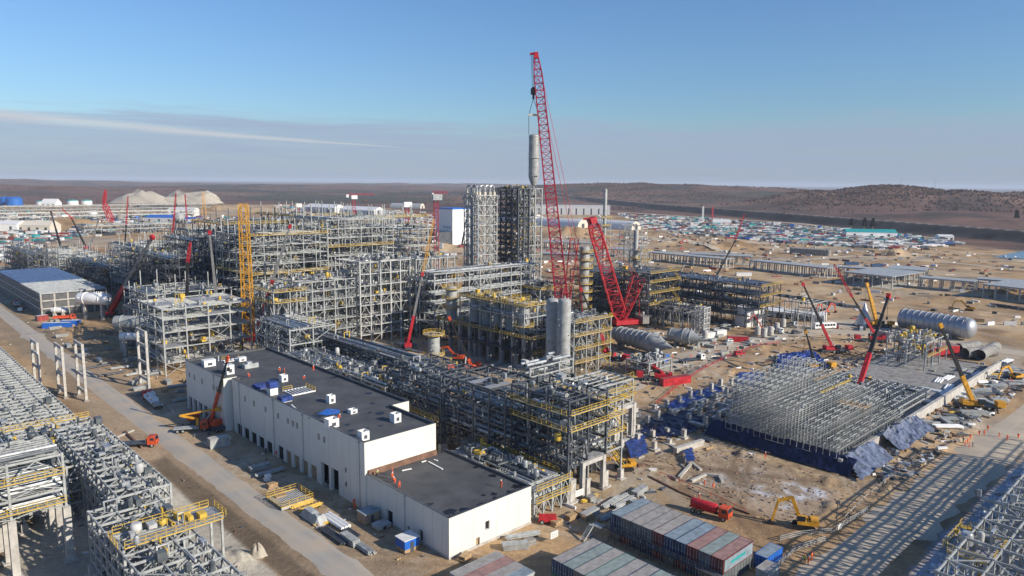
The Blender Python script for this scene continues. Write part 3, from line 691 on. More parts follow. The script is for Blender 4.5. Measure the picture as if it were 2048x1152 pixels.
def container(label, loc, rz, m, mr, L=6.06, group=None, name='shipping_container', cat='container', simple=False):
    k = (m, mr, L)
    if k not in _cm: _cm[k] = (container_mesh(L, m, mr), door_mesh(m), door_mesh(m, s_=-1))
    t = thing(name, label, cat, loc, rz, group); ob('body', _cm[k][0], t)
    for i in (1, 2): ob('locking_bar', _cm[k][i][1], ob('door', _cm[k][i][0], t, (-L/2 - .03, 0, 0)))
    return t

# vehicles
def truck(label, loc, rz, cabm='orange', kind='flat', group=None, bedm='steeld', L=7.5, name='truck', load=None):
    t = thing(name, label, 'truck', loc, rz, group); q = MB(); q.box(-L, -.45, .85, 2.2, .45, 1.1); q.build('chassis', 'black', t)
    cyl_wheels(t, (1.1, -L + 1.1, -L + 2.5), 1.0, .52, .38)
    q = MB(); P_ = [(0, 0, .8), (2.2, 0, .8), (2.2, 0, 1.9), (1.9, 0, 2.9), (0, 0, 2.9)]
    vs = [(x, y, z) for y in (-1.2, 1.2) for x, _, z in P_]; q._add(vs, [(0,1,2,3,4), (9,8,7,6,5)] + [(i, 5 + i, 5 + (i+1) % 5, (i+1) % 5) for i in range(5)])
    cb_ = q.build('cab', cabm, t); q = MB(); q._add([(2.21, -1.05, 2.0), (2.21, 1.05, 2.0), (1.93, 1.05, 2.8), (1.93, -1.05, 2.8)], [(0,1,2,3)])
    for s_ in (-1, 1): q.box(.7, s_ * 1.205 - .01, 1.9, 1.7, s_ * 1.205 + .01, 2.6)
    q.build('cab_glass', 'glass', cb_)
    q = MB()
    if kind == 'flat': q.box(-L, -1.25, 1.1, -.3, 1.25, 1.28); q.box(-.45, -1.25, 1.28, -.3, 1.25, 2.2); q.build('flatbed', bedm, t)
    elif kind == 'dump':
        q.box(-L, -1.25, 1.2, -.4, 1.25, 1.35)
        for s_ in (-1, 1): q.box(-L, s_ * 1.25 - .06, 1.3, -.4, s_ * 1.25 + .06, 2.3)
        q.box(-.5, -1.25, 1.3, -.4, 1.25, 2.6); q.box(-L, -1.25, 1.3, -L + .1, 1.25, 2.1); q.build('dump_body', bedm, t)
    elif kind == 'tank': q.lathe((-L + .2, 0, 2.05), [(.3, 0), (.85, .15), (.95, .5), (.95, L - 1.3), (.85, L - 1), (.3, L - .8)], 16, 'x'); q.box(-L + .5, -.8, 1.1, -1.2, .8, 1.4); q.build('tank', bedm, t, True)
    elif kind == 'mixer': q.lathe((-L + .3, 0, 2.4), [(.5, 0), (.8, .8), (1.25, 2.4), (1.25, 3.6), (.7, 5.4), (.5, 5.6)], 16, 'x'); q.build('mixer_drum', bedm, t, True)
    return t
def bus(label, loc, rz, m='whitem'):
    t = thing('bus', label, 'bus', loc, rz); q = MB(); q.box(-6, -1.25, .5, 6, 1.25, 3.1); q.box(-5.5, -1.1, 3.1, 5, 1.1, 3.25); q.build('body', m, t)
    q = MB(); [q.box(-5.6 + i * 1.6, s_ * 1.255 - .02, 1.6, -4.3 + i * 1.6, s_ * 1.255 + .02, 2.6) for i in range(7) for s_ in (-1, 1)]; q.box(5.98, -1.1, 1.4, 6.04, 1.1, 2.8); q.build('window', 'glass', t)
    cyl_wheels(t, (-3.6, 4), 1.1, .5, .35); return t
def car(label, loc, rz, m='whitem', group=None):
    t = thing('parked_car', label, 'car', loc, rz, group); q = MB(); q.box(-2.3, -.95, .35, 2.3, .95, 1.0)
    pr = [(-2.2, 1.0), (-1.9, 1.75), (.5, 1.75), (1.2, 1.0)]; vs = [(x, y, z) for y in (-.88, .88) for x, z in pr]
    q._add(vs, [(0,1,2,3), (7,6,5,4)] + [(i, 4 + i, 4 + (i+1) % 4, (i+1) % 4) for i in range(4)]); q.build('body', m, t)
    q = MB(); [q.box(-1.7, s_ * .885 - .01, 1.1, .4, s_ * .885 + .01, 1.6) for s_ in (-1, 1)]; q._add([(.62, -.8, 1.66), (.62, .8, 1.66), (1.16, .8, 1.06), (1.16, -.8, 1.06)], [(3,2,1,0)]); q.build('window', 'glass', t)
    cyl_wheels(t, (-1.4, 1.4), .9, .36, .25); return t
def excavator(label, loc, rz, m='cyel', arm=((1.0, 2.0), (4.2, 5.6), (7.6, 4.6), (8.8, .6)), name='excavator', group=None, swing=0):
    t = thing(name, label, 'excavator', loc, rz, group)
    for s_ in (-1, 1):
        q = MB(); y = s_ * 1.15; pr = [(-2.1, .2), (-1.8, 0), (1.8, 0), (2.1, .2), (2.1, .7), (1.8, .95), (-1.8, .95), (-2.1, .7)]; vs = [(x, y + k * .28, z) for k in (-1, 1) for x, z in pr]
        q._add(vs, [tuple(range(8)), tuple(range(15, 7, -1))] + [(i, 8 + i, 8 + (i+1) % 8, (i+1) % 8) for i in range(8)]); q.build('crawler_track', 'black', t)
    q = MB(); q.lathe((0, 0, .9), [(.9, 0), (.9, .3)], 16); q.box(-2.6, -1.35, 1.15, 1.4, 1.35, 1.9); q.box(-2.7, -1.3, 1.3, -1.2, 1.3, 2.35); q.box(-1.2, -1.3, 1.8, .6, -.2, 2.15); q.build('house', m, t)
    q = MB(); q.box(-.1, .35, 1.9, 1.5, 1.3, 3.0); q.k = 1; q.box(-.05, .4, 2.99, 1.4, 1.25, 3.04); q.build('cab', ['glass', m], t)
    q = MB(); a = [Vector((x, -.1, z)) for x, z in arm]; q.bar(a[0], a[1], .5, .75, True); q.bar(a[1] - (a[1] - a[0]) * .02, a[1].lerp(a[2], 1), .45, .6, True); q.build('boom', m, t)
    q = MB(); q.bar(a[2] + Vector((-.3, 0, .4)), a[3], .38, .45, True); q.tube([a[0].lerp(a[1], .5) + Vector((0, 0, .5)), a[1].lerp(a[2], .6) + Vector((0, 0, .5))], .12, 6); q.build('stick', m, t)
    b_ = a[3]; q = MB(); pr = [(0, .3), (.7, -.1), (.5, -1.1), (-.4, -1.2), (-.9, -.6), (-.3, -.3)]; vs = [(b_.x + x, -.1 + y, b_.z + z + .2) for y in (-.55, .55) for x, z in pr]
    q._add(vs, [tuple(range(6)), tuple(range(11, 5, -1))] + [(i, 6 + i, 6 + (i+1) % 6, (i+1) % 6) for i in range(6)]); q.build('bucket', 'black', t)
    return t

# people: one skinned body per pose, shared by the crew
def body_mesh(pose, suit):
    J = {'pelvis': (0, 0, .95), 'waist': (0, .01, 1.1), 'chest': (0, .02, 1.35), 'neck': (0, .02, 1.5), 'head': (0, -.02, 1.62), 'crown': (0, -.01, 1.72)}
    if pose == 'stand': LG = [((.1, 0, .9), (.12, -.02, .5), (.13, .03, .09), (.14, -.14, .05)), ((-.1, 0, .9), (-.12, -.04, .5), (-.13, .0, .09), (-.15, -.16, .05))]; AR = [((.2, .02, 1.42), (.27, .05, 1.15), (.24, -.12, .93), (.23, -.18, .86)), ((-.2, .02, 1.42), (-.27, .03, 1.15), (-.26, -.02, .88), (-.26, -.04, .79))]; bend = 0
    elif pose == 'walk': LG = [((.1, 0, .9), (.11, -.22, .52), (.11, -.32, .10), (.11, -.48, .07)), ((-.1, 0, .9), (-.11, .05, .5), (-.11, .36, .16), (-.11, .26, .05))]; AR = [((.2, .02, 1.42), (.25, .2, 1.18), (.24, .22, .95), (.24, .2, .87)), ((-.2, .02, 1.42), (-.25, -.12, 1.17), (-.24, -.34, 1.02), (-.23, -.42, 1.0))]; bend = .05
    else:  LG = [((.1, .1, .72), (.18, -.22, .62), (.16, .05, .12), (.17, -.12, .05)), ((-.1, .1, .72), (-.2, -.25, .6), (-.17, .0, .12), (-.19, -.17, .05))]; AR = [((.2, -.22, 1.1), (.26, -.42, .9), (.14, -.58, .72), (.1, -.66, .68)), ((-.2, -.22, 1.1), (-.28, -.4, .86), (-.12, -.6, .66), (-.08, -.66, .6))]; bend = .5
    if bend == .5: J = {'pelvis': (0, .12, .72), 'waist': (0, .02, .86), 'chest': (0, -.16, 1.05), 'neck': (0, -.28, 1.17), 'head': (0, -.38, 1.25), 'crown': (0, -.42, 1.35)}
    vs = [J[k] for k in ('pelvis', 'waist', 'chest', 'neck', 'head', 'crown')]; rs = [.15, .14, .17, .065, .10, .085]; es = [(i, i + 1) for i in range(5)]
    for L_ in LG:
        n = len(vs); vs += list(L_); rs += [.105, .075, .055, .05]; es += [(0, n)] + [(n + i, n + i + 1) for i in range(3)]
    for A_ in AR:
        n = len(vs); vs += list(A_); rs += [.075, .055, .038, .04]; es += [(2, n)] + [(n + i, n + i + 1) for i in range(3)]
    me_ = bpy.data.meshes.new('body'); me_.from_pydata(vs, es, []); o = bpy.data.objects.new('tmp', me_); COL.objects.link(o)
    o.modifiers.new('s', 'SKIN'); sv_ = me_.skin_vertices[0].data if me_.skin_vertices else None
    if sv_ is None:
        bm_ = bmesh.new(); bm_.from_mesh(me_); bm_.verts.layers.skin.verify(); bm_.to_mesh(me_); bm_.free(); sv_ = me_.skin_vertices[0].data
    for i, r_ in enumerate(rs): sv_[i].radius = (r_, r_ * (.75 if i < 3 else 1)); sv_[i].use_root = i == 0
    o.modifiers.new('d', 'SUBSURF').levels = 1
    dg = bpy.context.evaluated_depsgraph_get(); m2 = bpy.data.meshes.new_from_object(o.evaluated_get(dg)); bpy.data.objects.remove(o); m2.name = 'body'
    m2.materials.clear(); [m2.materials.append(M[k]) for k in (suit, 'skin', 'black', 'suitd')]
    hd, nk = Vector(J['head']), Vector(J['neck']); hands = [Vector(A_[3]) for A_ in AR]
    for f_ in m2.polygons:
        c = f_.center; i = 0
        if (c - hd).length < .16 and (c - nk).length > .05: i = 1
        elif min((c - h).length for h in hands) < .09: i = 1
        elif c.z < .13: i = 2
        elif suit == 'suity' and c.z < .9: i = 3
        f_.material_index = i; f_.use_smooth = True
    return m2, hd
_pm = {}
def person(label, loc, rz, pose='stand', suit='suit', helmet='whitem', group=None):
    if (pose, suit) not in _pm: _pm[(pose, suit)] = body_mesh(pose, suit)
    m_, hd = _pm[(pose, suit)]; o = ob('person', m_, None, loc, rz); tag(o, label, 'person', group)
    k = ('helmet', helmet)
    if k not in _pm: q = MB(); q.lathe((0, 0, .02), [(.155, 0), (.15, .02), (.125, .06), (.11, .11), (.06, .15), (.01, .16)], 12); q.box(-.09, -.22, .02, .09, -.1, .04); _pm[k] = q.mesh('helmet', helmet, True)
    ob('helmet', _pm[k], o, (hd.x, hd.y, hd.z + .03)); return o

# ------------------------------------------------------------------ the white building
def site(a, b, z=0): return tuple(W(a, b, z))
BT = thing('white_building', 'long white flat-roofed building of three joined blocks with dark roofs beside the haul road', 'building', site(79.5, 99.5), SA)
def wall_holes(q, axis, c, t0, t1, z0, z1, holes, inward, th=.3):
    """vertical wall on x=c (axis x) or y=c; holes [(t0,t1,z0,z1)]"""
    ts = sorted({t0, t1} | {h[0] for h in holes} | {h[1] for h in holes}); zz = sorted({z0, z1} | {h[2] for h in holes} | {h[3] for h in holes})
    pt = (lambda t, z, o=0: (c + o, t, z)) if axis == 'x' else (lambda t, z, o=0: (t, c + o, z))
    for i in range(len(ts) - 1):
        for j in range(len(zz) - 1):
            m1, m2 = (ts[i] + ts[i+1]) / 2, (zz[j] + zz[j+1]) / 2
            if any(h[0] < m1 < h[1] and h[2] < m2 < h[3] for h in holes): continue
            q.quad(pt(ts[i], zz[j]), pt(ts[i+1], zz[j]), pt(ts[i+1], zz[j+1]), pt(ts[i], zz[j+1]))
    for h in holes:
        a, b_, c_, d = h
        for u, v in (((a, c_), (a, d)), ((b_, c_), (b_, d)), ((a, c_), (b_, c_)), ((a, d), (b_, d))): q.quad(pt(*u), pt(*v), pt(*v, inward * .8), pt(*u, inward * .8))
Lo, Hi = 7.9, 14.8
# block outlines in local (x along a, y along b)
YA, YB, YC, YD = 0, 28.0, 95.5, 126.0                    # low block | main block | far block
wins = []; doors = []
for i, y in enumerate((33, 36.5, 39.5, 46.5, 47.9 + 4, 57, 60, 71, 76, 80, 85)): pass
winy = [44.5, 47.0, 57.5, 59.6, 62.2, 67.5, 74.5, 81.5, 87.0]
for y in winy: wins.append((y, y + 1.1, 10.6, 12.1))
wins += [(35.5, 36.3, 3.0, 4.2), (35.5, 36.3, 6.2, 7.4)]
dl = [(39, 42.3, 0, 5.6), (43.3, 46.8, 0, 5.6)] + [(49 + i * 4.2, 51.8 + i * 4.2, 0, 3.6) for i in range(5)] + [(72 + i * 4.6, 75.2 + i * 4.6, 0, 3.1) for i in range(5)]
q = MB(); wall_holes(q, 'x', -.4, YB, YC, 0, Hi + .5, wins + dl, 1); q.build('wall', 'white', BT)
wl = [(8.2, 9.4, .3, 2.7), (12.5, 13.3, 1.2, 2.0), (18.4, 20.6, 0, 3.0)]
q = MB(); wall_holes(q, 'x', 0, YA, YB, 0, Lo + .4, wl, 1); q.build('wall', 'white', BT)
wf = [(106 + i * 4.0, 108.8 + i * 4.0, 0, 4.2) for i in range(5)]; wfw = [(99 + d, 100.2 + d, 10.4, 12.0) for d in (0, 2.8, 5.0, 13.5, 19.5, 23.5)]
q = MB(); wall_holes(q, 'x', -2.2, YC + 1.6, YD, 0, Hi + .5, wf + wfw, 1); q.quad((-.4, YC, 0), (1.8, YC, 0), (1.8, YC, Hi + .5), (-.4, YC, Hi + .5)); q.quad((1.8, YC, 0), (1.8, YC + 1.6, 0), (1.8, YC + 1.6, Hi + .5), (1.8, YC, Hi + .5))
q.quad((-2.2, YC + 1.6, 0), (1.8, YC + 1.6, 0), (1.8, YC + 1.6, Hi + .5), (-2.2, YC + 1.6, Hi + .5)); q.build('wall', 'white', BT)
q = MB(); wall_holes(q, 'y', 0, 0, 21.6, 0, Lo + .4, [(9.0, 10.1, 2.8, 4.6), (6.6, 7.6, .0, 2.0)], 1); q.quad((21.6, 0, 0), (21.6, YB, 0), (21.6, YB, Lo + .4), (21.6, 0, Lo + .4)); q.build('wall', 'white', BT)
q = MB(); q.quad((-.4, YB, 0), (18.6, YB, 0), (18.6, YB, Hi + .5), (-.4, YB, Hi + .5)); q.quad((18.6, YB, 0), (18.6, 46, 0), (18.6, 46, Hi + .5), (18.6, YB, Hi + .5))
q.quad((18.6, 46, 0), (24, 46, 0), (24, 46, Hi + .5), (18.6, 46, Hi + .5)); q.quad((24, 46, 0), (24, YD, 0), (24, YD, Hi + .5), (24, 46, Hi + .5)); q.quad((24, YD, 0), (-2.2, YD, 0), (-2.2, YD, Hi + .5), (24, YD, Hi + .5)); q.build('wall', 'white', BT)
q = MB(); q.prism([(.3, .3), (21.3, .3), (21.3, YB - .1), (.3, YB - .1)], Lo - .4, Lo - .1); q.build('roof', 'roof', BT)
q = MB(); q.prism([(-.1, YB + .3), (18.3, YB + .3), (18.3, 46.3), (23.7, 46.3), (23.7, YD - .3), (-1.9, YD - .3), (-1.9, YC + 1.9), (2.1, YC + 1.9), (2.1, YC - .3), (-.1, YC - .3)], Hi - .5, Hi - .1); q.build('roof', 'roof', BT)
q = MB()                                                 # interior floor and back wall seen through openings, near-black for indoor shade
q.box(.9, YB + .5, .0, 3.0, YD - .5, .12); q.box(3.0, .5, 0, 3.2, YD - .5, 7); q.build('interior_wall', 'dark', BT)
def coping(pts, z, inner='roof'):
    q = MB()
    for a, b_ in zip(pts, pts[1:]):
        v = Vector((b_[0] - a[0], b_[1] - a[1], 0)).normalized(); q.bar(Vector((*a, z)) - v * .1, Vector((*b_, z)) + v * .1, .5, .09, True); nq_ = Vector((-v.y, v.x, 0)) * .12
        q.k = 1; q.bar(Vector((*a, z - .45)) + nq_, Vector((*b_, z - .45)) + nq_, .1, .8); q.k = 0
    q.build('coping', ['steeld', inner], BT)
coping([(.15, YB), (.15, .15), (21.45, .15), (21.45, YB)], Lo + .42)
coping([(-.25, YC), (-.25, YB + .15), (18.45, YB + .15), (18.45, 46.15), (23.85, 46.15), (23.85, YD - .15), (-2.05, YD - .15), (-2.05, YC + 1.75), (1.95, YC + 1.75), (1.95, YC + .1), (-.25, YC + .1)], Hi + .55)
q = MB(); q.box(.3, YB - .5, Lo - .1, 18.5, YB - .06, Lo + 1.1)
q.build('flashing_strip', 'rusty', BT)
q = MB()                                                 # panel seams
for y in np.arange(2, YB, 3.0): q.box(-.015, y - .02, .4, .0, y + .02, Lo + .3)
for y in np.arange(YB + 3, YC, 3.0):
    if not any(h[0] - .1 < y < h[1] + .1 for h in wins + dl): q.box(-.415, y - .02, .4, -.4, y + .02, Hi + .4)
for y in np.arange(YC + 3, YD, 3.0):
    if not any(h[0] - .1 < y < h[1] + .1 for h in wf + wfw): q.box(-2.215, y - .02, .4, -2.2, y + .02, Hi + .4)
for x in np.arange(3, 21, 3.0):
    if not 6.4 < x < 10.3: q.box(x - .02, -.015, .4, x + .02, 0, Lo + .3)
q.build('panel_seam', 'cgrey', BT)
q = MB(); q.box(-.12, -.12, -.2, 21.7, .0 - .02, .55); q.box(-.12, -.1, -.2, -.02, YB, .5); q.build('plinth', 'conc', BT)
for y, x_, h_ in ((14, 0, Lo), (30, -.4, Hi), (55, -.4, Hi), (70.5, -.4, Hi), (91, -.4, Hi), (103.8, -2.2, Hi)): q = MB(); q.tube([(x_ - .12, y, .2), (x_ - .12, y, h_)], .07, 6); q.box(x_ - .3, y - .2, h_ - .1, x_, y + .2, h_ + .25); q.build('downpipe', 'cgrey', BT, True)
for w in wins + []:
    q = MB(); q.box(-.1, w[0] - .02, w[2], .0, w[1] + .02, w[3]); q.build('window', 'tan' if w[2] > 8 and w[0] > 40 else 'glass', BT)
for w in wfw: q = MB(); q.box(-1.9, w[0], w[2], -1.8, w[1], w[3]); q.build('window', 'tan', BT)
for i, w in enumerate(dl[2:]):
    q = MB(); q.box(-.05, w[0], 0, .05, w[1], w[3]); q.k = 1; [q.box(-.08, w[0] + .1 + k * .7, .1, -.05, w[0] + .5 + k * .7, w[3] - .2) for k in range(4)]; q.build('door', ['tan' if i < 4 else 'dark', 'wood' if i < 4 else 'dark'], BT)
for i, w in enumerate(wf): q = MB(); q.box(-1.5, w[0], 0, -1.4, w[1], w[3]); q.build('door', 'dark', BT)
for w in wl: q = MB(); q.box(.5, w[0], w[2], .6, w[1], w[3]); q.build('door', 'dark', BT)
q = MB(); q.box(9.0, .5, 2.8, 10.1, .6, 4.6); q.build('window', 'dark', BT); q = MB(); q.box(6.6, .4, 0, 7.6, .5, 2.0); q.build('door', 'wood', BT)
# puddles of melted tar and damp on the roofs
def blotch(cx, cy, r_, z, mm='roof_damp', n_=16, name='damp_patch', parent=BT, sx=1.0):
    q = MB(); q._add([(cx + sx * r_ * math.cos(2*PI*i/n_) * rnd.uniform(.5, 1.15), cy + r_ * math.sin(2*PI*i/n_) * rnd.uniform(.5, 1.15), z) for i in range(n_)], [tuple(range(n_))]); q.build(name, mm, parent)
M['roof_damp'] = mat('wet_bitumen', (.012, .012, .014), .35, 0, .1)
for cx, cy, r_ in ((2.5, 3, 1.6), (1.5, 8, 1.0), (5, 1.5, 1.3), (9, 1.2, 1.0), (13, 1.2, .9), (17, 1.3, 1.1), (20, 2.5, 1.4), (12, 4, .6), (14, 3, .8), (19.8, 10, 1.0), (20.3, 16, .8)): blotch(cx, cy, r_, Lo - .095)
for cx, cy, r_ in ((1, 33, 1.4), (2.5, 38, 1.0), (14, 44, 1.6), (12.5, 46, .8), (1.4, 52, 2.0), (3, 54, 1.1), (9, 36.5, .8), (21, 60, 1.3), (6, 37, .6), (17, 52, .9), (22, 80, 1.2), (4, 42, .9)): blotch(cx, cy, r_, Hi - .095)
# things on the roofs
def hood(label, px_, py_, w, d, h, open_top=False, tarp=0, z=Hi - .1, m='whitem', name='roof_ventilator'):
    a, b_ = S(px_, py_, z); t = thing(name, label, 'roof ventilator', site(a, b_, z), SA); q = MB()
    if open_top:
        for x0, y0, x1, y1 in ((0, 0, w, .12), (0, d - .12, w, d), (0, .12, .12, d - .12), (w - .12, .12, w, d - .12)): q.box(x0, y0, 0, x1, y1, h)
        q.k = 1; q.box(.12, .12, .1, w - .12, d - .12, h * .35)
    else: q.box(0, 0, 0, w, d, h); q.box(-.1, -.1, h, w + .1, d + .1, h + .08)
    q.build('curb_box', [m, 'tan'], t)
    if tarp:
        q = MB(); k = 7
        for i in range(k):
            for j in range(k):
                P0 = lambda i, j: (-.15 + (w + .3) * i / k, -.15 + (d + .3) * j / k, h + .12 + rnd.uniform(0, .12))
                q.quad(P0(i, j), P0(i+1, j), P0(i+1, j+1), P0(i, j+1))
        for (x0, y0, x1, y1) in ((-.15, -.15, w + .15, -.15), (w + .15, -.15, w + .15, d + .15), (w + .15, d + .15, -.15, d + .15), (-.15, d + .15, -.15, -.15)):
            q.bar((x0, y0, h + .12 - tarp / 2), (x1, y1, h + .12 - tarp / 2), .1, tarp, True)
        q.build('tarpaulin', 'blue', t)
    else:
        q = MB(); q.box(w * .3, -.06, h * .2, w * .7, -.01, h * .6); q.build('grille', 'steeld', t)
    return t
hood('white box hood with a dark square grille at the far left corner of the roof', 409, 735, 3.4, 2.2, 1.9)
hood('tall white box hood on the roof beside the black crane boom', 454, 750, 2.2, 2.2, 2.6)
hood('small white hood next to the grey machine near the far end of the roof', 479, 724, 2.2, 1.6, 1.2)
hood('low blue-covered box, leftmost of the three tarp-covered ones', 514, 780, 2.6, 2.2, 1.0, tarp=1.0)
hood('tall white shaft topped with a blue tarpaulin', 541, 792, 2.1, 2.1, 3.4, tarp=1.6)
hood('blue-covered box nearest the yellow-railed roof hatch', 565, 806, 2.6, 2.2, 1.1, tarp=1.0)
hood('white box hood right behind the tall blue-topped shaft', 564, 765, 1.8, 1.8, 1.9, True)
hood('lone white shaft in the middle of the main roof', 659, 808, 1.7, 1.7, 2.0, True)
hood('largest white shaft with a blue lining at the left roof edge', 658, 858, 2.6, 2.2, 2.0, True)
hood('low white open hood beside the blue tarpaulin sheet', 702, 829, 1.8, 1.6, 1.0, True)
hood('white open shaft at the near left corner of the main roof', 724, 883, 1.9, 1.9, 2.0, True)
hood('white open shaft close to the right parapet of the main roof', 789, 847, 1.9, 1.9, 2.1, True)
a, b_ = S(490, 738, Hi); t = thing('air_handling_unit', 'grey air handling machine lying on the far part of the roof', 'air handler', site(a, b_, Hi - .1), SA)
q = MB(); q.box(0, 0, 0, 4.2, 2, 1.3); q.box(1, .3, 1.3, 2.4, 1.7, 1.9); q.build('casing', 'cgrey', t); q = MB(); q.lathe((3.2, 1, 1.3), [(.7, 0), (.7, .25)], 14); q.build('fan_ring', 'steeld', t)
def hatch(px_, py_, z, w, d, label, n_=7):
    a, b_ = S(px_, py_, z); t = thing('roof_hatch', label, 'roof hatch', site(a, b_, z), SA); q = MB()
    for i in range(n_): q.box(w * i / n_, 0, .1, w * i / n_ + .22, d, .35)
    q.box(-.2, -.2, 0, w, 0, .3); q.box(-.2, d, 0, w, d + .2, .3); q.build('joist', 'whitem', t); railing(Vector((w, 0, .1)), Vector((w, d, .1)), t); railing(Vector((0, d + .3, .1)), Vector((w * .4, d + .3, .1)), t)
hatch(585, 792, Hi - .1, 6.5, 5, 'roof hatch of white joists with a yellow guard rail')
hatch(450, 725, Hi - .1, 5, 2, 'low yellow-railed frame near the far end of the roof', 4)
def sheet(label, poly, z, m='blue', name='tarpaulin', rough=.12, kind='tarpaulin'):
    pts = [P(x, y, z) for x, y in poly]; c = sum(pts, Vector()) / len(pts); q = MB(); k = 6; n_ = len(pts); q.v.append((0, 0, rough))
    for r_ in range(1, k + 1):
        for p, nx in zip(pts, pts[1:] + pts[:1]):
            for u in (0, .5):
                e = (p.lerp(nx, u) - c) * (r_ / k) * rnd.uniform(.96, 1.03); q.v.append((e.x, e.y, rnd.uniform(0, rough) + .02))
    w = 2 * n_
    for i in range(w): q.f.append((0, 1 + i, 1 + (i + 1) % w)); q.m.append(0)
    for r_ in range(k - 1):
        for i in range(w): q.f.append((1 + r_*w + i, 1 + (r_+1)*w + i, 1 + (r_+1)*w + (i+1) % w, 1 + r_*w + (i+1) % w)); q.m.append(0)
    o = q.build(name, m, None, False); o.location = (c.x, c.y, z); tag(o, label, kind); return o
sheet('blue tarpaulin sheet lying flat on the main roof', [(635, 828), (655, 818), (680, 820), (678, 828), (652, 832)], Hi - .08, 'bluep')
for i, (x, y, x2, y2) in enumerate(((804, 942, 823, 938), (843, 925, 852, 922), (857, 924, 885, 939), (868, 920, 875, 922), (780, 932, 798, 931), (583, 810, 597, 823), (437, 713, 437, 722))):
    z = Lo - .02 if x > 740 else Hi - .02; a, b_ = P(x, y, z), P(x2, y2, z); q = MB(); q.bar((0, 0, .08), b_ - a + Vector((0, 0, .08)), .35, .15, True)
    o = q.build('white_board', 'whitem'); o.location = a; tag(o, ['pair of white panels stacked on the low roof', 'short white slab by the brown flashing', 'long thin white strip lying across the low roof', 'white board at the far right of the low roof', 'pale board against the foot of the high wall',
        'white strip lying on the dark main roof', 'thin white post strip on the far roof'][i], 'panel')

# workers on the roofs
for i, (x, y, z, rz, pose, lab) in enumerate((
    (785, 952, Lo, 2.0, 'stand', 'worker in orange standing by the white panels on the low roof'), (785, 960, Lo, .5, 'walk', 'worker in orange right behind the kneeling pair at the low roof edge'),
    (790, 967, Lo, 4.0, 'crouch', 'worker kneeling at the left edge of the low roof'), (798, 976, Lo, 3.0, 'crouch', 'worker crouching nearest the low roof corner'), (753, 952, Lo, 1, 'crouch', 'worker in lime vest crouching by the high wall'),
    (1002, 976, Lo, 2.5, 'stand', 'lone worker near the right edge of the low roof'), (569, 748, Hi, 2.2, 'stand', 'worker in orange, right one of the pair on the far roof'), (560, 743, Hi, 0, 'crouch', 'worker bending, left one of the pair on the far roof'),
    (607, 760, Hi, 1, 'crouch', 'worker kneeling behind the lone white shaft'), (499, 755, Hi, 5, 'crouch', 'worker kneeling beside the roof notch'), (627, 742, Hi, 3, 'stand', 'worker in orange at the right parapet'), (677, 839, Hi, 1.2, 'crouch', 'worker crouching beside the low white hood'))):
    person(lab, P(x, y, z - .1), rz, pose, 'suity' if 'lime' in lab else 'suit', 'whitem' if i % 3 else 'orange')

# ------------------------------------------------------------------ steel structures (site coordinates a, b; sizes in metres)
SF = steel_frame
# the long pipe rack in the middle, running beside the white building
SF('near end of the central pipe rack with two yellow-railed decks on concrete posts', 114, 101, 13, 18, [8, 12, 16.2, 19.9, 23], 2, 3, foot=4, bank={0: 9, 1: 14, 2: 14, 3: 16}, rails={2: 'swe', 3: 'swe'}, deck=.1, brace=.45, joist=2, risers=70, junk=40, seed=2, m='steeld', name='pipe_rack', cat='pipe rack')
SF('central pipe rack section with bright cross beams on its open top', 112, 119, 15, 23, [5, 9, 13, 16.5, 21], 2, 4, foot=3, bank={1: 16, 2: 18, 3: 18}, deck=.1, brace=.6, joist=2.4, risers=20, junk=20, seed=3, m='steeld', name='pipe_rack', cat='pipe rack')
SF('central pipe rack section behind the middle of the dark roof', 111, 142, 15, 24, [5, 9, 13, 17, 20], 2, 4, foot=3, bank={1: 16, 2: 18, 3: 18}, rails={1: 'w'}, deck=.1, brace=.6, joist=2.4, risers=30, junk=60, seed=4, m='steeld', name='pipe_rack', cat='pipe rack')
SF('pipe rack section packed with fittings and yellow landings beyond the main roof', 110, 166, 12, 30, [5, 9, 13], 2, 5, foot=2, bank={1: 14, 2: 14}, rails={1: 'w'}, deck=.15, brace=.3, joist=2, risers=70, junk=160, seed=5, name='pipe_rack', cat='pipe rack')
SF('narrow mesh-sided cable gallery running along the central pipe rack', 123, 166, 7, 70, [11, 14, 16.5], 1, 14, foot=2, bank={0: 8, 1: 8, 2: 9}, deck=.8, brace=.6, joist=1.4, risers=0, junk=10, seed=6, m='steeld', name='cable_gallery', cat='cable gallery')
SF('bundled curved pipes in the rack near the far corner of the roof', 108, 196, 13, 26, [4.5, 9, 13], 2, 4, foot=2, bank={0: 14, 1: 18, 2: 18}, rails={0: 'w', 1: 'ws'}, deck=.2, brace=.2, joist=2, risers=60, junk=60, seed=7, name='pipe_rack', cat='pipe rack')
SF('tall portal part of the pipe rack with looping pipes and a yellow stair', 110, 222, 17, 26, [5, 10, 15.5, 20.5], 2, 3, bank={0: 14, 1: 18, 2: 18, 3: 10}, rails={0: 'w', 1: 'w'}, deck=.15, brace=.25, joist=2.2, risers=60, junk=40, seed=8, stairs='e', name='pipe_rack', cat='pipe rack')
SF('high rack block with a yellow railed top deck left of the open frame', 118, 250, 13, 15, [6, 12, 19, 25, 29], 2, 2, bank={2: 12, 3: 16, 4: 18}, rails={3: 'sw', 4: 'sw'}, deck=.5, brace=.5, joist=2, risers=60, junk=80, seed=9, m='steel', name='pipe_rack', cat='pipe rack')
SF('short right wing of the pipe rack with a zigzag yellow stair', 127.5, 101.5, 6, 15, [8, 12, 16.2, 19.9], 1, 2, foot=2.5, bank={0: 6, 1: 10, 2: 10}, rails={1: 's', 2: 's', 3: 's'}, deck=.15, brace=.6, joist=2.2, risers=20, junk=20, seed=10, lengthwise='x', name='pipe_rack', cat='pipe rack', stairs='e')
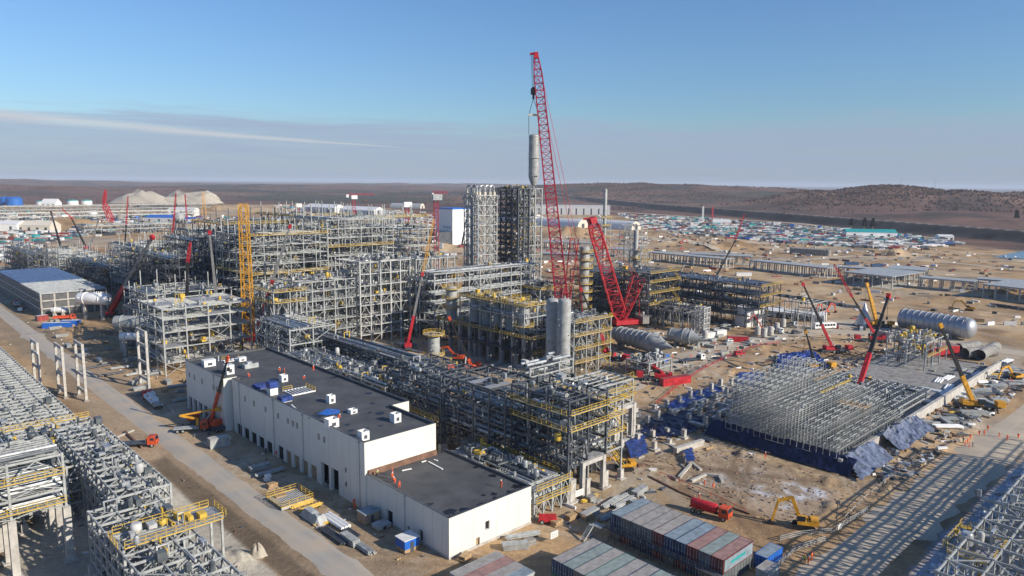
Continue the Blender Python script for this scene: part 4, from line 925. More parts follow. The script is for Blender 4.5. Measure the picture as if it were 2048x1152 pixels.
SF('outer wing with stacked grey pipes and yellow stair on two tall concrete posts', 134.5, 115.8, 22, 11, [10.8, 13, 15.2, 17.5], 3, 1, foot=9.5, bank={0: 10, 1: 10, 2: 10}, rails={1: 's', 2: 'se'}, deck=.2, brace=.7, joist=2, risers=20, junk=20, seed=11, th=.9, lengthwise='x', name='pipe_rack', cat='pipe rack', stairs='e')
SF('yellow-edged process platform in front of the twin grey columns', 136, 128, 24, 18, [4, 8.5, 12.5], 3, 3, foot=2, bank={0: 10, 1: 12}, rails={2: 'swe', 1: 's'}, deck=.6, brace=.4, joist=2, risers=50, junk=90, seed=12, name='process_platform', cat='process platform')
SF('open steel portal standing above the yellow-edged process platform', 140, 139, 18, 5, [13, 16, 18.5], 3, 1, bank={1: 6, 2: 6}, deck=0, brace=.5, joist=2, risers=10, junk=6, seed=13, lengthwise='x')
SF('low rack of pale mesh panels between the low roof and the pipe rack', 104, 103, 8.5, 26, [4, 6.5], 1, 5, bank={0: 8, 1: 9}, rails={0: 'w', 1: 'e'}, deck=.15, brace=.5, joist=.8, risers=70, junk=60, seed=14, name='pipe_rack', cat='pipe rack')
SF('sloping-beam walkway truss with yellow rails beside the low roof corner', 103, 100.5, 11, 2.2, [3.4, 6.2], 4, 1, bank={0: 2}, rails={0: 's', 1: 's'}, deck=.9, brace=1, joist=.9, risers=0, junk=0, seed=15, lengthwise='x', name='pipe_bridge', cat='pipe bridge')
def portal(label, a, b_, h, w, along='a', cols=.95, beams=(1.0,), name='concrete_portal', group=None, m='conc', dz=0):
    t = thing(name, label, 'concrete portal', site(a, b_, 0), SA, group); q = MB(); q.box(-cols/2, -cols/2, 0, cols/2, cols/2, h); q.k = 1; q.box(-cols * .9, -cols * .9, -.5, cols * .9, cols * .9, .5); me_ = q.mesh('column', [m, 'concd'])
    e = (w, 0) if along == 'a' else (0, w); ob('column', me_, t); ob('column', me_, t, (e[0], e[1], 0))
    for u in beams: q = MB(); z = h * u - .5; q.bar((cols/2 if along == 'a' else 0, cols/2 if along != 'a' else 0, z), (e[0] - (cols/2 if along == 'a' else 0), e[1] - (cols/2 if along != 'a' else 0), z), cols * .75, .9); q.build('beam', m if m == 'conc' else 'tan', t)
    return t
portal('concrete portal with a cross beam at the foot of the pipe rack corner', 118.5, 100.6, 8.3, 7.2)
portal('tall pair of concrete posts under the outer right wing', 150, 115.5, 10.8, 7, beams=(.98,))
for i, (x, y, h) in enumerate(((70, 764, 15.5), (118, 785, 17), (158, 790, 18.5), (281, 768, 20))):
    a, b_ = S(x, y); t = portal(['four-legged look: leftmost tall slender concrete portal left of the road', 'second tall concrete portal from the left beside the road', 'third tall concrete portal, nearest the road', 'tall concrete portal on the far side of the road by the steel frame'][i].replace('four-legged look: ', ''), a, b_ - 9, h, 8.8, 'b', .75, (1, .76, .46, .18)[: 4 if i else 3], 'concrete_portal', None, 'conc')
a, b_ = S(1140, 1003); q = MB(); q.box(-.9, -.9, 0, .9, .9, 5.3); q.box(-1.6, -1.6, 0, 1.6, 1.6, .35); o = q.build('concrete_post', 'conc'); o.location = site(a, b_); o.rotation_euler.z = SA; tag(o, 'thick concrete post at the outermost corner of the pipe rack', 'concrete post')

# reactor block
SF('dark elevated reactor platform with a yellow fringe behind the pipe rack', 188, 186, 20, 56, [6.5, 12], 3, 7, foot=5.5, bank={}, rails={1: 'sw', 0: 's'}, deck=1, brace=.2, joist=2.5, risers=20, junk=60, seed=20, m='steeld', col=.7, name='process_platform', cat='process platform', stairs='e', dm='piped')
for i, (a, b_, h, r_, pl) in enumerate(((192, 238, 14, 2.3, (5, 9, 13)), (195, 226, 11, 2.0, (10.5,)), (195, 219, 11.5, 2.0, (11,)), (195, 212, 11, 2.0, (10.5,)), (195, 204.5, 12, 2.2, (11.5,)), (194, 196, 12, 2.2, (3, 11.6)), (201, 222, 12, 1.9, (11.5,)), (202, 206, 12, 2, (11.5,)))):
    t = vertical_vessel(['fat grey column with three yellow rings at the left end of the dark platform', 'grey reactor vessel next to the fat ringed column', 'second grey reactor vessel from the left in the front row', 'third grey reactor vessel from the left in the front row',
        'fourth grey reactor vessel in the front row of the dark platform', 'reactor vessel nearest the right end of the dark platform', 'left reactor vessel in the back row of the dark platform', 'right reactor vessel in the back row of the dark platform'][i],
        site(a, b_, 12.3), r_, h, 'vessel', 'reactor_vessel', 'reactor vessel', (h * .3, h * .6), pl, seed=i)
SF('maze of yellow walkways and pipe arches over the reactor vessels', 190, 192, 14, 38, [19, 23.4], 2, 6, foot=12.4, deck=.1, brace=.1, bank={0: 3, 1: 4}, rails={1: 'sw', 0: 'e'}, joist=0, risers=50, junk=40, seed=21, name='process_platform', cat='process platform')
# twin grey columns
vertical_vessel('left one of the twin tall smooth grey-blue columns, in shade', P(1103, 757), 2.3, 29.5, 'vessel', 'tall_column', 'process column', (6, 14, 22), (), nozz=20, seed=31)
vertical_vessel('right one of the twin tall smooth grey columns, half sunlit', P(1126, 765), 2.3, 30.3, 'vessel', 'tall_column', 'process column', (6, 14, 22), (), nozz=26, seed=32)
# ringed column by the rack
vertical_vessel('grey column with a flared yellow top platform standing beside the cable gallery', P(868, 745), 2.2, 14.5, 'vessel', 'tall_column', 'process column', (5, 10), (3, 7, 14.6), nozz=8, seed=33)
# stepped platforms right of the twin columns
SF('stepped steel tower with yellow decks right of the twin grey columns', 193, 169.5, 21, 13, [5, 10, 15, 20], 3, 2, bank={0: 8, 1: 10, 2: 10}, rails={0: 's', 1: 's', 2: 'swe', 3: 's'}, deck=.5, brace=.4, joist=2, risers=60, junk=80, seed=22, stairs='e', name='process_platform', cat='process platform')
SF('dim pipe-filled block behind the twin grey columns', 208, 187, 18, 12, [6, 12, 16], 3, 3, bank={1: 16, 2: 20}, rails={1: 's'}, deck=.3, brace=.4, joist=2, risers=80, junk=140, seed=23, m='steeld', name='process_platform', cat='process platform')
SF('low shed-like frame in front of the ringed cone vessel', 212, 150, 14, 10, [3, 5.6], 2, 2, deck=.5, brace=.2, bank={}, risers=30, junk=50, seed=24)
SF('pipe terrace with short yellow masts behind the reactor block', 214, 200, 26, 42, [4.5, 9, 13], 3, 5, bank={1: 18, 2: 20}, rails={2: 's', 1: 's'}, deck=.3, brace=.4, joist=2, risers=140, junk=200, seed=25, m='steel', name='process_platform', cat='process platform')
SF('bright yellow-topped terrace at the foot of the lattice tower', 248, 240, 24, 36, [7, 13, 19], 3, 4, bank={1: 18, 2: 10}, rails={2: 'sw'}, deck=.5, brace=.6, joist=2, risers=120, junk=200, seed=26, m='steel', name='process_platform', cat='process platform', dm='yellow')
# big open frame in the middle and its gallery
SF('tall open multi-storey frame with chevron bracing in the middle of the site', 164.5, 266, 26, 20, [4, 8, 12, 17, 21, 25.5, 30.5, 35.5], 5, 3, foot=0, bank={2: 3, 3: 3, 5: 6}, deck=.35, brace=.5, joist=1.6, risers=120, junk=260, seed=27, m='steelp', col=.5, th=.65, over=1)
SF('right half of the tall open frame with glazed upper storeys', 191, 262, 22, 18, [4, 8, 14, 20, 27, 35.5], 5, 2, bank={1: 10, 2: 10}, deck=.9, brace=.5, joist=2, risers=60, junk=200, seed=28, m='steel', col=.45, th=.65)
SF('long grey duct gallery leading from the open frame to the looped-pipe tower', 192, 250, 66, 11, [8, 12, 17, 21, 26, 30], 10, 1, bank={0: 6, 2: 10, 3: 10, 4: 12, 5: 13}, deck=.85, brace=.55, joist=1.6, risers=20, junk=60, seed=29, lengthwise='x', m='steel', name='cable_gallery', cat='cable gallery')
SF('roofed block behind the tall open frame', 196, 284, 30, 24, [12, 22, 33], 4, 3, deck=1, brace=.3, bank={}, risers=40, junk=80, seed=30, m='steelp')
SF('left neighbour frame of the tall open frame with V braces', 138, 268, 26, 20, [4, 8, 12.5, 17, 21, 25, 29], 5, 3, deck=.3, brace=.5, bank={2: 6, 3: 6}, joist=1.6, risers=120, junk=240, seed=31, m='steel', col=.4, th=.62, over=3)
# open floor frame near the left road
SF('sparse grey frame with open plated floors beyond the white building', 85, 268, 32, 26, [4.6, 10.1, 15.8, 20.5, 24.1], 4, 3, foot=0, deck=.5, brace=.22, bank={0: 6, 2: 4}, joist=1.3, risers=30, junk=110, over=1, jm='steel', seed=32, m='steel', col=.45)
# left mass of process units
rl = random.Random(5)
MASS = [  # label, a, b, LA, LB, levels, na, nb, options
 ('pipe-laden frame behind the sparse plated floors', 92, 307, 34, 30, [6, 12, 18, 24], {}),
 ('dense grey unit with yellow landings behind the yellow lattice tower', 132, 300, 34, 34, [7, 14, 21, 28, 34], dict(rails={2: 'sw', 4: 's'})),
 ('dark dense rack block behind the white drums', 112, 345, 24, 34, [6, 12, 18, 25], dict(m='steeld')),
 ('shaded rack block in the heart of the left process area', 138, 342, 34, 36, [7, 14, 21, 29, 36], dict(rails={3: 's', 4: 'sw'})),
 ('pale unit right of the yellow lattice tower top', 172, 306, 34, 34, [7, 14, 22, 30, 38], dict(rails={3: 'sw'})),
 ('unit of arched ducts below the long yellow gangway', 212, 316, 30, 34, [8, 16, 24, 33], dict(m='steelp')),
 ('dark tangled rack beside the grey unfinished building', 116, 386, 20, 40, [6, 12, 18, 24], dict(m='steeld')),
 ('dark block behind the boom of the grey and red crane', 138, 386, 32, 42, [7, 14, 21, 28], dict(m='steeld')),
 ('grey unit with white tank tops in the left middle distance', 176, 348, 34, 40, [7, 15, 24, 33, 38], dict(rails={2: 's', 4: 'sw'})),
 ('unit carrying a long yellow gangway on its roof', 216, 356, 50, 30, [9, 18, 27, 36], dict(rails={3: 'swe'}, dm='yellow')),
 ('rack block left of the spherical tanks', 178, 394, 40, 44, [8, 16, 24, 31], {}),
 ('pale stepped rack at the far left behind the grey building', 126, 434, 34, 50, [6, 12, 18, 23], {}),
 ('low dark rack trailing off to the far left', 120, 492, 30, 70, [6, 11, 16], dict(m='steeld')),
 ('unit behind the spherical tanks with yellow floors', 226, 396, 44, 44, [9, 18, 27, 33], dict(rails={1: 's', 2: 's', 3: 'sw'})),
 ('far grey rack under the dark telescopic booms', 172, 446, 46, 60, [8, 15, 22], {}),
 ('far pale rack behind the orange dome plant', 230, 450, 50, 60, [8, 16, 23], dict(m='steelp')),
 ('low distant pipe racks at the left end of the plant', 160, 520, 50, 90, [7, 13], {}),
 ('outlying rack of grey pipes near the beige tent halls', 110, 570, 36, 90, [6, 11], {}),
 ('dark rack squeezed behind the far end of the unfinished building', 96, 556, 14, 80, [6, 11, 15], dict(m='steeld')),
 ('far rack on the plain left of the distant red crawler crane', 220, 560, 50, 110, [8, 15, 20], {}),
 ('very distant pipe racks below the gravel mounds', 300, 620, 70, 140, [8, 14], dict(m='steelp')),
]
for i, (lab, a, b_, LA, LB, lv, o) in enumerate(MASS):
    top = lv[-1] * (1.0 if i in (0, 12) else 1.36) ; n_l = max(2, round(top / 4.3)); old = lv; lv = [round(top * (q_ + 1) / n_l, 1) for q_ in range(n_l)]
    k = dict(dm='piped', bank={1: 8, n_l - 1: 10}, deck=.34, brace=.42, joist=2.0, risers=110, junk=150, rails={}); k.update(o)
    if i not in (0, 2, 6, 7): LA += 3; LB += 3
    k['rails'] = {min(n_l - 1, round((old[q_] / old[-1]) * n_l) - 1): v for q_, v in k['rails'].items()}
    if i in (0, 2, 3, 6, 7, 12): k['junk'] = 200; k['m'] = 'steeld' if i else 'steel'; k['deck'] = .4; k['dm'] = 'piped'  # dark steel and plates stand in for deep shade in these units
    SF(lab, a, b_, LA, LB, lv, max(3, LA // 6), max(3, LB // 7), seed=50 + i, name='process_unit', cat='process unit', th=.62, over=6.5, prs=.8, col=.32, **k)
SF('very distant pipe rack strung across the far left plain', 190, 1405, 330, 26, [7, 13], 30, 2, bank={1: 10}, deck=.2, brace=.3, joist=6, risers=60, junk=220, seed=75, m='steelp', th=2.2, prs=2, name='process_unit', cat='process unit')
SF('second very distant rack line before the blue and teal tanks', 250, 1690, 420, 26, [8, 15], 34, 2, bank={1: 10}, deck=.2, brace=.3, joist=6, risers=60, junk=220, seed=76, m='steel', th=2.6, prs=2, name='process_unit', cat='process unit')
SF('distant storage rack near the beige hall', 236, 1010, 110, 40, [7, 12], 12, 3, bank={1: 8}, deck=.4, brace=.3, joist=4, risers=40, junk=160, seed=77, m='steel', th=1.6, prs=1.6, name='process_unit', cat='process unit')
# right hand dark structures
SF('tall dark-netted frame with yellow landings behind the second red crane', 290, 207, 26, 22, [5.5, 11, 16.5, 22, 26.5], 3, 3, bank={1: 10, 2: 10, 3: 10}, rails={1: 's', 2: 's', 3: 's', 4: 's'}, deck=1, brace=.3, joist=2, risers=40, junk=60, seed=80, m='steeld', dm='piped', name='process_unit', cat='process unit', stairs='e')
SF('dark netted frame behind the V of the second red crane', 292, 230, 24, 30, [4, 8, 12, 16, 20, 24], 3, 4, bank={1: 8}, rails={2: 's', 5: 's'}, deck=1, brace=.5, joist=0, risers=40, junk=60, seed=79, m='steeld', dm='piped', name='process_unit', cat='process unit')
SF('long dark pipe-rack building with yellow decks at its right end', 326, 168, 22, 66, [6, 11, 16, 21], 3, 10, bank={1: 18, 2: 18, 3: 18}, rails={1: 's', 2: 's', 3: 's'}, deck=.7, brace=.3, joist=2, risers=60, junk=150, seed=81, m='steeld', name='process_unit', cat='process unit', dm='piped')
SF('low open pipe frame above the grey cone vessels', 297, 186, 13, 27, [8.5, 10.8], 2, 5, bank={1: 9}, deck=.05, brace=.8, joist=1.5, risers=20, junk=40, seed=82, m='steel')
SF('slender white lattice stair tower at the end of the low open pipe frame', 297, 180, 5, 5, [2.5, 5, 7.5, 10, 12.5], 2, 2, deck=.1, brace=1, joist=0, bank={}, risers=0, junk=0, seed=83, m='steelp', name='stair_tower', cat='stair tower')
SF('light open frame right of the long dark pipe-rack building', 345, 150, 16, 14, [8, 13], 2, 2, deck=0, brace=.5, bank={}, joist=3, risers=6, junk=6, seed=84, m='steel')
SF('small new frame with yellow beams inside by the stacked concrete rings', 300, 86, 26, 14, [5.5, 11], 3, 2, bank={}, deck=.1, brace=.1, joist=2.4, risers=20, junk=60, seed=85, m='steel', jm='yellow', rails={0: 's'})
SF('thin white mast frame beside the half-round hangars', 520, 385, 14, 20, [8, 16, 24, 33], 2, 3, bank={}, deck=.1, brace=.5, joist=3, risers=40, junk=20, seed=86, m='steelp')
SF('stair tower wrapped round the thin chimney', 352, 258, 10, 8, [6, 12, 18, 24, 30], 1, 1, bank={}, deck=.8, brace=.7, rails={0: 's', 1: 's', 2: 's', 3: 's', 4: 's'}, risers=6, junk=20, seed=87, m='steel', name='stair_tower', cat='stair tower')
SF('yellow-decked tower around the tall thin chimney', 398, 326, 10, 10, [8, 16, 24, 32, 40, 46], 1, 1, bank={}, deck=.8, brace=.7, rails={k: 's' for k in range(6)}, risers=6, junk=20, seed=88, m='steel', name='stair_tower', cat='stair tower')
def stack(label, x, ytop, ybase, depth_base, r_, flare=0):
    b_ = P(x, ybase); h = PD(x, ytop, b_.y).z; return vertical_vessel(label, b_, r_, h, 'vessel', 'chimney', 'chimney', [h * k / 7 for k in range(1, 7)], (h * .6,), nozz=6, seed=int(x))
stack('tallest thin grey chimney right of the red booms', 1206, 378, 560, 0, 1.35); stack('shorter thin grey chimney beside the white dome', 1268, 460, 600, 0, 1.4)
vertical_vessel('slim column wrapped in yellow landings between the red cranes', P(1166, 645), 2.5, hgt(1166, 492, 645), 'vessel', 'tall_column', 'process column', (), tuple(range(8, 39, 4)), nozz=6, seed=41)

# tower of looping pipes
def pipe_tower():
    a, b_ = 252.8, 291; t = thing('looped_pipe_tower', 'tall white lattice tower crowned with a row of inverted U pipes', 'pipe tower', site(a, b_), SA)
    H_ = 63.0; A_, B_ = 13.5, 11.5; nx, ny = 3, 3
    lv = [i * H_ / 12 for i in range(13)]
    for i in range(nx + 1):
        for j in range(ny + 1):
            if 0 < i < nx and 0 < j < ny: continue
            q = MB(); q.tube([(A_ * i / nx, B_ * j / ny, 0), (A_ * i / nx, B_ * j / ny, H_)], .3, 8); q.build('column', 'steelp', t, True)
    for side in range(4):
        q = MB(); n_ = nx if side < 2 else ny; L = A_ if side < 2 else B_; pt = (lambda u, z: (u, (0.0, B_)[side], z)) if side < 2 else (lambda u, z: ((0.0, A_)[side - 2], u, z))
        for k in range(12):
            q.bar(pt(0, lv[k + 1]), pt(L, lv[k + 1]), .34)
            for j in range(n_):
                u0, u1 = L * j / n_, L * (j + 1) / n_; q.bar(pt(u0 if j % 2 else u1, lv[k]), pt(u1 if j % 2 else u0, lv[k + 1]), .28)
        q.build('bracing', 'steelp', t)
    for j, (x0, y0, dx, dy) in enumerate([(1.2, 10.5, 0, -3.6), (1.2, 6, 0, -3.6), (4, 8, 0, -3.6), (2.2, 1.4, 3.6, 0), (6, 1.4, 3.6, 0), (9.4, 1.4, 3.2, 0)]):
        q = MB(); z0 = H_ - 1; pts = [(x0, y0, 2), (x0, y0, z0)] + [(x0 + dx * (1 - math.cos(u)) / 2, y0 + dy * (1 - math.cos(u)) / 2, z0 + 4 + 2.3 * math.sin(u)) for u in np.linspace(0, PI, 9)] + [(x0 + dx, y0 + dy, z0), (x0 + dx, y0 + dy, 2)]
        q.tube(pts, .5, 8); q.build('looped_pipe', 'pipe', t, True); q = MB(); q.lathe((x0 + dx, y0 + dy, z0 - .5), [(.8, 0), (.8, 3.4)], 10); q.lathe((x0, y0, z0 - .5), [(.8, 0), (.8, 3.4)], 10); q.build('pipe_collar', 'cream', t, True)
    q = MB()
    for s_ in range(4):
        for u in np.linspace(0, 1, 4):
            p = [(A_ * u, 0), (A_ * u, B_), (0, B_ * u), (A_, B_ * u)][s_]; o_ = [(0, -1.6), (0, 1.6), (-1.6, 0), (1.6, 0)][s_]; q.bar((p[0], p[1], H_ - 3), (p[0] + o_[0], p[1] + o_[1], H_), .3)
    q.build('bracket', 'steelp', t)
pipe_tower()
SF('shade-darkened left side of the tall steel tower with crowded floors behind the looped pipes', 293, 302, 9, 20, [round(66.5 * (k + 1) / 20, 1) for k in range(20)], 2, 4, bank={}, deck=1, brace=.8, joist=2, risers=80, junk=500, seed=90, m='steeld', dm='piped', name='process_tower', cat='process tower', col=.7)  # left face of one tower, dark steel for shade and dense decks
SF('lighter sunlit-toned right side of the same tower, chevron-braced, directly under the hanging vessel', 302.3, 303, 11, 14, [round(66.5 * (k + 1) / 12, 1) for k in range(12)], 2, 2, bank={}, deck=.3, brace=1, joist=3, risers=30, junk=120, seed=91, m='steel', name='process_tower', cat='process tower', col=.7)  # lit face of the same tower, coloured lighter than the shaded one

# ------------------------------------------------------------------ racks in the near corners
SF('descending pipe trestle in the lower left corner with a yellow landing', 29.5, 62, 11, 76, [3, 5.2, 7.5, 9.7, 12], 3, 22, foot=2, bank={0: 7, 2: 9, 3: 9}, prs=.6, deck=.0, brace=.6, joist=0, plan=True, risers=60, junk=90, seed=101, m='steel', name='pipe_rack', cat='pipe rack', lengthwise='y')
t = SF('yellow-railed landing platform across the lower left trestle', 30, 119.5, 15.5, 5, [12.3], 2, 1, foot=0, bank={}, deck=1, brace=.4, joist=1, risers=0, junk=12, seed=102, rails={0: 'snew'}, name='landing_platform', cat='landing platform', jm='yellow')
SF('upper stretch of the lower left trestle, narrowing uphill', 34.5, 138.5, 9, 48, [3, 5.6, 8, 10.4, 13], 3, 15, foot=2, bank={0: 6, 2: 8, 3: 8}, prs=.6, deck=.0, brace=.6, joist=0, plan=True, risers=60, junk=90, seed=103, name='pipe_rack', cat='pipe rack')
SF('rack wing on tall concrete posts at the left edge with two yellow walkways', -14, 147, 42, 13, [11.5, 14, 17, 20.5], 5, 2, foot=10.5, bank={0: 8, 1: 14, 2: 14, 3: 6}, rails={0: 's', 2: 's'}, deck=.12, brace=.5, joist=1.2, risers=20, junk=40, seed=104, lengthwise='x', name='pipe_rack', cat='pipe rack', col=.4)
SF('broad steel tangle joining the trestle and the left edge racks', 20, 165, 24, 32, [3.5, 6, 8.7, 11.4], 6, 9, foot=2, prs=.6, bank={0: 10, 2: 18, 3: 9}, deck=.03, brace=.6, joist=0, plan=True, risers=120, junk=160, seed=105, rails={3: 'n'}, name='pipe_rack', cat='pipe rack')
SF('long low rack receding along the left edge towards the concrete portals', 16, 199, 27, 130, [2.6, 5, 7.4, 9.6], 7, 40, foot=0, prs=.5, bank={1: 16, 2: 24, 3: 12}, deck=.0, brace=.6, joist=0, plan=True, risers=140, junk=200, seed=106, name='pipe_rack', cat='pipe rack')
SF('trussed pipe rack filling the lower right corner', 108, 13, 112, 14, [9, 13, 17], 24, 3, foot=2, bank={0: 7, 1: 3}, deck=0, brace=.7, joist=0, th=.7, plan=True, risers=10, junk=24, seed=107, lengthwise='x', name='pipe_rack', cat='pipe rack')
SF('yellow stair landing on the flank of the lower right rack', 121, 24, 9, 5, [14.6], 1, 1, foot=0, bank={}, deck=1, brace=.3, joist=1, risers=0, junk=10, seed=108, rails={0: 'snew'}, name='landing_platform', cat='landing platform', jm='yellow', stairs='e')
SF('parallel outer rack beyond the lower right rack', 100, -6, 150, 8, [17, 23], 30, 2, foot=2, bank={1: 1}, deck=.0, brace=.3, th=.6, joist=0, risers=0, junk=0, seed=109, lengthwise='x', name='pipe_rack', cat='pipe rack')

# ------------------------------------------------------------------ cranes
def crawler_crane(label, foot, head, mast=None, w0=5.2, w1=3.0, t_=.42, stays=(), drop=None, jib=None):
    foot = Vector(foot); head = Vector(head); base = Vector((foot.x, foot.y, 0)); t = thing('crawler_crane', label, 'crawler crane', base)
    d = head - foot; hd = math.atan2(d.y, d.x); L = lambda v: Vector(v) - base
    q = MB()
    for s_ in (-1, 1): c = Vector((-math.sin(hd), math.cos(hd), 0)) * 4.5 * s_; u = Vector((math.cos(hd), math.sin(hd), 0)) * 6; q.bar(c - u + Vector((0, 0, .9)), c + u + Vector((0, 0, .9)), 1.5, 1.8, True)
    q.build('crawler_track', 'black', t)
    q = MB(); u = Vector((math.cos(hd), math.sin(hd), 0)); q.bar(-u * 11 + Vector((0, 0, 3)), u * 4 + Vector((0, 0, 3)), 4.5, 2.2, True); q.build('superstructure', 'red', t)
    q = MB(); q.bar(-u * 13 + Vector((0, 0, 4)), -u * 9.5 + Vector((0, 0, 4)), 8, 3.6, True); q.build('counterweight', 'concd', t)
    q = MB(); lattice(q, L(foot) + Vector((0, 0, 3)), L(head), w0, w1, t=t_, seg=int((L(head) - L(foot)).length / w0 * 1.9)); q.build('boom', 'crim' if w1 < 4 else 'red', t)
    q = MB(); q.bar(L(head) - d.normalized() * 1.5, L(head) + d.normalized() * 1.2, w1 * .9, w1 * .6, True); q.bar(L(head) + d.normalized() * .8, L(head) + Vector((-w1 * .8, 0, .4)), .9, .9, True); q.build('boom_head', 'red', t)
    if mast is not None:
        mh = Vector(mast); q = MB(); lattice(q, L(foot) + Vector((0, 0, 3)), L(mh), w0 * .42, w1 * 1.15, t=t_ * .62, seg=int((L(mh) - L(foot)).length / w0 * 1.7), ends=False); q.build('mast', 'red', t)
        q = MB(); [q.tube([L(mh) + Vector((dx, 0, 0)), L(head) + Vector((dx, 0, -1))], .1, 4) for dx in (-1.0, 1.0)]; q.tube([L(mh), -u * 10 + Vector((0, 0, 4))], .2, 4); q.build('pendant_line', 'red', t)
    return t
mb_ = P(1140, 655); D1 = mb_.y
head = PD(1072, 110, D1 - 4); mast = PD(1149, 478, D1 + 8)
C1 = crawler_crane('giant red crawler crane whose near-vertical lattice boom lifts the hanging vessel', (mb_.x - 3, mb_.y, 0), head, mast, 6.05, 3.6)
hv = PD(1067, 378, D1 - 4); vt = PD(1067, 268, D1 - 4)
t = thing('lifted_vessel', 'pale grey vessel with a pointed bottom hanging from the giant red crane', 'lifted vessel', hv); q = MB(); Hh = (vt - hv).length; rv = 2.45
q.lathe((0, 0, 0), [(.1, 0), (.35, .2), (.4, 1.6), (1.1, 1.9), (1.6, 3.0), (rv * .93, 5.0), (rv, 6), (rv, Hh - 1.2), (rv * .9, Hh - .5), (rv * .4, Hh)], 32); q.build('shell', 'vessel', t, True)
q = MB(); [q.lathe((0, 0, z), [(rv, 0), (rv + f_, .03), (rv + f_, .25), (rv, .3)], 32) for z, f_ in ((6, .12), (10, .1), (14.2, .5), (19, .1), (22.5, .1), (Hh - 1.5, .2))]
for k in range(26): a = rnd.uniform(0, 6.28); z = rnd.uniform(7, Hh - 2); q.tube([(rv * math.cos(a), rv * math.sin(a), z), ((rv + .35) * math.cos(a), (rv + .35) * math.sin(a), z)], .14, 5)
q.build('nozzle', 'vessel', t, True)
q = MB(); q.box(.3, -rv - .05, 5.6, .8, -rv + .3, 6.2); q.box(1.2, -rv * .9 - .05, 5.6, 1.6, -rv + .5, 6.2); q.build('access_hole', 'dark', t)
bk = PD(1067, 183, D1 - 4) - Vector(); sp = PD(1067.5, 230, D1 - 4)
t2 = thing('hook_block', 'black hook block with slings and a cream spreader beam above the hanging vessel', 'hook block', bk)
q = MB(); q.lathe((0, 0, -1.8), [(.3, 0), (1.3, .6), (1.3, 3.0), (.5, 3.8)], 10); q.box(-.5, -.5, -3.4, .5, .5, -1.8); q.build('sheave_block', 'black', t2)
q = MB(); e = sp - bk; q.bar(e + Vector((-2.4, 0, 0)), e + Vector((2.6, 0, 0)), .7, .9, True); q.build('spreader_beam', 'cream', t2)
q = MB(); hd_ = head - bk
for dx in (-2.3, 2.5): q.tube([Vector((0, 0, -3.2)), e + Vector((dx, 0, 0))], .12, 4); q.tube([e + Vector((dx, 0, 0)), vt - bk + Vector((dx * .93, 0, -.6))], .12, 4)
for dx in (-.5, 0, .5): q.tube([Vector((dx, 0, 2)), hd_ + Vector((-1.8 + dx, 0, 0))], .09, 4)
q.build('rope', 'black', t2)
b2 = P(1243, 656); crawler_crane('second red crawler crane with a short thick boom and mast forming a V', b2, PD(1184, 440, b2.y - 6), PD(1276, 556, b2.y + 6), 6.2, 5.2, .42)
t = thing('folded_boom', 'short red lattice jib folded down beside the head of the second red crane', 'crane jib', PD(1202, 500, b2.y + 4)); q = MB(); lattice(q, (0, 0, 0), PD(1188, 442, b2.y + 4) - PD(1202, 500, b2.y + 4), 4.4, 4, t=.4); q.build('lattice', 'red', t)

def TC(label, bx, by, tx, ty, red='red', upper='black', f=.38, jib=None, dy=0, wide=1.25, hook=8, z=None, **k):
    b_ = P(bx, by); b_.z = zat(b_.x, b_.y) if z is None else z; tip = PD(tx, ty, b_.y + dy); j = None if jib is None else PD(jib[0], jib[1], b_.y + dy)
    return telescopic_crane(label, b_, tip, red, upper, f, jib=j, wide=wide, hook=hook, **k)
TC('orange mobile crane with a black boom beside the far block of the white building', 418, 856, 455, 717, 'orange', 'black', .46, heading=R(150), dy=-4, hook=3, wide=.95)
TC('mobile crane with red boom base and a yellow lattice jib by the cable gallery', 816, 697, 845, 548, 'red', 'boomg', .40, jib=(868, 438), heading=R(100), hook=4, jm='cyel', wide=1.6)
TC('small mobile crane with orange base and black boom inside the reactor yard', 936, 742, 899, 636, 'orange', 'black', .12, heading=R(200), hook=5)
TC('mobile crane with a dark boom and short red base beside the process platform', 1222, 718, 1162, 578, 'red', 'black', .30, heading=R(-40), wide=1.4)
TC('crane with a black boom and yellow head rising behind the scaffold', 1634, 742, 1611, 662, 'cyel', 'black', .05, heading=R(20), wide=1.2)
TC('mobile crane with red lower boom and long dark upper boom left of the cone', 1668, 706, 1606, 568, 'red', 'black', .36, heading=R(10))
TC('mobile crane with a bright red lattice jib high above its dark boom', 1746, 684, 1702, 590, 'red', 'black', .44, jib=(1668, 528), heading=R(170))
TC('crane with black boom and big red base standing in the scaffold yard', 1716, 790, 1777, 592, 'red', 'black', .36, heading=R(60), wide=1.9, dy=20)
TC('yellow mobile crane with long black boom at the right edge of the pad', 1952, 818, 1881, 650, 'cyel', 'black', .34, heading=R(-10), wide=1.4)
TC('crane with a thick all yellow boom standing beside the silver cone', 1757, 655, 1734, 568, 'cyel', 'cyel', .5, heading=R(10), wide=1.8)
TC('far crane with thin dark boom ending red above the container yard', 1428, 574, 1470, 482, 'black', 'black', .4, jib=(1489, 428), heading=R(0))
TC('crane with fat red base and grey boom leaning right by the white drums', 226, 634, 305, 474, 'red', 'boomg', .36, heading=R(60), wide=2.6, dy=-14)
TC('crane with upright red jib over the left process area', 376, 706, 375, 528, 'black', 'black', .4, jib=(381, 484), heading=R(90), wide=1.9)
TC('crane with a red base and thin grey boom leaning right beside the lattice tower', 514, 685.5, 580, 452, 'red', 'boomg', .52, heading=R(60), wide=1.5)
TC('crane with grey boom leaning slightly left near a silver drum', 444, 696, 419, 464, 'red', 'boomg', .40, heading=R(100), wide=1.6)
TC('crane with red angled jib over the duct unit', 598, 584, 645, 508, 'black', 'boomg', .3, jib=(687, 470), heading=R(30), wide=1.8, dy=-30)
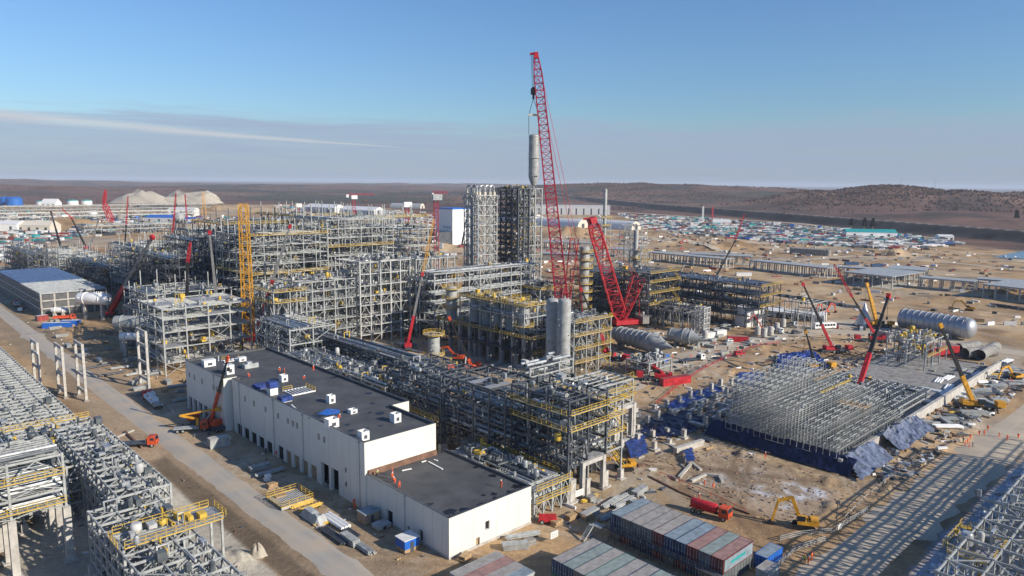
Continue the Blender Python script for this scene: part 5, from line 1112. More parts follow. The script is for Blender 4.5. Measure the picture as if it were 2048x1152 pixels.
TC('small distant crane with a short red jib right of the yellow gangway', 683, 552, 690, 504, 'red', 'red', .3, jib=(712, 420), heading=R(30), wide=1.6)
TC('distant crane with a dark boom and red head, leftmost of the leaning pair', 124, 500, 102, 424, 'black', 'black', .3, heading=R(90), wide=2)
TC('distant crane with dark boom and red lattice tip leaning left', 174, 500, 143, 436, 'red', 'black', .05, jib=(124, 417), heading=R(90), wide=2)
TC('upright distant crane with a red upper boom near the pale storage tank', 251, 520, 252, 452, 'black', 'black', .3, jib=(256, 392), heading=R(90), wide=1.8)
TC('distant thin dark boom crane topped red beside the left spherical tank', 338, 548, 345, 470, 'black', 'black', .3, jib=(352, 386), heading=R(90), wide=1.8)
TC('distant crane with a pink-red mast right of the left spherical tank', 376, 520, 374, 440, 'boomg', 'boomg', .3, jib=(370, 388), heading=R(90), wide=1.6)
TC('thin grey boom crane leaning right among the far left racks', 178, 520, 196, 442, 'boomg', 'boomg', .3, heading=R(60), wide=1.6)
TC('far crane with a short dark boom beyond the white tower block', 925, 500, 932, 440, 'black', 'black', .3, heading=R(60), wide=1.6)
TC('crane with brown boom standing right of the tan spoil heap', 905 - 80, 545, 905 - 73, 468, 'tan', 'tan', .3, heading=R(60), wide=1.6)
TC('tiny crane with red boom in the yard right of the gangway', 768, 545, 752, 496, 'red', 'red', .3, jib=(776, 462), heading=R(60), wide=1.6)
t = thing('crawler_crane', 'distant red lattice crawler crane standing behind the left racks', 'crawler crane', P(226, 452)); q = MB(); b0 = P(226, 452)
lattice(q, (0, 0, 2), PD(208, 405, b0.y) - b0, 6, 6, t=.8); q.build('boom', 'red', t); q = MB(); lattice(q, PD(208, 405, b0.y) - b0, PD(211, 380, b0.y) - b0, 4, 2, t=.7); q.build('jib', 'red', t)
q = MB(); q.box(-9, -4, 0, 9, 4, 4); q.build('undercarriage', 'black', t)
def lattice_tower(label, bx, by, ty, w, m, t_=.3, top=True, name='lattice_tower', cat='lattice tower', cabm=None, jib=0, w1=None, tx=None):
    b_ = P(bx, by); h = PD(bx, ty, b_.y).z; t = thing(name, label, cat, b_, R(20)); q = MB(); e = (0, 0, h) if tx is None else (PD(tx, ty, b_.y) - b_); 
    if tx is not None: t.rotation_euler.z = 0
    lattice(q, (0, 0, 0), e, w, w1 or w, t=t_, ends=False); q.build('mast', m, t)
    q = MB(); q.box(-w, -w, 0, w, w, 1); q.build('base', 'concd', t)
    if cabm: q = MB(); q.box(-w * .9, -w * .9, h, w * 1.3, w * .9, h + w * 1.4); q.build('slewing_cab', cabm, t)
    if jib: q = MB(); lattice(q, (-jib * .35, 0, h + w * 1.8), (jib, 0, h + w * 1.8), w * .7, w * .5, t=t_ * .8); q.build('jib', m, t); q = MB(); q.box(jib * .3 * -1.2, -1.2, h + w * .6, -jib * .25, 1.2, h + w * 1.7); q.build('counterweight', 'whitem', t)
    return t
lattice_tower('tall yellow lattice crane mast standing in the left process area', 499, 687.6, 408, 4.0, 'cyel', .34, w1=3.0, tx=486)
lattice_tower('thin red lattice mast topped with a white cab and long jib', 709, 470, 398, 3.4, 'crim', .3, cabm='whitem', jib=26, name='tower_crane', cat='tower crane')
lattice_tower('slim red mast with a white cab by the arched sheds', 599, 470, 414, 3.2, 'crim', .28, cabm='whitem', name='tower_crane', cat='tower crane')
lattice_tower('violet red mast with a white cab left of the yellow-red jib', 815, 530, 414, 3.0, 'crim', .28, cabm='whitem', name='tower_crane', cat='tower crane')
lattice_tower('violet red mast with a grey cab right of the yellow-red jib', 873, 545, 400, 3.2, 'crim', .28, cabm='cgrey', name='tower_crane', cat='tower crane', jib=9)
lattice_tower('far orange lattice mast beside the pale gravel mound', 409, 432, 384, 7, 'cyel', .5, w1=4)
lattice_tower('left one of the pair of red and white masts before the dark levee', 1405, 441, 413, 2.4, 'whitem', .35)
lattice_tower('right one of the pair of red and white masts before the dark levee', 1424, 441, 414, 2.4, 'red', .35)
lattice_tower('far transmission pylon left of the hilltop', 1801, 382, 356, 5, 'steeld', .8, name='pylon', cat='pylon', w1=2)
lattice_tower('far transmission pylon right of the hilltop', 1869, 384, 358, 5, 'steeld', .8, name='pylon', cat='pylon', w1=2)

# ------------------------------------------------------------------ big vessels
A1, B1 = P(1222, 687), P(1345, 720)
horizontal_vessel('long grey ringed vessel with a pointed cone end lying on saddles', A1, B1, 4.2, [(0, .05), (.0, .55), (.05, .62), (.1, .66), (.16, .8), (.60, .92), (.62, 1.0), (.72, 1.0), (.78, .8), (.90, .34), (1, .05)], 'vessel', 'cone_vessel', 'process vessel', (.16, .24, .33, .42, .5, .58, .68), zc=5.0)
A2, B2 = P(1338, 688), P(1415, 699)
horizontal_vessel('shorter grey vessel with a sharp cone end, right of the long ringed one', A2, B2, 3.5, [(0, .05), (.0, .8), (.3, .9), (.42, 1), (.6, .86), (.85, .3), (1, .03)], 'vessel', 'cone_vessel', 'process vessel', (.06, .4, .58), zc=4.3)
A3, B3 = P(1802, 658), P(1946, 683)
horizontal_vessel('huge shiny metal-clad cylinder lying beside the far tracks', A3, B3, 4.8, [(0, .05), (0, .93), (.01, 1), (.93, 1), (.97, .9), (1, .6), (1.012, .1)], 'silver', 'clad_cylinder', 'process vessel', tuple(.04 + .085 * k for k in range(11)), zc=5.6)
b_ = P(1727, 652); t = thing('steel_cone', 'tall shiny steel cone standing on the ground beside the yellow boom', 'steel cone', b_); q = MB(); hc = hgt(1730, 604, 652); q.lathe((0, 0, 0), [(4.3, 0), (4.3, .6), (.15, hc - .3), (.02, hc)], 40); q.build('cone_shell', 'silver', t, True); q = MB(); q.lathe((0, 0, 0), [(5.2, 0), (5.2, .5)], 32); q.build('base_ring', 'steeld', t)
def hdrum(label, x0, y0, x1, y1, r_, z, m='whitem', legs=True):
    a, b_ = P(x0, y0), P(x1, y1); t = horizontal_vessel(label, a, b_, r_, TANKP, m, 'storage_drum', 'storage drum', (.25, .75), saddles=False, zc=z)
    L = math.hypot(b_.x - a.x, b_.y - a.y); q = MB(); q.box(L * .2 - .6, -.9, 0, L * .2 + .6, .9, z - r_ * .8); q.box(L * .75 - .6, -.9, 0, L * .75 + .6, .9, z - r_ * .8); q.build('pier', 'conc', t); return t
hdrum('larger white drum on tall piers beside the grey unfinished building', 160, 637, 222, 640, 2.9, 10.5); hdrum('small white drum at the foot of the larger white drum', 104, 634, 136, 634, 1.3, 3.6)
hdrum('grey drum under a timber deck left of the plated floors', 232, 705, 300, 705, 2.7, 12.5, 'vessel'); hdrum('white drum hung under the grey drum', 242, 712, 292, 712, 1.5, 8, 'whitem')
hdrum('polished round-ended drum behind the open floor frame', 452, 652, 476, 652, 2.7, 12, 'silver')
SF('timber topped scaffold deck over the grey drum', 91, 322, 20, 14, [6, 10, 16.6], 3, 2, deck=1, brace=.6, bank={}, joist=1, risers=40, junk=60, seed=120, dm='wood', name='scaffold_deck', cat='scaffold deck')
def sphere_tank(label, x, y, r_px, dist=None, m='vessel'):
    c = PD(x, y, dist); r_ = r_px / F * dist; t = thing('spherical_tank', label, 'spherical tank', (c.x, c.y, 0), 0); q = MB(); q.lathe((0, 0, c.z), [(max(.02, r_ * math.cos(u)), r_ * math.sin(u)) for u in np.linspace(-PI/2, PI/2, 17)], 32); q.build('shell', m, t, True)
    q = MB()
    for k in range(10): a = 2 * PI * k / 10; q.bar((r_ * .95 * math.cos(a), r_ * .95 * math.sin(a), 0), (r_ * .95 * math.cos(a), r_ * .95 * math.sin(a), c.z), .5)
    q.build('support_leg', 'steeld', t)
sphere_tank('leftmost pale spherical tank near the blue roofed shed', 358, 436, 11, 620); sphere_tank('middle pale spherical tank left of the yellow lattice mast', 460, 449, 13, 560); sphere_tank('right hand spherical tank beside the long yellow gangway', 597, 462, 12, 520)
def tank(label, x, yb, yt, w, m, dm=None, name='storage_tank'):
    b_ = P(x, yb); h = PD(x, yt, b_.y).z; r_ = w / 2 / F * b_.y; t = thing(name, label, 'storage tank', b_); q = MB(); q.lathe((0, 0, 0), [(r_, 0), (r_, h * .78)], 28); q.build('shell', m, t, True); q = MB(); q.lathe((0, 0, h * .78), [(r_ * 1.01, 0), (r_ * .8, h * .14), (r_ * .4, h * .2), (.1, h * .22)], 28); q.build('roof', dm or m, t, True)
tank('leftmost big blue tank, half hidden', 12, 410, 393, 22, 'tank'); tank('second big blue tank on the far left skyline', 29, 411, 393, 29, 'tank')
tank('teal domed tank, leftmost of three', 84, 411, 401, 20, 'whitem', 'teal'); tank('teal domed tank, middle of three', 146, 411, 399, 20, 'whitem', 'teal'); tank('teal domed tank, rightmost of three', 174, 411, 399, 19, 'whitem', 'teal')
tank('squat pale tank behind the left racks', 186, 432, 421, 16, 'whitem'); tank('dark round tank near the distant red crawler crane', 240, 440, 429, 14, 'concd'); tank('grey upright silo next to the right spherical tank', 619, 462, 441, 8, 'vessel')
for i in range(3): tank('dark small silo in a row of three near the pale tank', 165 + i * 7, 431, 422, 5, 'soil', name='silo')
for o in list(bpy.data.objects):
    if o.get('label', '').startswith('dark small silo'): o['group'] = 'row of dark silos'

# ------------------------------------------------------------------ scaffold on its concrete pad
pad = thing('concrete_pad', 'long concrete foundation with pale wall, its slab shade-darkened under the scaffold', 'foundation', site(177, 67, 0), SA)
q = MB(); q.box(0, 0, -4, 150, 1.0, 3.2); q.build('wall', 'conc', pad); q = MB(); q.box(0, 1.0, -3, 52, 38, .6); q.build('slab', 'piped', pad); q = MB(); q.box(52, 1.0, -3, 150, 38, .6); q.build('slab', 'concd', pad)  # slab below the scaffold coloured dark to imitate the shade inside it
sc = thing('scaffold', 'huge grid of silver scaffold standards on the concrete pad', 'scaffold', site(177.5, 68.6, .6), SA)
sa, sb = 50, 32
for i, x in enumerate(np.arange(0, sa + .1, 2.0)):
    q = MB(); Hs = 8.8 if x < 30 else (7.4 if x < 44 else 6.2)
    for j, y in enumerate(np.arange(0, sb + .1, 1.7)):
        H2 = (5.0 if y < 4 else 8.4 if y < 10 else 11.6 if y < 18 else 14.4) * (Hs / 8.2) + (2.6 if (x > 26 and y > 25) else 0) + (.9 if (i * 7 + j * 3) % 3 else 0)
        if 44 < x < 60 and y < 8: H2 = 2.2
        q.bar((x, y, 0), (x, y, H2), .12)
        if y + 1.7 <= sb:
            for z in np.arange(.4, H2 - .3, 1.9): q.bar((x, y, z), (x, y + 1.7, z), .13 if i < 2 else .09)
        if x + 2 <= sa:
            for z in np.arange(.5, H2 - .3, 1.9): q.bar((x, y, z), (x + 2, y, z), .09)
        if (i + j) % 5 == 0: q.bar((x, y, 0), (x + 1.9, y, H2 - 1), .08)
        q.bar((x, y, H2 - .25), (x + 2, y, H2 - .25), .13)
        if (i * 5 + j) % 11 == 0: q.bar((x, y + .3, H2 - .6), (x + 2, y + .3, H2 - .6), .6, .08)
    q.build('scaffold_row', 'steel', sc)
for k, (x, y, z) in enumerate(((30, 5, 7.4), (18, 12, 12.8), (30, 19, 12.6))):
    q = MB(); q.box(x, y, z, x + (5 if k == 0 else 20), y + (8 if k == 0 else .9), z + .12); q.build('plank_deck', 'wood' if k != 1 else 'yellow', sc)
SF('second tier scaffold with upright bars behind the main scaffold', 230, 72, 30, 30, [1.9, 3.8], 14, 14, bank={}, deck=.06, brace=.2, joist=0, risers=0, junk=40, seed=130, m='steel', col=.12, name='scaffold', cat='scaffold')
mb = MB()
for i in range(30):                                     # yellow ladder bridge lying between the tarp pits and scaffold
    mb.bar((i * 1.1, 0, .2), (i * 1.1, 2.2, .2), .1)
for y in (0, 2.2):
    for z in (.2, 1.2): mb.bar((0, y, z), (33, y, z), .12)
    for i in range(16): mb.bar((i * 2.2, y, .2), (i * 2.2, y, 1.2), .08)
o = mb.build('gangway', 'yellow'); o.location = site(216, 105, 1.2); o.rotation_euler.z = SA; tag(o, 'long yellow railed gangway at the back edge of the scaffold', 'gangway')

# tarpaulins hung over the earth slopes (world sheets draped on the ground)
def drape(label, poly, m, lift=.25, step=1.0, rough=.35, zz=None, drop=None):
    """poly in site coordinates; a wrinkled sheet that follows the ground"""
    us = [p[0] for p in poly]; vs_ = [p[1] for p in poly]; A_ = np.arange(min(us), max(us) + step, step); B_ = np.arange(min(vs_), max(vs_) + step, step)
    gx_, gy_ = np.meshgrid(A_, B_, indexing='ij'); wx = ER[0] * gx_ + EL[0] * gy_; wy = ER[1] * gx_ + EL[1] * gy_
    z = height(wx.ravel(), wy.ravel()).reshape(wx.shape) + lift + (fbm(wx.ravel() + len(label) * 7, wy.ravel(), 2.6, 3).reshape(wx.shape) * 1.3 + .4 + np.random.RandomState(len(label)).rand(*wx.shape) * .25) * rough; ins = in_poly(gx_ + step/2, gy_ + step/2, poly)
    if drop: z = z + drop(gx_, gy_)
    c = site(A_[0], B_[0]); q = MB(); q.v = [(A_[i] - A_[0], B_[j] - B_[0], float(z[i, j])) for i in range(len(A_)) for j in range(len(B_))]; n_ = len(B_)
    for i in range(len(A_) - 1):
        for j in range(n_ - 1):
            if ins[i, j]: q.f.append((i*n_+j, (i+1)*n_+j, (i+1)*n_+j+1, i*n_+j+1)); q.m.append(0)
    if not q.f: return
    o = q.build('tarpaulin', m); o.location = (c[0], c[1], 0); o.rotation_euler.z = SA; tag(o, label, 'tarpaulin'); return o
drape('dark navy sheeting along the front face below the scaffold', [(174.6, 64), (178.4, 64), (178.4, 104), (174.6, 104)], 'blued', .2, .8, .5, drop=lambda a, b: np.clip((a - 174.5) / 4, 0, 1) * 3.4)
drape('blue-grey tarpaulin hung from the near corner of the pad wall', [(174, 61), (196, 61), (196, 66.5), (178, 66.5)], 'gtarp', .2, .8, .6, drop=lambda a, b: np.clip((b - 61) / 6, 0, 1) * 3.4)
drape('grey-blue sheeting along the right slope of the pad beyond the corner tarpaulin', [(202, 61), (228, 61), (228, 66.5), (202, 66.5)], 'gtarp', .3, .9, 1.0, drop=lambda a, b: np.clip((b - 61) / 6, 0, 1) * 3.4)
def drape_px(label, poly, m, **k): return drape(label, [S(x, y) for x, y in poly], m, **k)
drape_px('bright blue tarpaulin pinned on the steep bank behind the parked excavator', [(1252, 895), (1288, 880), (1296, 918), (1262, 930)], 'blue', step=.7, rough=.3, drop=lambda a, b: 1.2)
drape_px('small blue tarpaulin on the bank under the concrete channel', [(1367, 908), (1384, 902), (1390, 930), (1372, 934)], 'blue', step=.6, drop=lambda a, b: .8)
drape_px('blue tarpaulin strip on the far edge of the middle trench', [(1330, 812), (1380, 790), (1440, 768), (1446, 782), (1390, 808), (1345, 832)], 'blue', step=.9, rough=.5)
drape_px('dark blue tarpaulins covering the trench floor by the concrete post', [(1270, 880), (1290, 845), (1370, 825), (1420, 850), (1350, 880)], 'blued', step=.9, rough=.9)
drape_px('navy tarpaulins in the middle of the stub column field', [(1340, 850), (1360, 825), (1420, 830), (1400, 862)], 'blued', step=.9, rough=.7)
drape_px('blue tarpaulin lining the left deep pit', [(1470, 770), (1480, 745), (1535, 748), (1515, 778)], 'blue', step=.9, rough=.5)
drape_px('blue tarpaulins over the right deep pit and its far side', [(1550, 745), (1560, 715), (1630, 712), (1660, 742), (1600, 760)], 'blue', step=.9, rough=1.1, drop=lambda a, b: 1.0)

# ------------------------------------------------------------------ foreground containers
R_ = random.Random(11)
def box_block(lab_fn, a0, b0, n_, L, cols, levels=2, grp=None, skip=()):
    for lv in range(levels):
        for i in range(n_):
            if (lv, i) in skip: continue
            m, mr = cols[(i + lv * 3) % len(cols)]; container(lab_fn(lv, i), site(a0 + L / 2, b0 + 1.22 + i * 2.5, .05 + lv * 2.62), SA, m, mr, L, grp)
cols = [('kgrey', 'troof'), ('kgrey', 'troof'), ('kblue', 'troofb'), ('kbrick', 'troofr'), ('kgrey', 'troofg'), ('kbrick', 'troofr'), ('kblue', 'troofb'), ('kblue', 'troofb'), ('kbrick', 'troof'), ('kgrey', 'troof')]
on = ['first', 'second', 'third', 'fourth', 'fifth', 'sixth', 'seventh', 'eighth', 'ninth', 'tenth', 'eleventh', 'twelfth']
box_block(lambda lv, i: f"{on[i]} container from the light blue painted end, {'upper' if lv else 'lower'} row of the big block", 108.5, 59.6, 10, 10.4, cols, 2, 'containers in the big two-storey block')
q = MB(); q.box(0, 0, 0, 9.8, .05, 2.2); q.k = 1; q.box(2.2, -.02, .9, 7.2, 0, 1.45); o = q.build('painted_sheet', ['troofb', 'teal']); o.location = site(108.8, 59.5, 2.9); o.rotation_euler.z = SA; tag(o, 'light blue side panel with a teal stripe on the near end of the container block', 'panel')
cb = [('green', 'troofg'), ('kblue', 'troof'), ('kblue', 'troof'), ('kblue', 'troofg'), ('kgrey', 'troof'), ('kbrick', 'troofr'), ('kgrey', 'troof')]
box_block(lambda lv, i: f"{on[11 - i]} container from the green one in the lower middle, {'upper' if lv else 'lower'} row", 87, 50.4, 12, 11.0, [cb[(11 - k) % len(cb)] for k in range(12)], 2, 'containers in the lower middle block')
box_block(lambda lv, i: f"{on[i]} low container from the right in the block at the bottom edge", 74, 82.5, 4, 11, [('cgrey', 'troofb'), ('cgrey', 'troof'), ('cbrick', 'troofr'), ('cgrey', 'troof')], 1, 'containers at the bottom edge')
t = thing('balcony', 'narrow railed balcony along the doors of the big container block', 'balcony', site(106.9, 59.6, 2.5), SA); q = MB(); q.box(0, 0, 0, 1.5, 25.5, .1); q.build('deck', 'steeld', t); q = MB()
for k in range(18): q.bar((0, k * 1.5, -2.4), (0, k * 1.5, 1.1), .07)
for z in (.6, 1.1): q.bar((0, 0, z), (0, 25.5, z), .06)
q.build('handrail', 'steeld', t)
q = MB(); [q.bar((-1 - k * .28, 27.2, 0 - k * .25), (-1 - k * .28, 28.2, 0 - k * .25), .3, .05) for k in range(10)]; q.bar((-.8, 27.2, .1), (-3.8, 27.2, -2.4), .08, .25); q.bar((-.8, 28.2, .1), (-3.8, 28.2, -2.4), .08, .25); q.bar((0, 25.5, 0), (0, 28, 0), 1.6, .1); q.build('stair', 'steel', t)
container('blue cabin with a pale roof beside the light blue container end', site(122.5, 58.2, .05), SA, 'bluep', 'troofb', 6.06, name='site_cabin', cat='site cabin')
container('pale cabin at the upper right corner of the big container block', site(121.6, 67.5, .05), SA, 'cwhite', 'troof', 3.6, name='site_cabin', cat='site cabin')
container('small grey cabin at the foot of the fence', site(117, 55.6, .05), SA, 'cgrey', 'troof', 4, name='site_cabin', cat='site cabin')

# ------------------------------------------------------------------ vehicles and machines
def at(x, y): p = P(x, y); p.z = max(zat(p.x, p.y), 0) + .06; return p
def atg(x, y): p = P(x, y); p.z = zat(p.x, p.y) + .04; return p
truck('red tank truck with an orange cab beside the excavation', at(1440, 1038), R(-38), 'orange', 'tank', bedm='red', L=6.8)
truck('flatbed truck with a red cab and silver cargo parked beside the haul road', at(296, 800), R(130), 'red', 'flat', bedm='whitem', L=13)
for k, (dx, dy) in enumerate(((302, 800), (308, 809), (314, 818))):
    t = thing('cargo_bundle', ['front silver bundle on the flatbed by the haul road', 'middle silver bundle on the flatbed by the haul road', 'rear grey pallet on the flatbed by the haul road'][k], 'cargo', at(dx, dy) + Vector((0, 0, 1.25)), SA); q = MB(); q.box(-1, -1.6, 0, 1, 1.4, 1.3 - k * .3); q.build('wrapping', 'whitem' if k < 2 else 'cgrey', t); q = MB(); q.bar((-1.03, -.8, .4), (-1.03, .8, .4), .04, .2); q.box(-1.02, -1, 0, 1.02, -.9, 1.33 - k * .3); q.build('strap', 'black', t)
truck('orange truck with a folded yellow lifting arm by the far loading doors', at(402, 862), R(15), 'orange', 'flat', bedm='cgrey', L=7)
t = thing('lifting_arm', 'yellow folded lifting arm above the orange truck', 'lifting arm', at(395, 862) + Vector((0, 0, 1.4)), R(10)); q = MB(); q.bar((0, 0, 0), (.2, 0, 2.2), .7, .7, True); q.bar((.2, 0, 2), (-4.5, 0, 3.2), .45, .5, True); q.bar((-4.5, 0, 3.2), (5.5, .4, 4.6), .4, .45, True); q.build('boom', 'cyel', t); q = MB(); q.box(5, -.3, 4.0, 6.2, 1.2, 5.0); q.build('basket', 'cyel', t)
truck('orange truck with a dark bed standing left of the haul road', at(298, 893), R(8), 'orange', 'flat', bedm='steeld', L=9)
truck('white-cab flatbed truck driving through the wide yard', at(1398, 722), R(28), 'whitem', 'flat', bedm='steeld', L=10)
truck('truck with a pale green mixer drum beside the container stacks', at(1556, 668), R(10), 'whitem', 'mixer', bedm='cgrey', L=8)
truck('dark truck parked behind the green mixer drum', at(1585, 655), R(5), 'whitem', 'dump', bedm='steeld')
truck('low loader truck at the right end of the white barracks', at(1612, 640), R(40), 'bluep', 'flat')
truck('dump truck with red body passing at the far left of the road', at(32, 612), R(130), 'red', 'dump', bedm='cgrey')
truck('orange truck parked below the small white drum', at(142, 640), R(20), 'orange', 'dump', bedm='orange')
bus('white bus parked across the yard left of the steel cone', at(1648, 658), R(14))
car('white van-like car beside the red container in the yard', at(1463, 684), R(10)); car('dark car parked near the bus', at(1592, 668), R(20), 'steeld')
car('white car on the verge at the far left of the road', at(40, 622), R(130)); car('dark pickup behind the yard crew', at(1478, 716), R(20), 'red')
excavator('yellow excavator digging at the edge of the excavation with its arm raised', atg(1607, 1057), R(165), 'cyel', arm=((.8, 1.8), (2.6, 6.4), (5.4, 5.2), (6.3, .4)))
excavator('yellow excavator with tracks in shade below the blue tarpaulin bank', atg(1248, 940), R(190), 'cyel', arm=((.8, 1.8), (3.2, 3.4), (5.2, 2.6), (5.6, .8)))
excavator('orange excavator with a curved arm inside the dark reactor yard', at(915, 722), R(170), 'orange')
excavator('orange excavator far off in the middle of the tan field', at(1362, 493), R(30), 'orange'); excavator('distant orange digger near the white barracks', at(1485 + 165, 628), R(30), 'orange')
excavator('yellow digger far right on the tan plain', at(1938, 622), R(150)); excavator('orange digger at the far right edge of the pad', at(2030, 760), R(200), 'cyel')
excavator('second orange digger near the white barracks, left of the other', at(1628, 630), R(40), 'orange')
telescopic_crane('red mobile crane with its boom folded flat beside the red container', at(1318, 762), P(1290, 745) + Vector((0, 0, 4.2)), 'red', 'red', .5, heading=R(170), hook=1, wide=1.5)
def lift(label, x, y, x2, y2, x3, y3, m='orange'):
    b_ = at(x, y); t = thing('boom_lift', label, 'boom lift', b_, 0); q = MB(); q.box(-1.8, -1, .5, 1.8, 1, 1.5); q.build('chassis', m, t); cyl_wheels(t, (-1.2, 1.2), .9, .5, .35)
    e1 = PD(x2, y2, b_.y) - b_; e2 = PD(x3, y3, b_.y) - b_; q = MB(); q.bar((0, 0, 1.5), e1, .35, .4, True); q.bar(e1, e2, .3, .35, True); q.build('boom', m, t); q = MB(); q.box(e2.x - .9, e2.y - .5, e2.z - .2, e2.x + .9, e2.y + .5, e2.z + .9); q.build('basket', 'steeld', t)
lift('red boom lift with a bent arm in front of the small white hut', 1527, 668, 1508, 628, 1495, 645, 'red')
lift('orange boom lift leaning among the shaded racks', 275, 612, 300, 575, 318, 556, 'cyel'); lift('red telehandler parked at the right corner of the white building', 1095, 1046, 1110, 1040, 1130, 1052, 'red')
t = container('bright red container next to the folded red crane', at(1350, 768), R(27), 'red', 'cbrick', 12.2); container('red container on the yard edge left of the concrete tanks', at(1475, 684), R(-6), 'red', 'troofr', 9)
container('white box container behind the pointed vessel tip, left one', at(1417, 676), R(30), 'cwhite', 'cwhite', 6.06); container('white box container behind the pointed vessel tip, right one', at(1440, 671), R(30), 'cwhite', 'cwhite', 6.06)
container('white cabin below the long ringed vessel', at(1313, 728), R(50), 'cwhite', 'cwhite', 4); container('blue-tarped cabin below the long ringed vessel', at(1328, 722), R(50), 'bluep', 'troofb', 4)
container('white container beside the far halls', at(1487, 552), R(5), 'cwhite', 'cwhite', 12.2); container('red container on the tan field, left of three', at(1451, 494), R(0), 'cbrick', 'cbrick', 12.2); container('red container on the tan field, right of three', at(1502, 494), R(0), 'cbrick', 'cbrick', 12.2)
container('blue and white cabin near the far left of the haul road', at(115, 656), R(10), 'bluep', 'cwhite', 12); container('blue cabin joined to the blue and white cabin', at(142, 651), R(10), 'bluep', 'cwhite', 8); container('pale cabin with a pink-red end near the road', at(84, 641), R(60), 'cbrick', 'cwhite', 5)
container('navy container behind the tan plain halls, left', at(1703, 530), R(0), 'cblue', 'cblue', 12.2); container('navy container behind the tan plain halls, right', at(1754, 534), R(0), 'cblue', 'cblue', 10)

# ------------------------------------------------------------------ stacks, bundles and other goods
def slab_stack(label, loc, rz, w, d, h, m='conc', n_=3, name='material_stack', cat='material stack', group=None):
    t = thing(name, label, cat, loc, rz, group); k = h / n_
    for i in range(n_):
        q = MB(); o_ = R_.uniform(-.15, .15); q.box(-w/2 + o_, -d/2, i * k + .05, w/2 + o_, d/2, (i + 1) * k - .04); q.build('slab', m, t)
    return t
def bundle(label, loc, rz, n_, L, r_, m='steel', name='pipe_bundle', cat='pipe bundle', group=None, rows=2):
    t = thing(name, label, cat, loc, rz, group); q = MB()
    for k in range(3): q.box(-L * .4 + k * L * .4, -n_ * r_ - .1, 0, -L * .4 + k * L * .4 + .2, n_ * r_ + .1, .2)
    q.build('timber', 'wood', t)
    for rr2 in range(rows):
        for i in range(n_ - rr2): dx = R_.uniform(-.4, .4); y = (-n_ / 2 + i + .5 + rr2 / 2) * 2.05 * r_; q = MB(); q.tube([(-L/2 + dx, y, .2 + r_ + rr2 * 1.75 * r_), (L/2 + dx, y, .2 + r_ + rr2 * 1.75 * r_)], r_, 8); q.build('pipe', m, t, True)
    return t
_bt = {}
def bundle_copy(kind, label, loc, rz, group, name):
    if kind not in _bt:
        _bt[kind] = {'a': lambda: bundle(label, loc, rz, 5, 7, .16, 'steel', name, group=group), 'b': lambda: bundle(label, loc, rz, 4, 9, .22, 'steeld', name, group=group, rows=1), 'c': lambda: slab_stack(label, loc, rz, 5, 1.6, 1.3, 'steel', 4, name, group=group),
                     'd': lambda: bundle(label, loc, rz, 3, 8, .4, 'whitem', name, group=group, rows=1), 'e': lambda: slab_stack(label, loc, rz, 2.2, 1.4, 1.2, 'concd', 2, name, group=group), 'y': lambda: bundle(label, loc, rz, 5, 5, .12, 'yellow', name, group=group),
                     'w': lambda: slab_stack(label, loc, rz, 2.4, 1.4, 1.1, 'wood', 3, name, group=group), 'p': lambda: slab_stack(label, loc, rz, 1.2, 1.2, 1.5, 'whitem', 2, name, group=group)}[kind](); return _bt[kind]
    c = copy_tree(_bt[kind]); return place(c, loc, rz, label, group)
KN = {'a': ('bundle of thin grey pipes', 'pipe_bundle'), 'b': ('row of dark steel pipes', 'pipe_bundle'), 'c': ('stack of grey steel beams', 'beam_stack'), 'd': ('row of thick white pipes', 'pipe_bundle'), 'e': ('pair of dark concrete blocks', 'block_stack'), 'y': ('bundle of yellow rail tubes', 'rail_bundle'), 'w': ('stack of timber planks', 'timber_stack'), 'p': ('white wrapped pallet', 'pallet')}
def strew(kinds, where, n_, phrase, region, ang=None, spread=.5):
    done = 0; tries = 0
    while done < n_ and tries < n_ * 8:
        tries += 1; u = region(); a, b_ = u; p = W(a, b_); k = R_.choice(kinds); nm, name = KN[k]; z = zat(p.x, p.y)
        bundle_copy(k, f'{nm} {phrase}', (p.x, p.y, z + .05), (ang if ang is not None else SA) + R_.choice((0, 0, PI/2)) + R_.uniform(-spread, spread) * .3, f'{nm} {phrase}', name); done += 1
U = R_.uniform
for o_ in 'abcdepw': pass
strew('aabbccdey', 0, 70, 'laid out on the ground right of the scaffold pad', lambda: (U(230, 330), U(56, 66)), 0)
strew('abcde', 0, 26, 'lying at the right edge of the wide yard', lambda: (U(300, 345), U(55, 84)))
strew('ddb', 0, 14, 'lying on the pad beyond the scaffold', lambda: (U(252, 300), U(68, 80)), SA)
strew('aceyw', 0, 40, 'scattered around the foot of the pipe rack', lambda: (U(104, 130), U(88, 99)) if rnd.random() < .3 else (U(128, 160), U(118, 135)))
strew('acew', 0, 40, 'scattered in the shade between the racks', lambda: (U(130, 186), U(170, 260)))
strew('abcew', 0, 40, 'beside the roadside portals and frame', lambda: (U(70, 92), U(232, 330)))
strew('aceb', 0, 40, 'around the grey and white vessels of the yard', lambda: (U(262, 330), U(150, 206)))
strew('aecbw', 0, 30, 'among the stub columns left of the scaffold', lambda: (U(178, 225), U(104, 122)))
strew('cew', 0, 26, 'on the strip between the plant and the road', lambda: (U(70, 84), U(330, 520)))
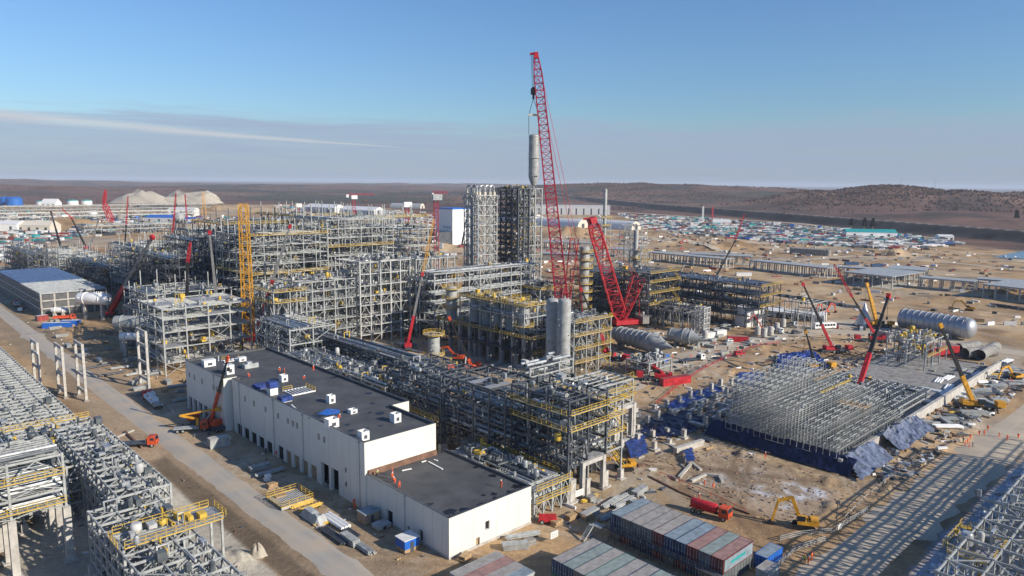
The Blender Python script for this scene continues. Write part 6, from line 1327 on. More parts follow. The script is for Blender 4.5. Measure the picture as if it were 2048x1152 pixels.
# along the strip between the road and the white building
a_, b__ = 69, 137
t = thing('railed_platform', 'prefabricated grey platform with yellow rails waiting on the ground by the road', 'platform', at(580, 1003), SA); q = MB()
for k in range(14): q.box(-3.5 + k * .5, -3.4, .5, -3.2 + k * .5, 3.4, .8)
q.box(-3.7, -3.6, .2, 3.7, -3.3, .7); q.box(-3.7, 3.3, .2, 3.7, 3.6, .7); q.build('floor_slat', 'steelp', t)
for a, b_ in (((-3.7, -3.6), (3.7, -3.6)), ((3.7, -3.6), (3.7, 3.6)), ((3.7, 3.6), (-3.7, 3.6)), ((-3.7, 3.6), (-3.7, -3.6))): railing(Vector((*a, .8)), Vector((*b_, .8)), t)
for i, (k, x, y, w_, rz) in enumerate((('y', 605, 1012, 'nearest the railed platform', 43), ('y', 622, 1018, 'second from the railed platform', 48), ('a', 540, 948, 'left of the railed platform', 45), ('c', 520, 940, 'at the far end of the roadside goods', 44), ('p', 535, 962, 'beside the railed platform', 44), ('w', 545, 975, 'under the railed platform edge', 44),
        ('b', 690, 1062, 'running along the road, upper one', -47), ('b', 668, 1075, 'running along the road, lower one', -47), ('c', 700, 1085, 'at the near end of the roadside pipes', -47), ('y', 655, 1048, 'heaped among the roadside pipes', 20), ('d', 672, 1048, 'beside the roadside pipes', -46), ('a', 725, 1098, 'closest to the blue cabin by the road', -47), ('w', 560, 1000, 'in front of the railed platform', 44),
        ('c', 1030, 1098, 'near the right corner of the white building', 10), ('e', 1060, 1090, 'left of the telehandler', 30), ('a', 1045, 1075, 'in front of the yellow stair', 20), ('w', 930, 1120, 'by the near corner of the white building', 60), ('p', 455, 885, 'by the far loading doors', 44), ('c', 430, 890, 'on the verge opposite the orange truck', 44))):
    nm, name = KN[k]; bundle_copy(k, f'{nm} {w_}', at(x, y), R(rz), None, name)
t = thing('tarped_stack', 'stack under a loose grey tarpaulin beside the road', 'covered stack', at(628, 1040), R(-47)); q = MB(); q.box(-3.5, -1, 0, 3.5, 1, .6); q.build('pallet_base', 'wood', t)
q = MB(); k = 8; gp = [[(-3.8 + 7.6 * i / k, -1.4 + 2.8 * j / 4, (0.1 if j in (0, 4) or i in (0, k) else 1.9 + R_.uniform(-.35, .3))) for j in range(5)] for i in range(k + 1)]
for i in range(k):
    for j in range(4): q.quad(gp[i][j], gp[i+1][j], gp[i+1][j+1], gp[i][j+1])
q.build('cover', 'cgrey', t)
def hut(label, x, y, rz, w, d, h, m='bluep', mr='cwhite', mb_='wood'):
    t = thing('site_hut', label, 'hut', at(x, y), rz); q = MB(); q.box(-w/2, -d/2, 0, w/2, d/2, h * .3); q.build('skirt', mb_, t); q = MB(); q.box(-w/2 - .02, -d/2 - .02, h * .3, w/2 + .02, d/2 + .02, h); q.build('wall', m, t); q = MB(); q.box(-w/2 - .15, -d/2 - .15, h, w/2 + .15, d/2 + .15, h + .12); q.build('roof', mr, t)
    q = MB(); q.box(-.4, -d/2 - .06, 0, .4, -d/2 - .03, h * .8); q.build('door', 'steeld', t)
hut('small blue hut with a pale flat roof standing alone on the sand by the road', 815, 1098, SA, 3.3, 3.0, 2.5); hut('dark hut with a blue roof against the shaded wall of the white building', 737, 1042, SA, 3.4, 3, 2.2, 'tan', 'troofb'); hut('low pale crate box beside the dark hut', 763, 1056, SA, 3, 2.4, .9, 'cgrey', 'cgrey')
container('grey skip with a yellow lid beside the far loading doors', at(438, 893), R(40), 'cgrey', 'conc', 5)
# concrete stub columns and footings in the excavations
sm = None
for i, (a, b_) in enumerate([(182 + 6.5 * i + U(-.5, .5), 108 + 6 * j) for i in range(8) for j in range(4)] + [(148 + 7 * i, 107 + 5.5 * j) for i in range(4) for j in range(2)] + [(160 + 5 * i, 120 + 8 * j) for i in range(4) for j in range(2)]):
    p = W(a, b_); z = zat(p.x, p.y)
    if sm is None: q = MB(); q.box(-1.2, -1.2, -1, 1.2, 1.2, .5); q.box(-.55, -.55, .5, .55, .55, 2.4); [q.bar((dx, dy, 2.4), (dx, dy, 2.9), .06) for dx in (-.4, .4) for dy in (-.4, .4)]; sm = q.mesh('stub_column', 'conc')
    o = ob('stub_column', sm, None, (p.x, p.y, z)); o.rotation_euler.z = SA; o.scale = (1, 1, R_.choice((.6, 1, 1.3))); tag(o, 'short concrete stub column rising from its footing in the excavations', 'stub column', 'concrete stub columns in the excavations')
def channel(label, pts, w=1.2, m='conc', h=.9, name='concrete_channel'):
    ps = [atg(x, y) for x, y in pts]; c = ps[0]; q = MB()
    for p, p2 in zip(ps, ps[1:]): q.bar(p - c + Vector((0, 0, h * .5)), p2 - c + Vector((0, 0, h * .5)), w, h, True)
    o = q.build(name, m); o.location = c; return tag(o, label, name.replace('_', ' '))
channel('long concrete channel leading from the tall posts to the blue tarped bank', [(1232, 902), (1262, 882), (1282, 878)], 1.4, h=1.6); channel('thick white pipe bend on the ground by the tall concrete posts', [(1236, 893), (1248, 895), (1268, 880)], .8, 'whitem', name='pipe_bend')
channel('bent concrete channel with an open V shape in the excavation', [(1358, 957), (1384, 928), (1402, 942)], .7, name='concrete_channel', h=.5); channel('long bent concrete pipe run lying in the excavation', [(1382, 965), (1412, 951), (1438, 955), (1445, 966)], .7, name='concrete_pipe', h=.6)
channel('concrete beam wall closing the top of the small tarped bank', [(1350, 908), (1405, 890)], 1.2, h=1.6); channel('rusty rail of planks along the near edge of the excavation', [(1300, 955), (1360, 985), (1420, 1010)], .4, 'rusty', .3, 'plank_edge'); channel('red brown pipe lying along the dig edge behind the tank truck', [(1440, 1008), (1500, 1030)], .3, 'rusty', .3, 'ground_pipe')
channel('rusty beam lying along the left verge of the haul road', [(250, 865), (284, 897)], .5, 'rusty', .5, 'steel_beam'); channel('concrete beam lying across the left verge near the orange truck', [(225, 880), (268, 862)], .4, 'conc', .4, 'steel_beam')
# concrete rings, tanks and big pipes of the far yard
for i, (x, y) in enumerate([(1762 + 14 * k, 682 + (k % 2) * 3 - k * .3) for k in range(8)]):
    t = thing('concrete_ring_stack', 'upright concrete ring stack in the row before the shiny cylinder', 'ring stack', at(x, y), 0, 'concrete ring stacks before the shiny cylinder')
    for z in (0, 1.6, 3.2): q = MB(); q.lathe((0, 0, z), [(1.7, 0), (1.7, 1.5), (1.45, 1.5), (1.45, .2)], 18); q.build('ring', 'conc', t, True)
for i, (x, y) in enumerate(((1515, 672), (1528, 676), (1541, 672), (1553, 664), (1566, 656), (1410, 680))):
    t = thing('upright_tank', 'white upright tank, one of a cluster beside the mixer truck' if i < 5 else 'lone round white tank in front of the twin white containers', 'upright tank', at(x, y), 0, 'upright tanks beside the mixer truck' if i < 5 else None); q = MB(); q.lathe((0, 0, .6), [(1.3, 0), (1.3, 3.4), (1.0, 3.9), (.1, 4.1)], 18); q.build('shell', 'conc', t, True); q = MB(); [q.bar((math.cos(u) * 1.1, math.sin(u) * 1.1, 0), (math.cos(u) * 1.1, math.sin(u) * 1.1, .8), .2) for u in (0, 1.57, 3.14, 4.7)]; q.build('leg', 'steeld', t)
for i, (x0, y0, x1, y1) in enumerate(((1915, 708, 1955, 702), (1928, 718, 1990, 712), (1958, 722, 1990, 704))):
    p0, p1 = at(x0, y0), at(x1, y1); q = MB(); q.tube([(0, 0, 2.3), p1 - p0 + Vector((0, 0, 2.3))], 2.2, 20, False); q.tube([(0, 0, 2.3), p1 - p0 + Vector((0, 0, 2.3))], 2.05, 20, False); o = q.build('large_pipe', 'concd', None, True); o.location = p0; tag(o, ['large dark pipe lying near the red shed, left one', 'large dark open pipe in the middle near the red shed', 'large dark pipe at the right near the road bend'][i], 'large pipe')
hut('red shed with pale roof behind the small new frame', 1882, 708, R(10), 12, 6, 4, 'red', 'troofr', 'red')
def shed(label, x, y, L, w, h, rz, m='hull', mr='whitem', roofh=None, name='shed', cat='shed', doors_=3):
    t = thing(name, label, cat, at(x, y) - Vector((0, 0, .1)), rz); q = MB(); q.box(-L/2, -w/2, 0, L/2, w/2, h); q.build('wall', m, t); rh = roofh if roofh is not None else w * .18; q = MB()
    vs = [(-L/2 - .3, -w/2 - .3, h), (L/2 + .3, -w/2 - .3, h), (L/2 + .3, w/2 + .3, h), (-L/2 - .3, w/2 + .3, h), (-L/2 - .3, 0, h + rh), (L/2 + .3, 0, h + rh)]; q._add(vs, [(0,1,5,4), (2,3,4,5), (0,4,3), (1,2,5), (3,2,1,0)]); q.build('roof', mr, t)
    for k in range(doors_): q = MB(); u = -L/2 + L * (k + .5) / doors_; q.box(u - 1.6, -w/2 - .06, 0, u + 1.6, -w/2 - .01, h * .7); q.build('door', 'steeld', t)
def arch(label, x, y, rpx, L, rz, m='cwhite', m2='cream', name='arched_hangar'):
    b_ = at(x, y); r_ = rpx / F * b_.y; t = thing(name, label, 'arched hangar', b_, rz); q = MB(); n_ = 16
    pr = [(r_ * math.cos(PI * k / n_), r_ * math.sin(PI * k / n_)) for k in range(n_ + 1)]; vs = [(0, p[0], p[1]) for p in pr] + [(L, p[0], p[1]) for p in pr]; q._add(vs, [(i, i + 1, n_ + 2 + i, n_ + 1 + i) for i in range(n_)]); q.build('roof', m, t, True)
    q = MB(); q._add([(0, p[0] * .995, p[1] * .995) for p in pr], [tuple(range(n_ + 1))]); q.k = 0; q.build('end_wall', m2, t); q = MB(); q.box(-.1, -r_ * .25, 0, -.02, r_ * .25, r_ * .5); q.build('door', 'steeld', t)
shed('long low white barracks with a red eaves line behind the bus', 1562, 634, 44, 9, 3.6, R(-31), 'whitem', 'whitem', 1.2, doors_=9); shed('small white hut with a dark gap below the yellow landings', 1498, 650, 12, 8, 8, R(30), 'whitem', 'whitem', 1, doors_=1)
shed('long grey shed with a white gable far behind the red mast, left one', 650, 424, 100, 34, 11, R(-35), 'hull', 'whitem', 7, 'far_hall', 'hall'); shed('long grey shed with a white gable far behind the red mast, right one', 725, 430, 100, 34, 11, R(-35), 'hull', 'whitem', 7, 'far_hall', 'hall')
shed('white hall at the left edge beyond the racks', 8, 462, 50, 22, 10, R(0), 'whitem', 'cwhite', 4, 'far_hall', 'hall'); shed('long beige hall with open side at the far left', 62, 462, 66, 24, 8, R(0), 'cream', 'cream', 6, 'far_hall', 'hall', 6)
shed('blue-roofed hall behind the left spherical tank', 330, 444, 50, 34, 8, R(-5), 'hull', 'bluep', 4, 'far_hall', 'hall'); shed('smaller blue-roofed hall right of the left spherical tank', 378, 446, 40, 24, 7, R(-5), 'whitem', 'bluep', 3, 'far_hall', 'hall')
shed('white hall on the skyline between the teal tanks', 103, 413, 36, 26, 9, R(0), 'whitem', 'cwhite', 10, 'far_hall', 'hall'); shed('pale tall block hall above the left spherical tank', 368, 432, 50, 25, 14, R(0), 'whitem', 'cwhite', 2, 'far_hall', 'hall')
shed('teal-roofed hall among the far yard goods', 1738, 474, 66, 20, 7, R(-8), 'whitem', 'teal', 4, 'far_hall', 'hall'); shed('small white hall at the right end of the far yard', 1888, 481, 18, 14, 6, R(-8), 'whitem', 'cwhite', 2, 'far_hall', 'hall'); shed('blue low hall beside the tall white tower block', 800, 466, 40, 20, 8, R(-5), 'bluep', 'bluep', 2, 'far_hall', 'hall')
shed('blue small hall in front of the far embankment road', 795, 452, 20, 16, 9, R(-5), 'bluep', 'bluep', 1, 'far_hall', 'hall'); shed('long grey flat-roofed building far behind the lifted vessel', 1130, 428, 200, 60, 20, R(-4), 'hull', 'hull', 1, 'far_hall', 'hall', 12); shed('teal low hall behind the roofed block', 830, 533, 26, 10, 4, R(-5), 'teal', 'teal', 1, 'far_hall', 'hall')
arch('white arched hangar right of the main boom, left one of three', 1078, 446, 17, 90, R(135)); arch('white arched hangar, middle one of three behind the red booms', 1166, 456, 17, 95, R(135)); arch('white arched hangar, right one of three beside the thin chimney', 1272, 460, 17, 110, R(135))
arch('small white arched hangar alone on the far yard edge', 1460, 448, 9, 30, R(165)); arch('grey arched shed with a pale front behind the yellow lattice mast', 557, 449, 12, 60, R(165), 'cgrey'); arch('little pale arched shed left of the grey arched one', 503, 449, 9, 20, R(150), 'cgrey'); arch('far arched hangar among distant yards', 845, 417, 10, 90, R(160), 'cgrey')
def tower_block():
    b_ = P(910, 500); h = PD(910, 422, b_.y).z; t = thing('white_tower_block', 'tall windowless pale blue-white block with a blue band at the top', 'building', W(500, 618), SA); q = MB(); q.box(0, 0, 0, 26, 30, h); q.build('wall', 'whitem', t); q = MB(); q.box(-.3, -.3, h, 26.3, 30.3, h + 1.2); q.build('parapet', 'bluep', t)
    for i in range(3):
        for j in range(2): q = MB(); q.box(-.25, 4 + i * 5, 14 + j * 6, -.02, 5.6 + i * 5, 15.6 + j * 6); q.build('window', 'dark', t)
    q = MB(); q.box(-20, 2, 0, -.1, 22, 16); q.build('annex', 'steeld', t)
tower_block()
# unfinished grey building by the far end of the road
t = thing('unfinished_building', 'grey unfinished building with a half blue, half white roof and netted walls', 'building', site(78, 428), SA); LAu, LBu, Hu = 30, 120, 12
q = MB(); q.box(.3, .3, 0, LAu - .3, LBu - .3, Hu - .6); q.build('wall', 'steeld', t)
for j, (y0, y1, m_) in enumerate(((0, 48, 'cgrey'), (48, LBu, 'cblue'))):
    q = MB(); q.box(-.4, y0 - .4 * (j == 0), Hu - .5, LAu + .4, y1, Hu + .1 + j * .3)
    for k in range(int((y1 - y0) / 3)): q.box(-.3, y0 + k * 3, Hu + .1 + j * .3, LAu + .3, y0 + k * 3 + .25, Hu + .3 + j * .3)
    q.build('roof', m_, t)
for j in range(25): q = MB(); q.box(-.2, j * 5 - .3, 0, .3, j * 5 + .3, Hu - .5); q.build('pillar', 'conc', t)
for i in range(6): q = MB(); q.box(i * 6 - .35, -.25, 0, i * 6 + .35, .3, Hu - .5); q.build('pillar', 'conc', t)
q = MB()
for z in (4, 8): q.bar((0, -.3, z), (LAu, -.3, z), .5, .6); q.bar((-.3, 0, z), (-.3, LBu, z), .5, .6)
for k in range(60): q.bar((k * .5, -.35, .3), (k * .5, -.35, Hu - 1), .07)
q.build('facade_beam', 'conc', t)
# long open concrete halls on the right
def open_hall(label, p0, p1, depth, h=8.0, n_=None):
    a0, b0 = S(*p0, h); a1, b1 = S(*p1, h); A0, B0 = W(a0, b0), W(a1, b1); d = B0 - A0; L = d.length; hd = math.atan2(d.y, d.x); t = thing('open_concrete_hall', label, 'open hall', (A0.x, A0.y, 0), hd); n_ = n_ or max(3, int(L / 6))
    q = MB(); q.box(-.5, -.5, h - .35, L + .5, depth + .5, h); q.build('roof', 'cgrey', t); q = MB(); q.box(-.5, 0, 0, L + .5, depth, .25); q.build('floor', 'conc', t)
    q = MB(); q.box(-.35, -.35, 0, .35, .35, h - .35); cme = q.mesh('pillar', 'conc')
    for i in range(n_ + 1):
        for y in (0, depth / 2, depth): ob('pillar', cme, t, (L * i / n_, y, 0))
    q = MB(); q.bar((0, 0, h - .7), (L, 0, h - .7), .5, .7); q.bar((0, depth, h - .7), (L, depth, h - .7), .5, .7); q.build('edge_beam', 'conc', t)
open_hall('open concrete hall nearest the thin chimneys with a white patch inside', (1205, 497), (1256, 499), 22); open_hall('narrow open concrete hall, first of the long row', (1300, 504), (1452, 518), 12); open_hall('second strip hall behind and right of the first', (1380, 507), (1502, 513), 14)
open_hall('long narrow open hall running to the wide roof', (1500, 520), (1655, 536), 14); open_hall('wide flat roof on many pillars in the middle of the hall row', (1690, 543), (1785, 553), 48, 9); open_hall('back part of the wide pillar hall', (1775, 536), (1850, 541), 26, 8.2)
open_hall('short strip hall behind the wide pillar hall', (1655, 532), (1735, 537), 10); open_hall('narrow open hall right of the wide pillar hall', (1838, 554), (1948, 563), 12); open_hall('strip hall at the right edge of the photo', (1955, 557), (2080, 566), 12); open_hall('second wide pillar hall cut by the right edge', (1968, 568), (2120, 584), 40, 9)
open_hall('pale roofed hall left behind the red booms', (1085, 483), (1180, 486), 18)
t = thing('concrete_block_hall', 'flat roofed concrete hall seen beyond the first red boom', 'hall', P(1085, 520), R(-10)); q = MB(); q.box(0, 0, 0, 60, 14, 6); q.build('wall', 'concd', t); q = MB(); q.box(-1, -1, 6, 61, 15, 6.5); q.build('roof', 'cgrey', t)

# ------------------------------------------------------------------ far yards
ysm = {}
def ybox(m, k):
    if (m, k) not in ysm:
        q = MB()
        if k == 0: q.box(-6, -1.25, 0, 6, 1.25, 2.6); q.box(-6.05, -1.3, 2.4, 6.05, 1.3, 2.65)
        elif k == 1: q.box(-4.5, -1.25, .9, 3, 1.25, 3.2); q.box(3.2, -1.2, .6, 5, 1.2, 3.0); [q.lathe((x, y, .5), [(.5, -.2), (.5, .2)], 8, 'y') for x in (-3.5, -2, 4) for y in (-1.1, 1.1)]
        else: q.box(-3, -1.5, 0, 3, 1.5, 5.2); q.box(-3.05, -1.55, 2.55, 3.05, 1.55, 2.65)
        ysm[(m, k)] = q.mesh('yard_goods', m)
    return ysm[(m, k)]
YM = ['cwhite', 'cwhite', 'cgrey', 'cgrey', 'teal', 'cblue', 'cbrick', 'steeld', 'steeld', 'bluep', 'tan', 'whitem']
def in_px_poly(poly):
    xs = [p[0] for p in poly]; ys = [p[1] for p in poly]
    while True:
        x, y = U(min(xs), max(xs)), U(min(ys), max(ys))
        if in_poly(np.array([x]), np.array([y]), poly)[0]: return x, y
Y1 = [(1235, 427), (1400, 436), (1560, 449), (1660, 456), (1850, 476), (1930, 489), (1820, 500), (1640, 492), (1420, 474), (1290, 458)]
Y2 = [(545, 408), (700, 414), (905, 430), (920, 462), (790, 440), (560, 420)]; Y3 = [(560, 426), (690, 440), (760, 456), (650, 462), (560, 440)]; Y4 = [(0, 424), (300, 430), (480, 436), (460, 448), (0, 444)]; Y5 = [(0, 450), (200, 446), (330, 452), (300, 466), (120, 478), (60, 505), (0, 530)]; Y6 = [(620, 450), (760, 460), (900, 500), (900, 530), (760, 500), (740, 470)]
YK = {0: ('yard_container', 'container'), 1: ('parked_truck', 'truck'), 2: ('stacked_containers', 'container')}
rows = 0
for poly, n_, where in ((Y1, 190, 'in the far storage yard below the levee'), (Y2, 46, 'in the distant yard left of the tower block'), (Y3, 36, 'among the sandy works left of the red masts'), (Y4, 30, 'on the far left plain'), (Y5, 22, 'on the sand behind the left racks'), (Y6, 16, 'around the tan heaps in the middle distance')):
    for _ in range(n_):
        x, y = in_px_poly(poly); p = P(x, y); k = R_.choice((0, 0, 0, 1, 2)); m = R_.choice(YM); mm = {'cwhite': 'white', 'whitem': 'white', 'cgrey': 'grey', 'teal': 'teal', 'cblue': 'dark blue', 'cbrick': 'brick red', 'steeld': 'dark grey', 'bluep': 'bright blue', 'tan': 'brown'}[m]
        nm = ('container', 'truck', 'pair of stacked containers')[k]; lab = f'{mm} {nm} {where}'; o = ob(YK[k][0], ybox(m, k), None, (p.x, p.y, zat(p.x, p.y))); o.rotation_euler.z = R_.choice((R(-12), R(-12), R(78))) + U(-.1, .1); tag(o, lab, YK[k][1], lab)
for poly, n_, lab in ((Y1, 2600, 'dense mass of goods, trucks and containers filling the far storage yard'), (Y2, 700, 'mass of goods in the distant yard left of the tower block'), (Y3, 180, 'scattered machines on the sandy works left of the red masts'), (Y4, 500, 'scattered goods on the far left plain'), (Y5, 420, 'scattered goods on the sand behind the left racks'), (Y6, 160, 'scattered goods around the tan heaps in the middle distance')):
    q = MB(); mats = ['cwhite', 'cgrey', 'steeld', 'teal', 'cblue', 'cbrick', 'tan', 'whitem']; c = P(*poly[0])
    for _ in range(n_):
        x, y = in_px_poly(poly); p = P(x, y) - c; z = -.2; q.k = R_.choice((0, 0, 1, 1, 2, 2, 2, 3, 4, 5, 6, 7)); w, d, h = U(1, 7), U(1, 2.4), U(.8, 3.2); q.box(p.x - w, p.y - d, z, p.x + w, p.y + d, z + h)
    o = q.build('yard_goods', mats); o.location = c; tag(o, lab, 'yard goods', kind='stuff')
# more small debris strewn over the working ground
def debris(name, lab, region, n_, mats, s0=.3, s1=1.6, h1=.7):
    q = MB(); pts = [W(*region()) for _ in range(n_)]; zz = height(np.array([p.x for p in pts]), np.array([p.y for p in pts]))
    for p, z in zip(pts, zz):
        q.k = R_.randrange(len(mats)); w, d, h = U(s0, s1), U(s0, s1) * .5, U(.1, h1); a = U(0, 3.14); u = Vector((math.cos(a), math.sin(a), 0)) * w; q.bar(Vector((p.x, p.y, z + h/2)) - u, Vector((p.x, p.y, z + h/2)) + u, d, h, True)
    o = q.build(name, mats); tag(o, lab, 'debris', kind='stuff')
DM = ['concd', 'steel', 'wood', 'rusty', 'steeld', 'whitem']
debris('site_debris', 'loose scrap and offcuts around the racks and yards', lambda: (U(105, 360), U(85, 260)), 1500, DM)
debris('roadside_debris', 'small rubble along the haul road and under the left racks', lambda: (U(16, 57) if rnd.random() < .4 else U(69, 92), U(100, 420)), 700, DM, .15, .6, .3)
debris('pad_debris', 'rebar, formwork and scrap around the scaffold pad', lambda: (U(176, 330), U(54, 67) if rnd.random() < .6 else U(101, 112)), 900, DM, .3, 1.6)
debris('trench_rubble', 'pale rubble and stones in the excavation', lambda: (U(138, 171), U(60, 104)), 420, ['concd', 'sand', 'sand', 'rusty'], .1, .45, .25)
debris('plain_debris', 'scattered goods over the tan plain behind the halls', lambda: (U(360, 900), U(60, 640)), 1300, DM + ['cwhite', 'cbrick'], .8, 4, 2)
debris('rack_edge_debris', 'snowy blocks lying beside the lower right rack', lambda: (U(112, 210), U(29, 37)), 620, ['conc', 'snow', 'cwhite', 'concd'], .25, .8, .6)
for poly, (x0, y0, x1, y1, n_) in ((0, (1540, 590, 1700, 616, 22)), (1, (1585, 508, 1655, 512, 12)), (2, (1980, 612, 2048, 622, 6)), (3, (1840, 632, 1925, 642, 10))):
    for k in range(n_):
        f_ = k / (n_ - 1); p = at(x0 + (x1 - x0) * f_, y0 + (y1 - y0) * f_)
        if poly == 1: q = MB(); q.lathe((0, 0, 0), [(3, 0), (3, 6), (.2, 7)], 12); o = q.build('grey_silo', 'concd', None, True); o.location = p; tag(o, 'grey round silo in the row on the tan plain', 'silo', 'silo row on the tan plain')
        else: o = ob('concrete_block', junk_mesh('crate', R_.choice(('concd', 'conc', 'steeld'))), None, p); o.scale = (U(3, 5), 1.6, 1.6); o.rotation_euler.z = R(-28); lab = ['concrete block in the row along the far track', '', 'block in the row at the right edge', 'block in the row behind the shiny cylinder'][poly]; tag(o, lab, 'concrete block', lab)
# gravel mounds on the left skyline, spoil heaps as terrain things
def mound(label, x, y, w, h, m='gravel', ex=1.0, flat=.35):
    b_ = P(x, y); r_ = w / 2 / F * b_.y; hh = PD(x, h, b_.y).z; q = MB(); n_, k = 40, 9; prof = [(1 - i / k, (i / k)) for i in range(k + 1)]
    vs = []; 
    for i in range(k + 1):
        f_ = i / k; rad = r_ * (1 - f_ * (1 - flat)); z = hh * (math.sin(f_ * PI / 2) ** ex)
        for j in range(n_): u = 2 * PI * j / n_; g = 1 + .10 * math.sin(3 * u + x) + .06 * math.sin(7 * u + i); vs.append((rad * math.cos(u) * g, rad * .6 * math.sin(u) * g, z * (1 + (.22 * math.sin(2 * u + x * .1) + .14 * math.sin(5 * u + x)) * f_) - .5))
    q._add(vs, [(i*n_+j, i*n_+(j+1) % n_, (i+1)*n_+(j+1) % n_, (i+1)*n_+j) for i in range(k) for j in range(n_)] + [tuple(k*n_+j for j in range(n_))]); o = q.build('gravel_mound', m, None, True); o.location = b_; tag(o, label, 'gravel mound')
mound('pale grey gravel mound with steps, left one on the skyline', 285, 406, 120, 385, flat=.25); mound('broad sandy gravel mound, right one on the skyline', 388, 406, 120, 386, 'gravel', flat=.45); mound('low saddle of gravel between the two mounds', 335, 406, 120, 393, 'gravel', flat=.5)
mound('dark flat soil heap in front of the gravel mounds', 330, 418, 120, 410, 'soil', flat=.7); mound('tan heap left of the leaning red cranes', 150, 452, 60, 440, 'sand', flat=.1); mound('flat tan heap between the spherical tanks', 408, 448, 60, 437, 'sand', flat=.4)
mound('dark soil heap on the plain beside the yard road', 1782, 512, 22, 503, 'soil', flat=.3); mound('tan heap under the mast frame', 1150, 470, 50, 456, 'sand', flat=.05)
mound('grey gravel pile on the left verge at the bottom edge', 515, 1112, 46, 1088, 'gravel', flat=.1)
# far woods
q = MB(); rt = np.random.RandomState(5)
def tuft(x, y, z, r_, h): k = 4; o_ = rt.rand() * 6; q._add([(x + r_ * math.cos(2*PI*i/k + o_) * .9, y + r_ * math.sin(2*PI*i/k + o_) * .9, z + h * (.25 + .2 * rt.rand())) for i in range(k)] + [(x, y, z + h), (x, y, z - .5)], [(i, (i+1) % k, k) for i in range(k)] + [((i+1) % k, i, k + 1) for i in range(k)])
cand = []
for _ in range(130000):
    u = rt.uniform(-.68, .68); d = rt.uniform(1900, 5200) ** 1.0; cand.append((d * math.sin(u), d * math.cos(u)))
cx = np.array([c[0] for c in cand]); cy = np.array([c[1] for c in cand]); cz = height(cx, cy); sel = (poly_dist(cx, cy, site_poly) < -140) & ((cz > 16) | (rt.rand(len(cx)) < .12)); dens = fbm(cx, cy, 260, 4) + np.where(cz > 44, .25, 0) + np.where(cx < 0, .05, 0)
sel &= dens > rt.rand(len(cx)) * .55 - .12
for x, y, z in zip(cx[sel], cy[sel], cz[sel]):
    q.k = 0 if rt.rand() < .7 else 1; s_ = rt.uniform(.6, 1.3); tuft(x, y, z, 3.4 * s_, 5.0 * s_)
M['wood1'] = mat('bare_forest', (.150, .085, .066), .95, 0, .3, .01); M['wood2'] = mat('dark_forest', (.09, .07, .052), .95, 0, .3, .01)
o = q.build('forest', ['wood1', 'wood2']); tag(o, 'bare brown woods covering the far hills and plain', 'forest', kind='stuff')
def pine(label, x, y, h, seed, group=None, m='wood2'):
    r = random.Random(seed); b_ = at(x, y); t = thing('tree', label, 'tree', b_, 0, group); q = MB(); q.tube([(0, 0, 0), (0, 0, h * .8)], [h * .03, h * .01], 6)
    for k in range(6): a = r.uniform(0, 6.28); z = h * r.uniform(.35, .7); q.tube([(0, 0, z), (math.cos(a) * h * .2, math.sin(a) * h * .2, z + h * .12)], [h * .012, h * .004], 4)
    q.build('trunk', 'wood', t); q = MB()
    for _ in range(420):
        f_ = r.random(); z = h * (.28 + .72 * f_); rad = h * .26 * (1 - f_ * .7) * math.sqrt(r.random()); a = r.uniform(0, 6.28); c = Vector((rad * math.cos(a), rad * math.sin(a), z)); s_ = h * .045; u = Vector((r.uniform(-1, 1), r.uniform(-1, 1), r.uniform(-1, 1))).normalized() * s_; v = u.cross(Vector((r.random(), r.random(), r.random()))).normalized() * s_; q.quad(c - u, c - v, c + u, c + v)
    q.build('crown', m, t)
M['leaf'] = mat('conifer_green', (.035, .05, .025), .9, 0, .3, .3)
for i, (x, y, h) in enumerate(((1702, 456, 13), (1728, 458, 15), (1745, 459, 15), (2032, 448, 17), (763, 497, 9), (778, 498, 8))):
    pine(['slim dark tree before the levee, left of a loose trio', 'middle dark tree of the trio before the levee', 'right dark tree of the trio before the levee', 'dark tree on the right hill slope', 'left small green tree near the blue cabins', 'right small green tree near the blue cabins'][i], x, y, h * 1.2, i, None, 'leaf')

# ------------------------------------------------------------------ fences and barriers
def fence(label, pts, m='steel', h=1.1, gap=2.0, rails=3, name='barrier_fence', up=.05):
    ps = [atg(x, y) for x, y in pts]; c = ps[0].copy(); t = thing(name, label, 'fence', c); q = MB(); posts = []
    for p, p2 in zip(ps, ps[1:]):
        n_ = max(1, int((p2 - p).length / gap))
        for k in range(n_ + 1): v = p.lerp(p2, k / n_) - c; posts.append(v)
        for r_ in range(rails): z = h * (r_ + 1) / rails; q.bar(p - c + Vector((0, 0, z)), p2 - c + Vector((0, 0, z)), .07, .12)
    q.build('rail', m, t)
    pm = MB(); pm.bar((0, 0, 0), (0, 0, h + .1), .1); me_ = pm.mesh('post', m)
    for v in posts[:95]: ob('post', me_, t, v)
fence('grey tube railing from the blue cabin towards the excavator', [(1560, 1085), (1600, 1075), (1665, 1068), (1690, 1052), (1735, 1025)], 'steel', 1.2); fence('double pipe railing below the blue cabin', [(1540, 1152), (1590, 1105), (1650, 1085)], 'steel', 1.2)
fence('long red and white barrier tape line across the wide yard', [(1310, 812), (1350, 778), (1400, 750), (1450, 722), (1510, 698), (1560, 688)], 'red', 1.0, 2.5, 2, 'barrier_line'); fence('orange barrier along the near edge of the excavation', [(1320, 950), (1400, 985), (1490, 1025)], 'orange', .7, 3, 1, 'barrier_line')
fence('railing of pale posts along the right road edge', [(1690, 1040), (1730, 1000), (1790, 950), (1830, 915)], 'conc', .9, 3, 1)
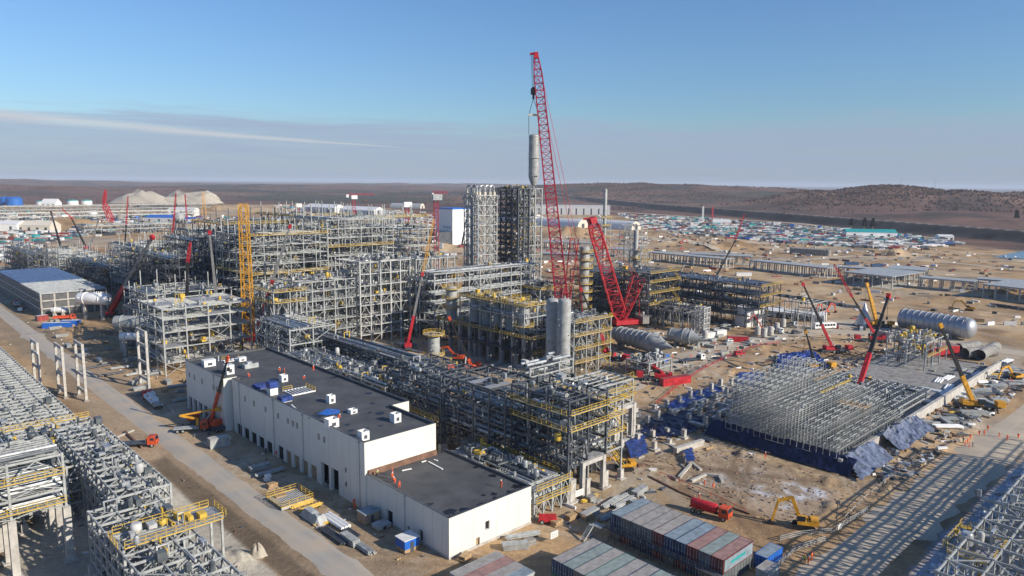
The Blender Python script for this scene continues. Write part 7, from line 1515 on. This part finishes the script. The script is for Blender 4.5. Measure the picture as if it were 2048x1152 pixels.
def sign(label, x, y, w=2.2, h=1.3, rz=R(40), m='cwhite', up=1.0):
    t = thing('sign_board', label, 'sign', at(x, y), rz); q = MB(); [q.bar((dx, 0, 0), (dx, 0, up + h * .5), .1) for dx in (-w/2 + .2, w/2 - .2)]; q.build('post', 'wood', t); q = MB(); q.box(-w/2, -.08, up, w/2, -.04, up + h); q.build('panel', m, t)
    q = MB(); [q.box(-w * .35 + (k % 3) * w * .25, -.1, up + h * (.25 + .3 * (k // 3)), -w * .35 + (k % 3) * w * .25 + w * .15, -.085, up + h * (.25 + .3 * (k // 3)) + .1) for k in range(6)]; q.build('notice', 'steeld', t)
sign('white sign board at the foot of the outermost concrete posts', 1158, 1001, 2.6, 1.5); sign('white sign board near the stacked goods right of the white building', 1108, 1086, 2.0, 1.4); sign('white notice on the grey railing beside the excavator', 1678, 1068, 1.6, 1.0)
for i, (x, y) in enumerate(((1672, 1050), (1677, 1052))):
    if i: continue
    q = MB(); q.bar((0, 0, 0), (0, 0, 5.2), .12); q.box(-.4, -.15, 4.6, .4, .15, 5.3); o = q.build('lamp_post', 'steeld'); o.location = at(x, y); tag(o, 'thin lamp post standing by the excavation corner', 'lamp post')

# ------------------------------------------------------------------ people on the ground
PPL = [(1609, 1127, 'stand', 'suity', 'worker in lime vest, left of the trio by the right road'), (1616, 1130, 'stand', 'suit', 'worker in pink-orange between the trio by the right road'), (1623, 1122, 'stand', 'suit', 'tallest orange worker, right of the trio by the right road'),
    (1409, 972, 'stand', 'suit', 'worker in orange standing in the excavation, left one'), (1426, 978, 'crouch', 'suit', 'worker bending in the excavation, right one'), (1398, 1002, 'stand', 'suit', 'worker climbing beside the red tank truck'),
    (1232, 962, 'stand', 'suitd', 'dark-clothed person walking alone below the rack corner'), (708, 1012, 'stand', 'suit', 'worker nearest the dark doorway of the white building'), (710, 1020, 'stand', 'suit', 'second worker beside the dark doorway of the white building'),
    (1530, 920, 'stand', 'suit', 'worker in front of the navy sheeting'), (1243, 1062 + 0, 'stand', 'suit', 'worker at the container block stair'), (532, 908, 'stand', 'suitd', 'dark figure by the shaded loading doors'), (553, 915, 'walk', 'suit', 'worker walking by the shaded loading doors')]
for i, (x, y) in enumerate(((1958, 872), (1968, 872), (1998, 876), (2014, 882), (2036, 878), (1975, 862), (1940, 880), (1935, 888))): PPL.append((x, y, ('walk', 'stand')[i % 2], 'suit', 'GRP worker in orange walking on the right haul road beyond the grid shadows'))
for i, (x, y) in enumerate(((1945, 895), (1938, 898), (1930, 892), (1926, 886), (2020, 765), (2024, 768))): PPL.append((x, y, 'stand', 'suit' if i % 3 else 'suitd', 'GRP worker standing at the right edge of the pad works'))
for i, (x, y) in enumerate(((1435, 708), (1455, 702), (1475, 700), (1502, 697), (1428, 690), (1445, 688), (1520, 695), (1390, 700), (1412, 738), (1442, 714), (1382, 716), (1452, 716), (1345, 716), (1322, 740), (1483, 690), (1500, 706))): PPL.append((x, y, ('stand', 'walk')[i % 2], ('suit', 'suitd', 'suit', 'suity')[i % 4], f"GRP worker in {('orange', 'dark clothes', 'orange', 'lime')[i % 4]} crossing the wide sandy yard"))
for i, (x, y) in enumerate(((1270, 742), (1280, 740), (1262, 738), (1295, 736), (1305, 738), (1255, 744))): PPL.append((x, y, 'stand', 'suit', 'GRP worker in orange in the crowd below the long ringed vessel'))
for i, (x, y) in enumerate(((985, 742), (993, 744), (1000, 741), (975, 735), (1008, 748), (960, 732))): PPL.append((x, y, 'stand', 'suit', 'GRP worker in orange on the strip behind the pipe rack'))
for i, (x, y) in enumerate(((1570, 800), (1580, 830), (1700, 810), (1760, 825), (1540, 790))): PPL.append((x, y, 'stand', 'suit', 'GRP worker in orange among the scaffold bars'))
for i, (x, y, pz, st, lab) in enumerate(PPL):
    g = None
    if lab.startswith('GRP '): lab = lab[4:]; g = lab.replace('worker', 'workers', 1)
    person(lab, at(x, y) - Vector((0, 0, .03)) if 'excavation' not in lab else atg(x, y), R_.uniform(0, 6.28), pz, st, 'whitem' if i % 2 else 'orange', g)
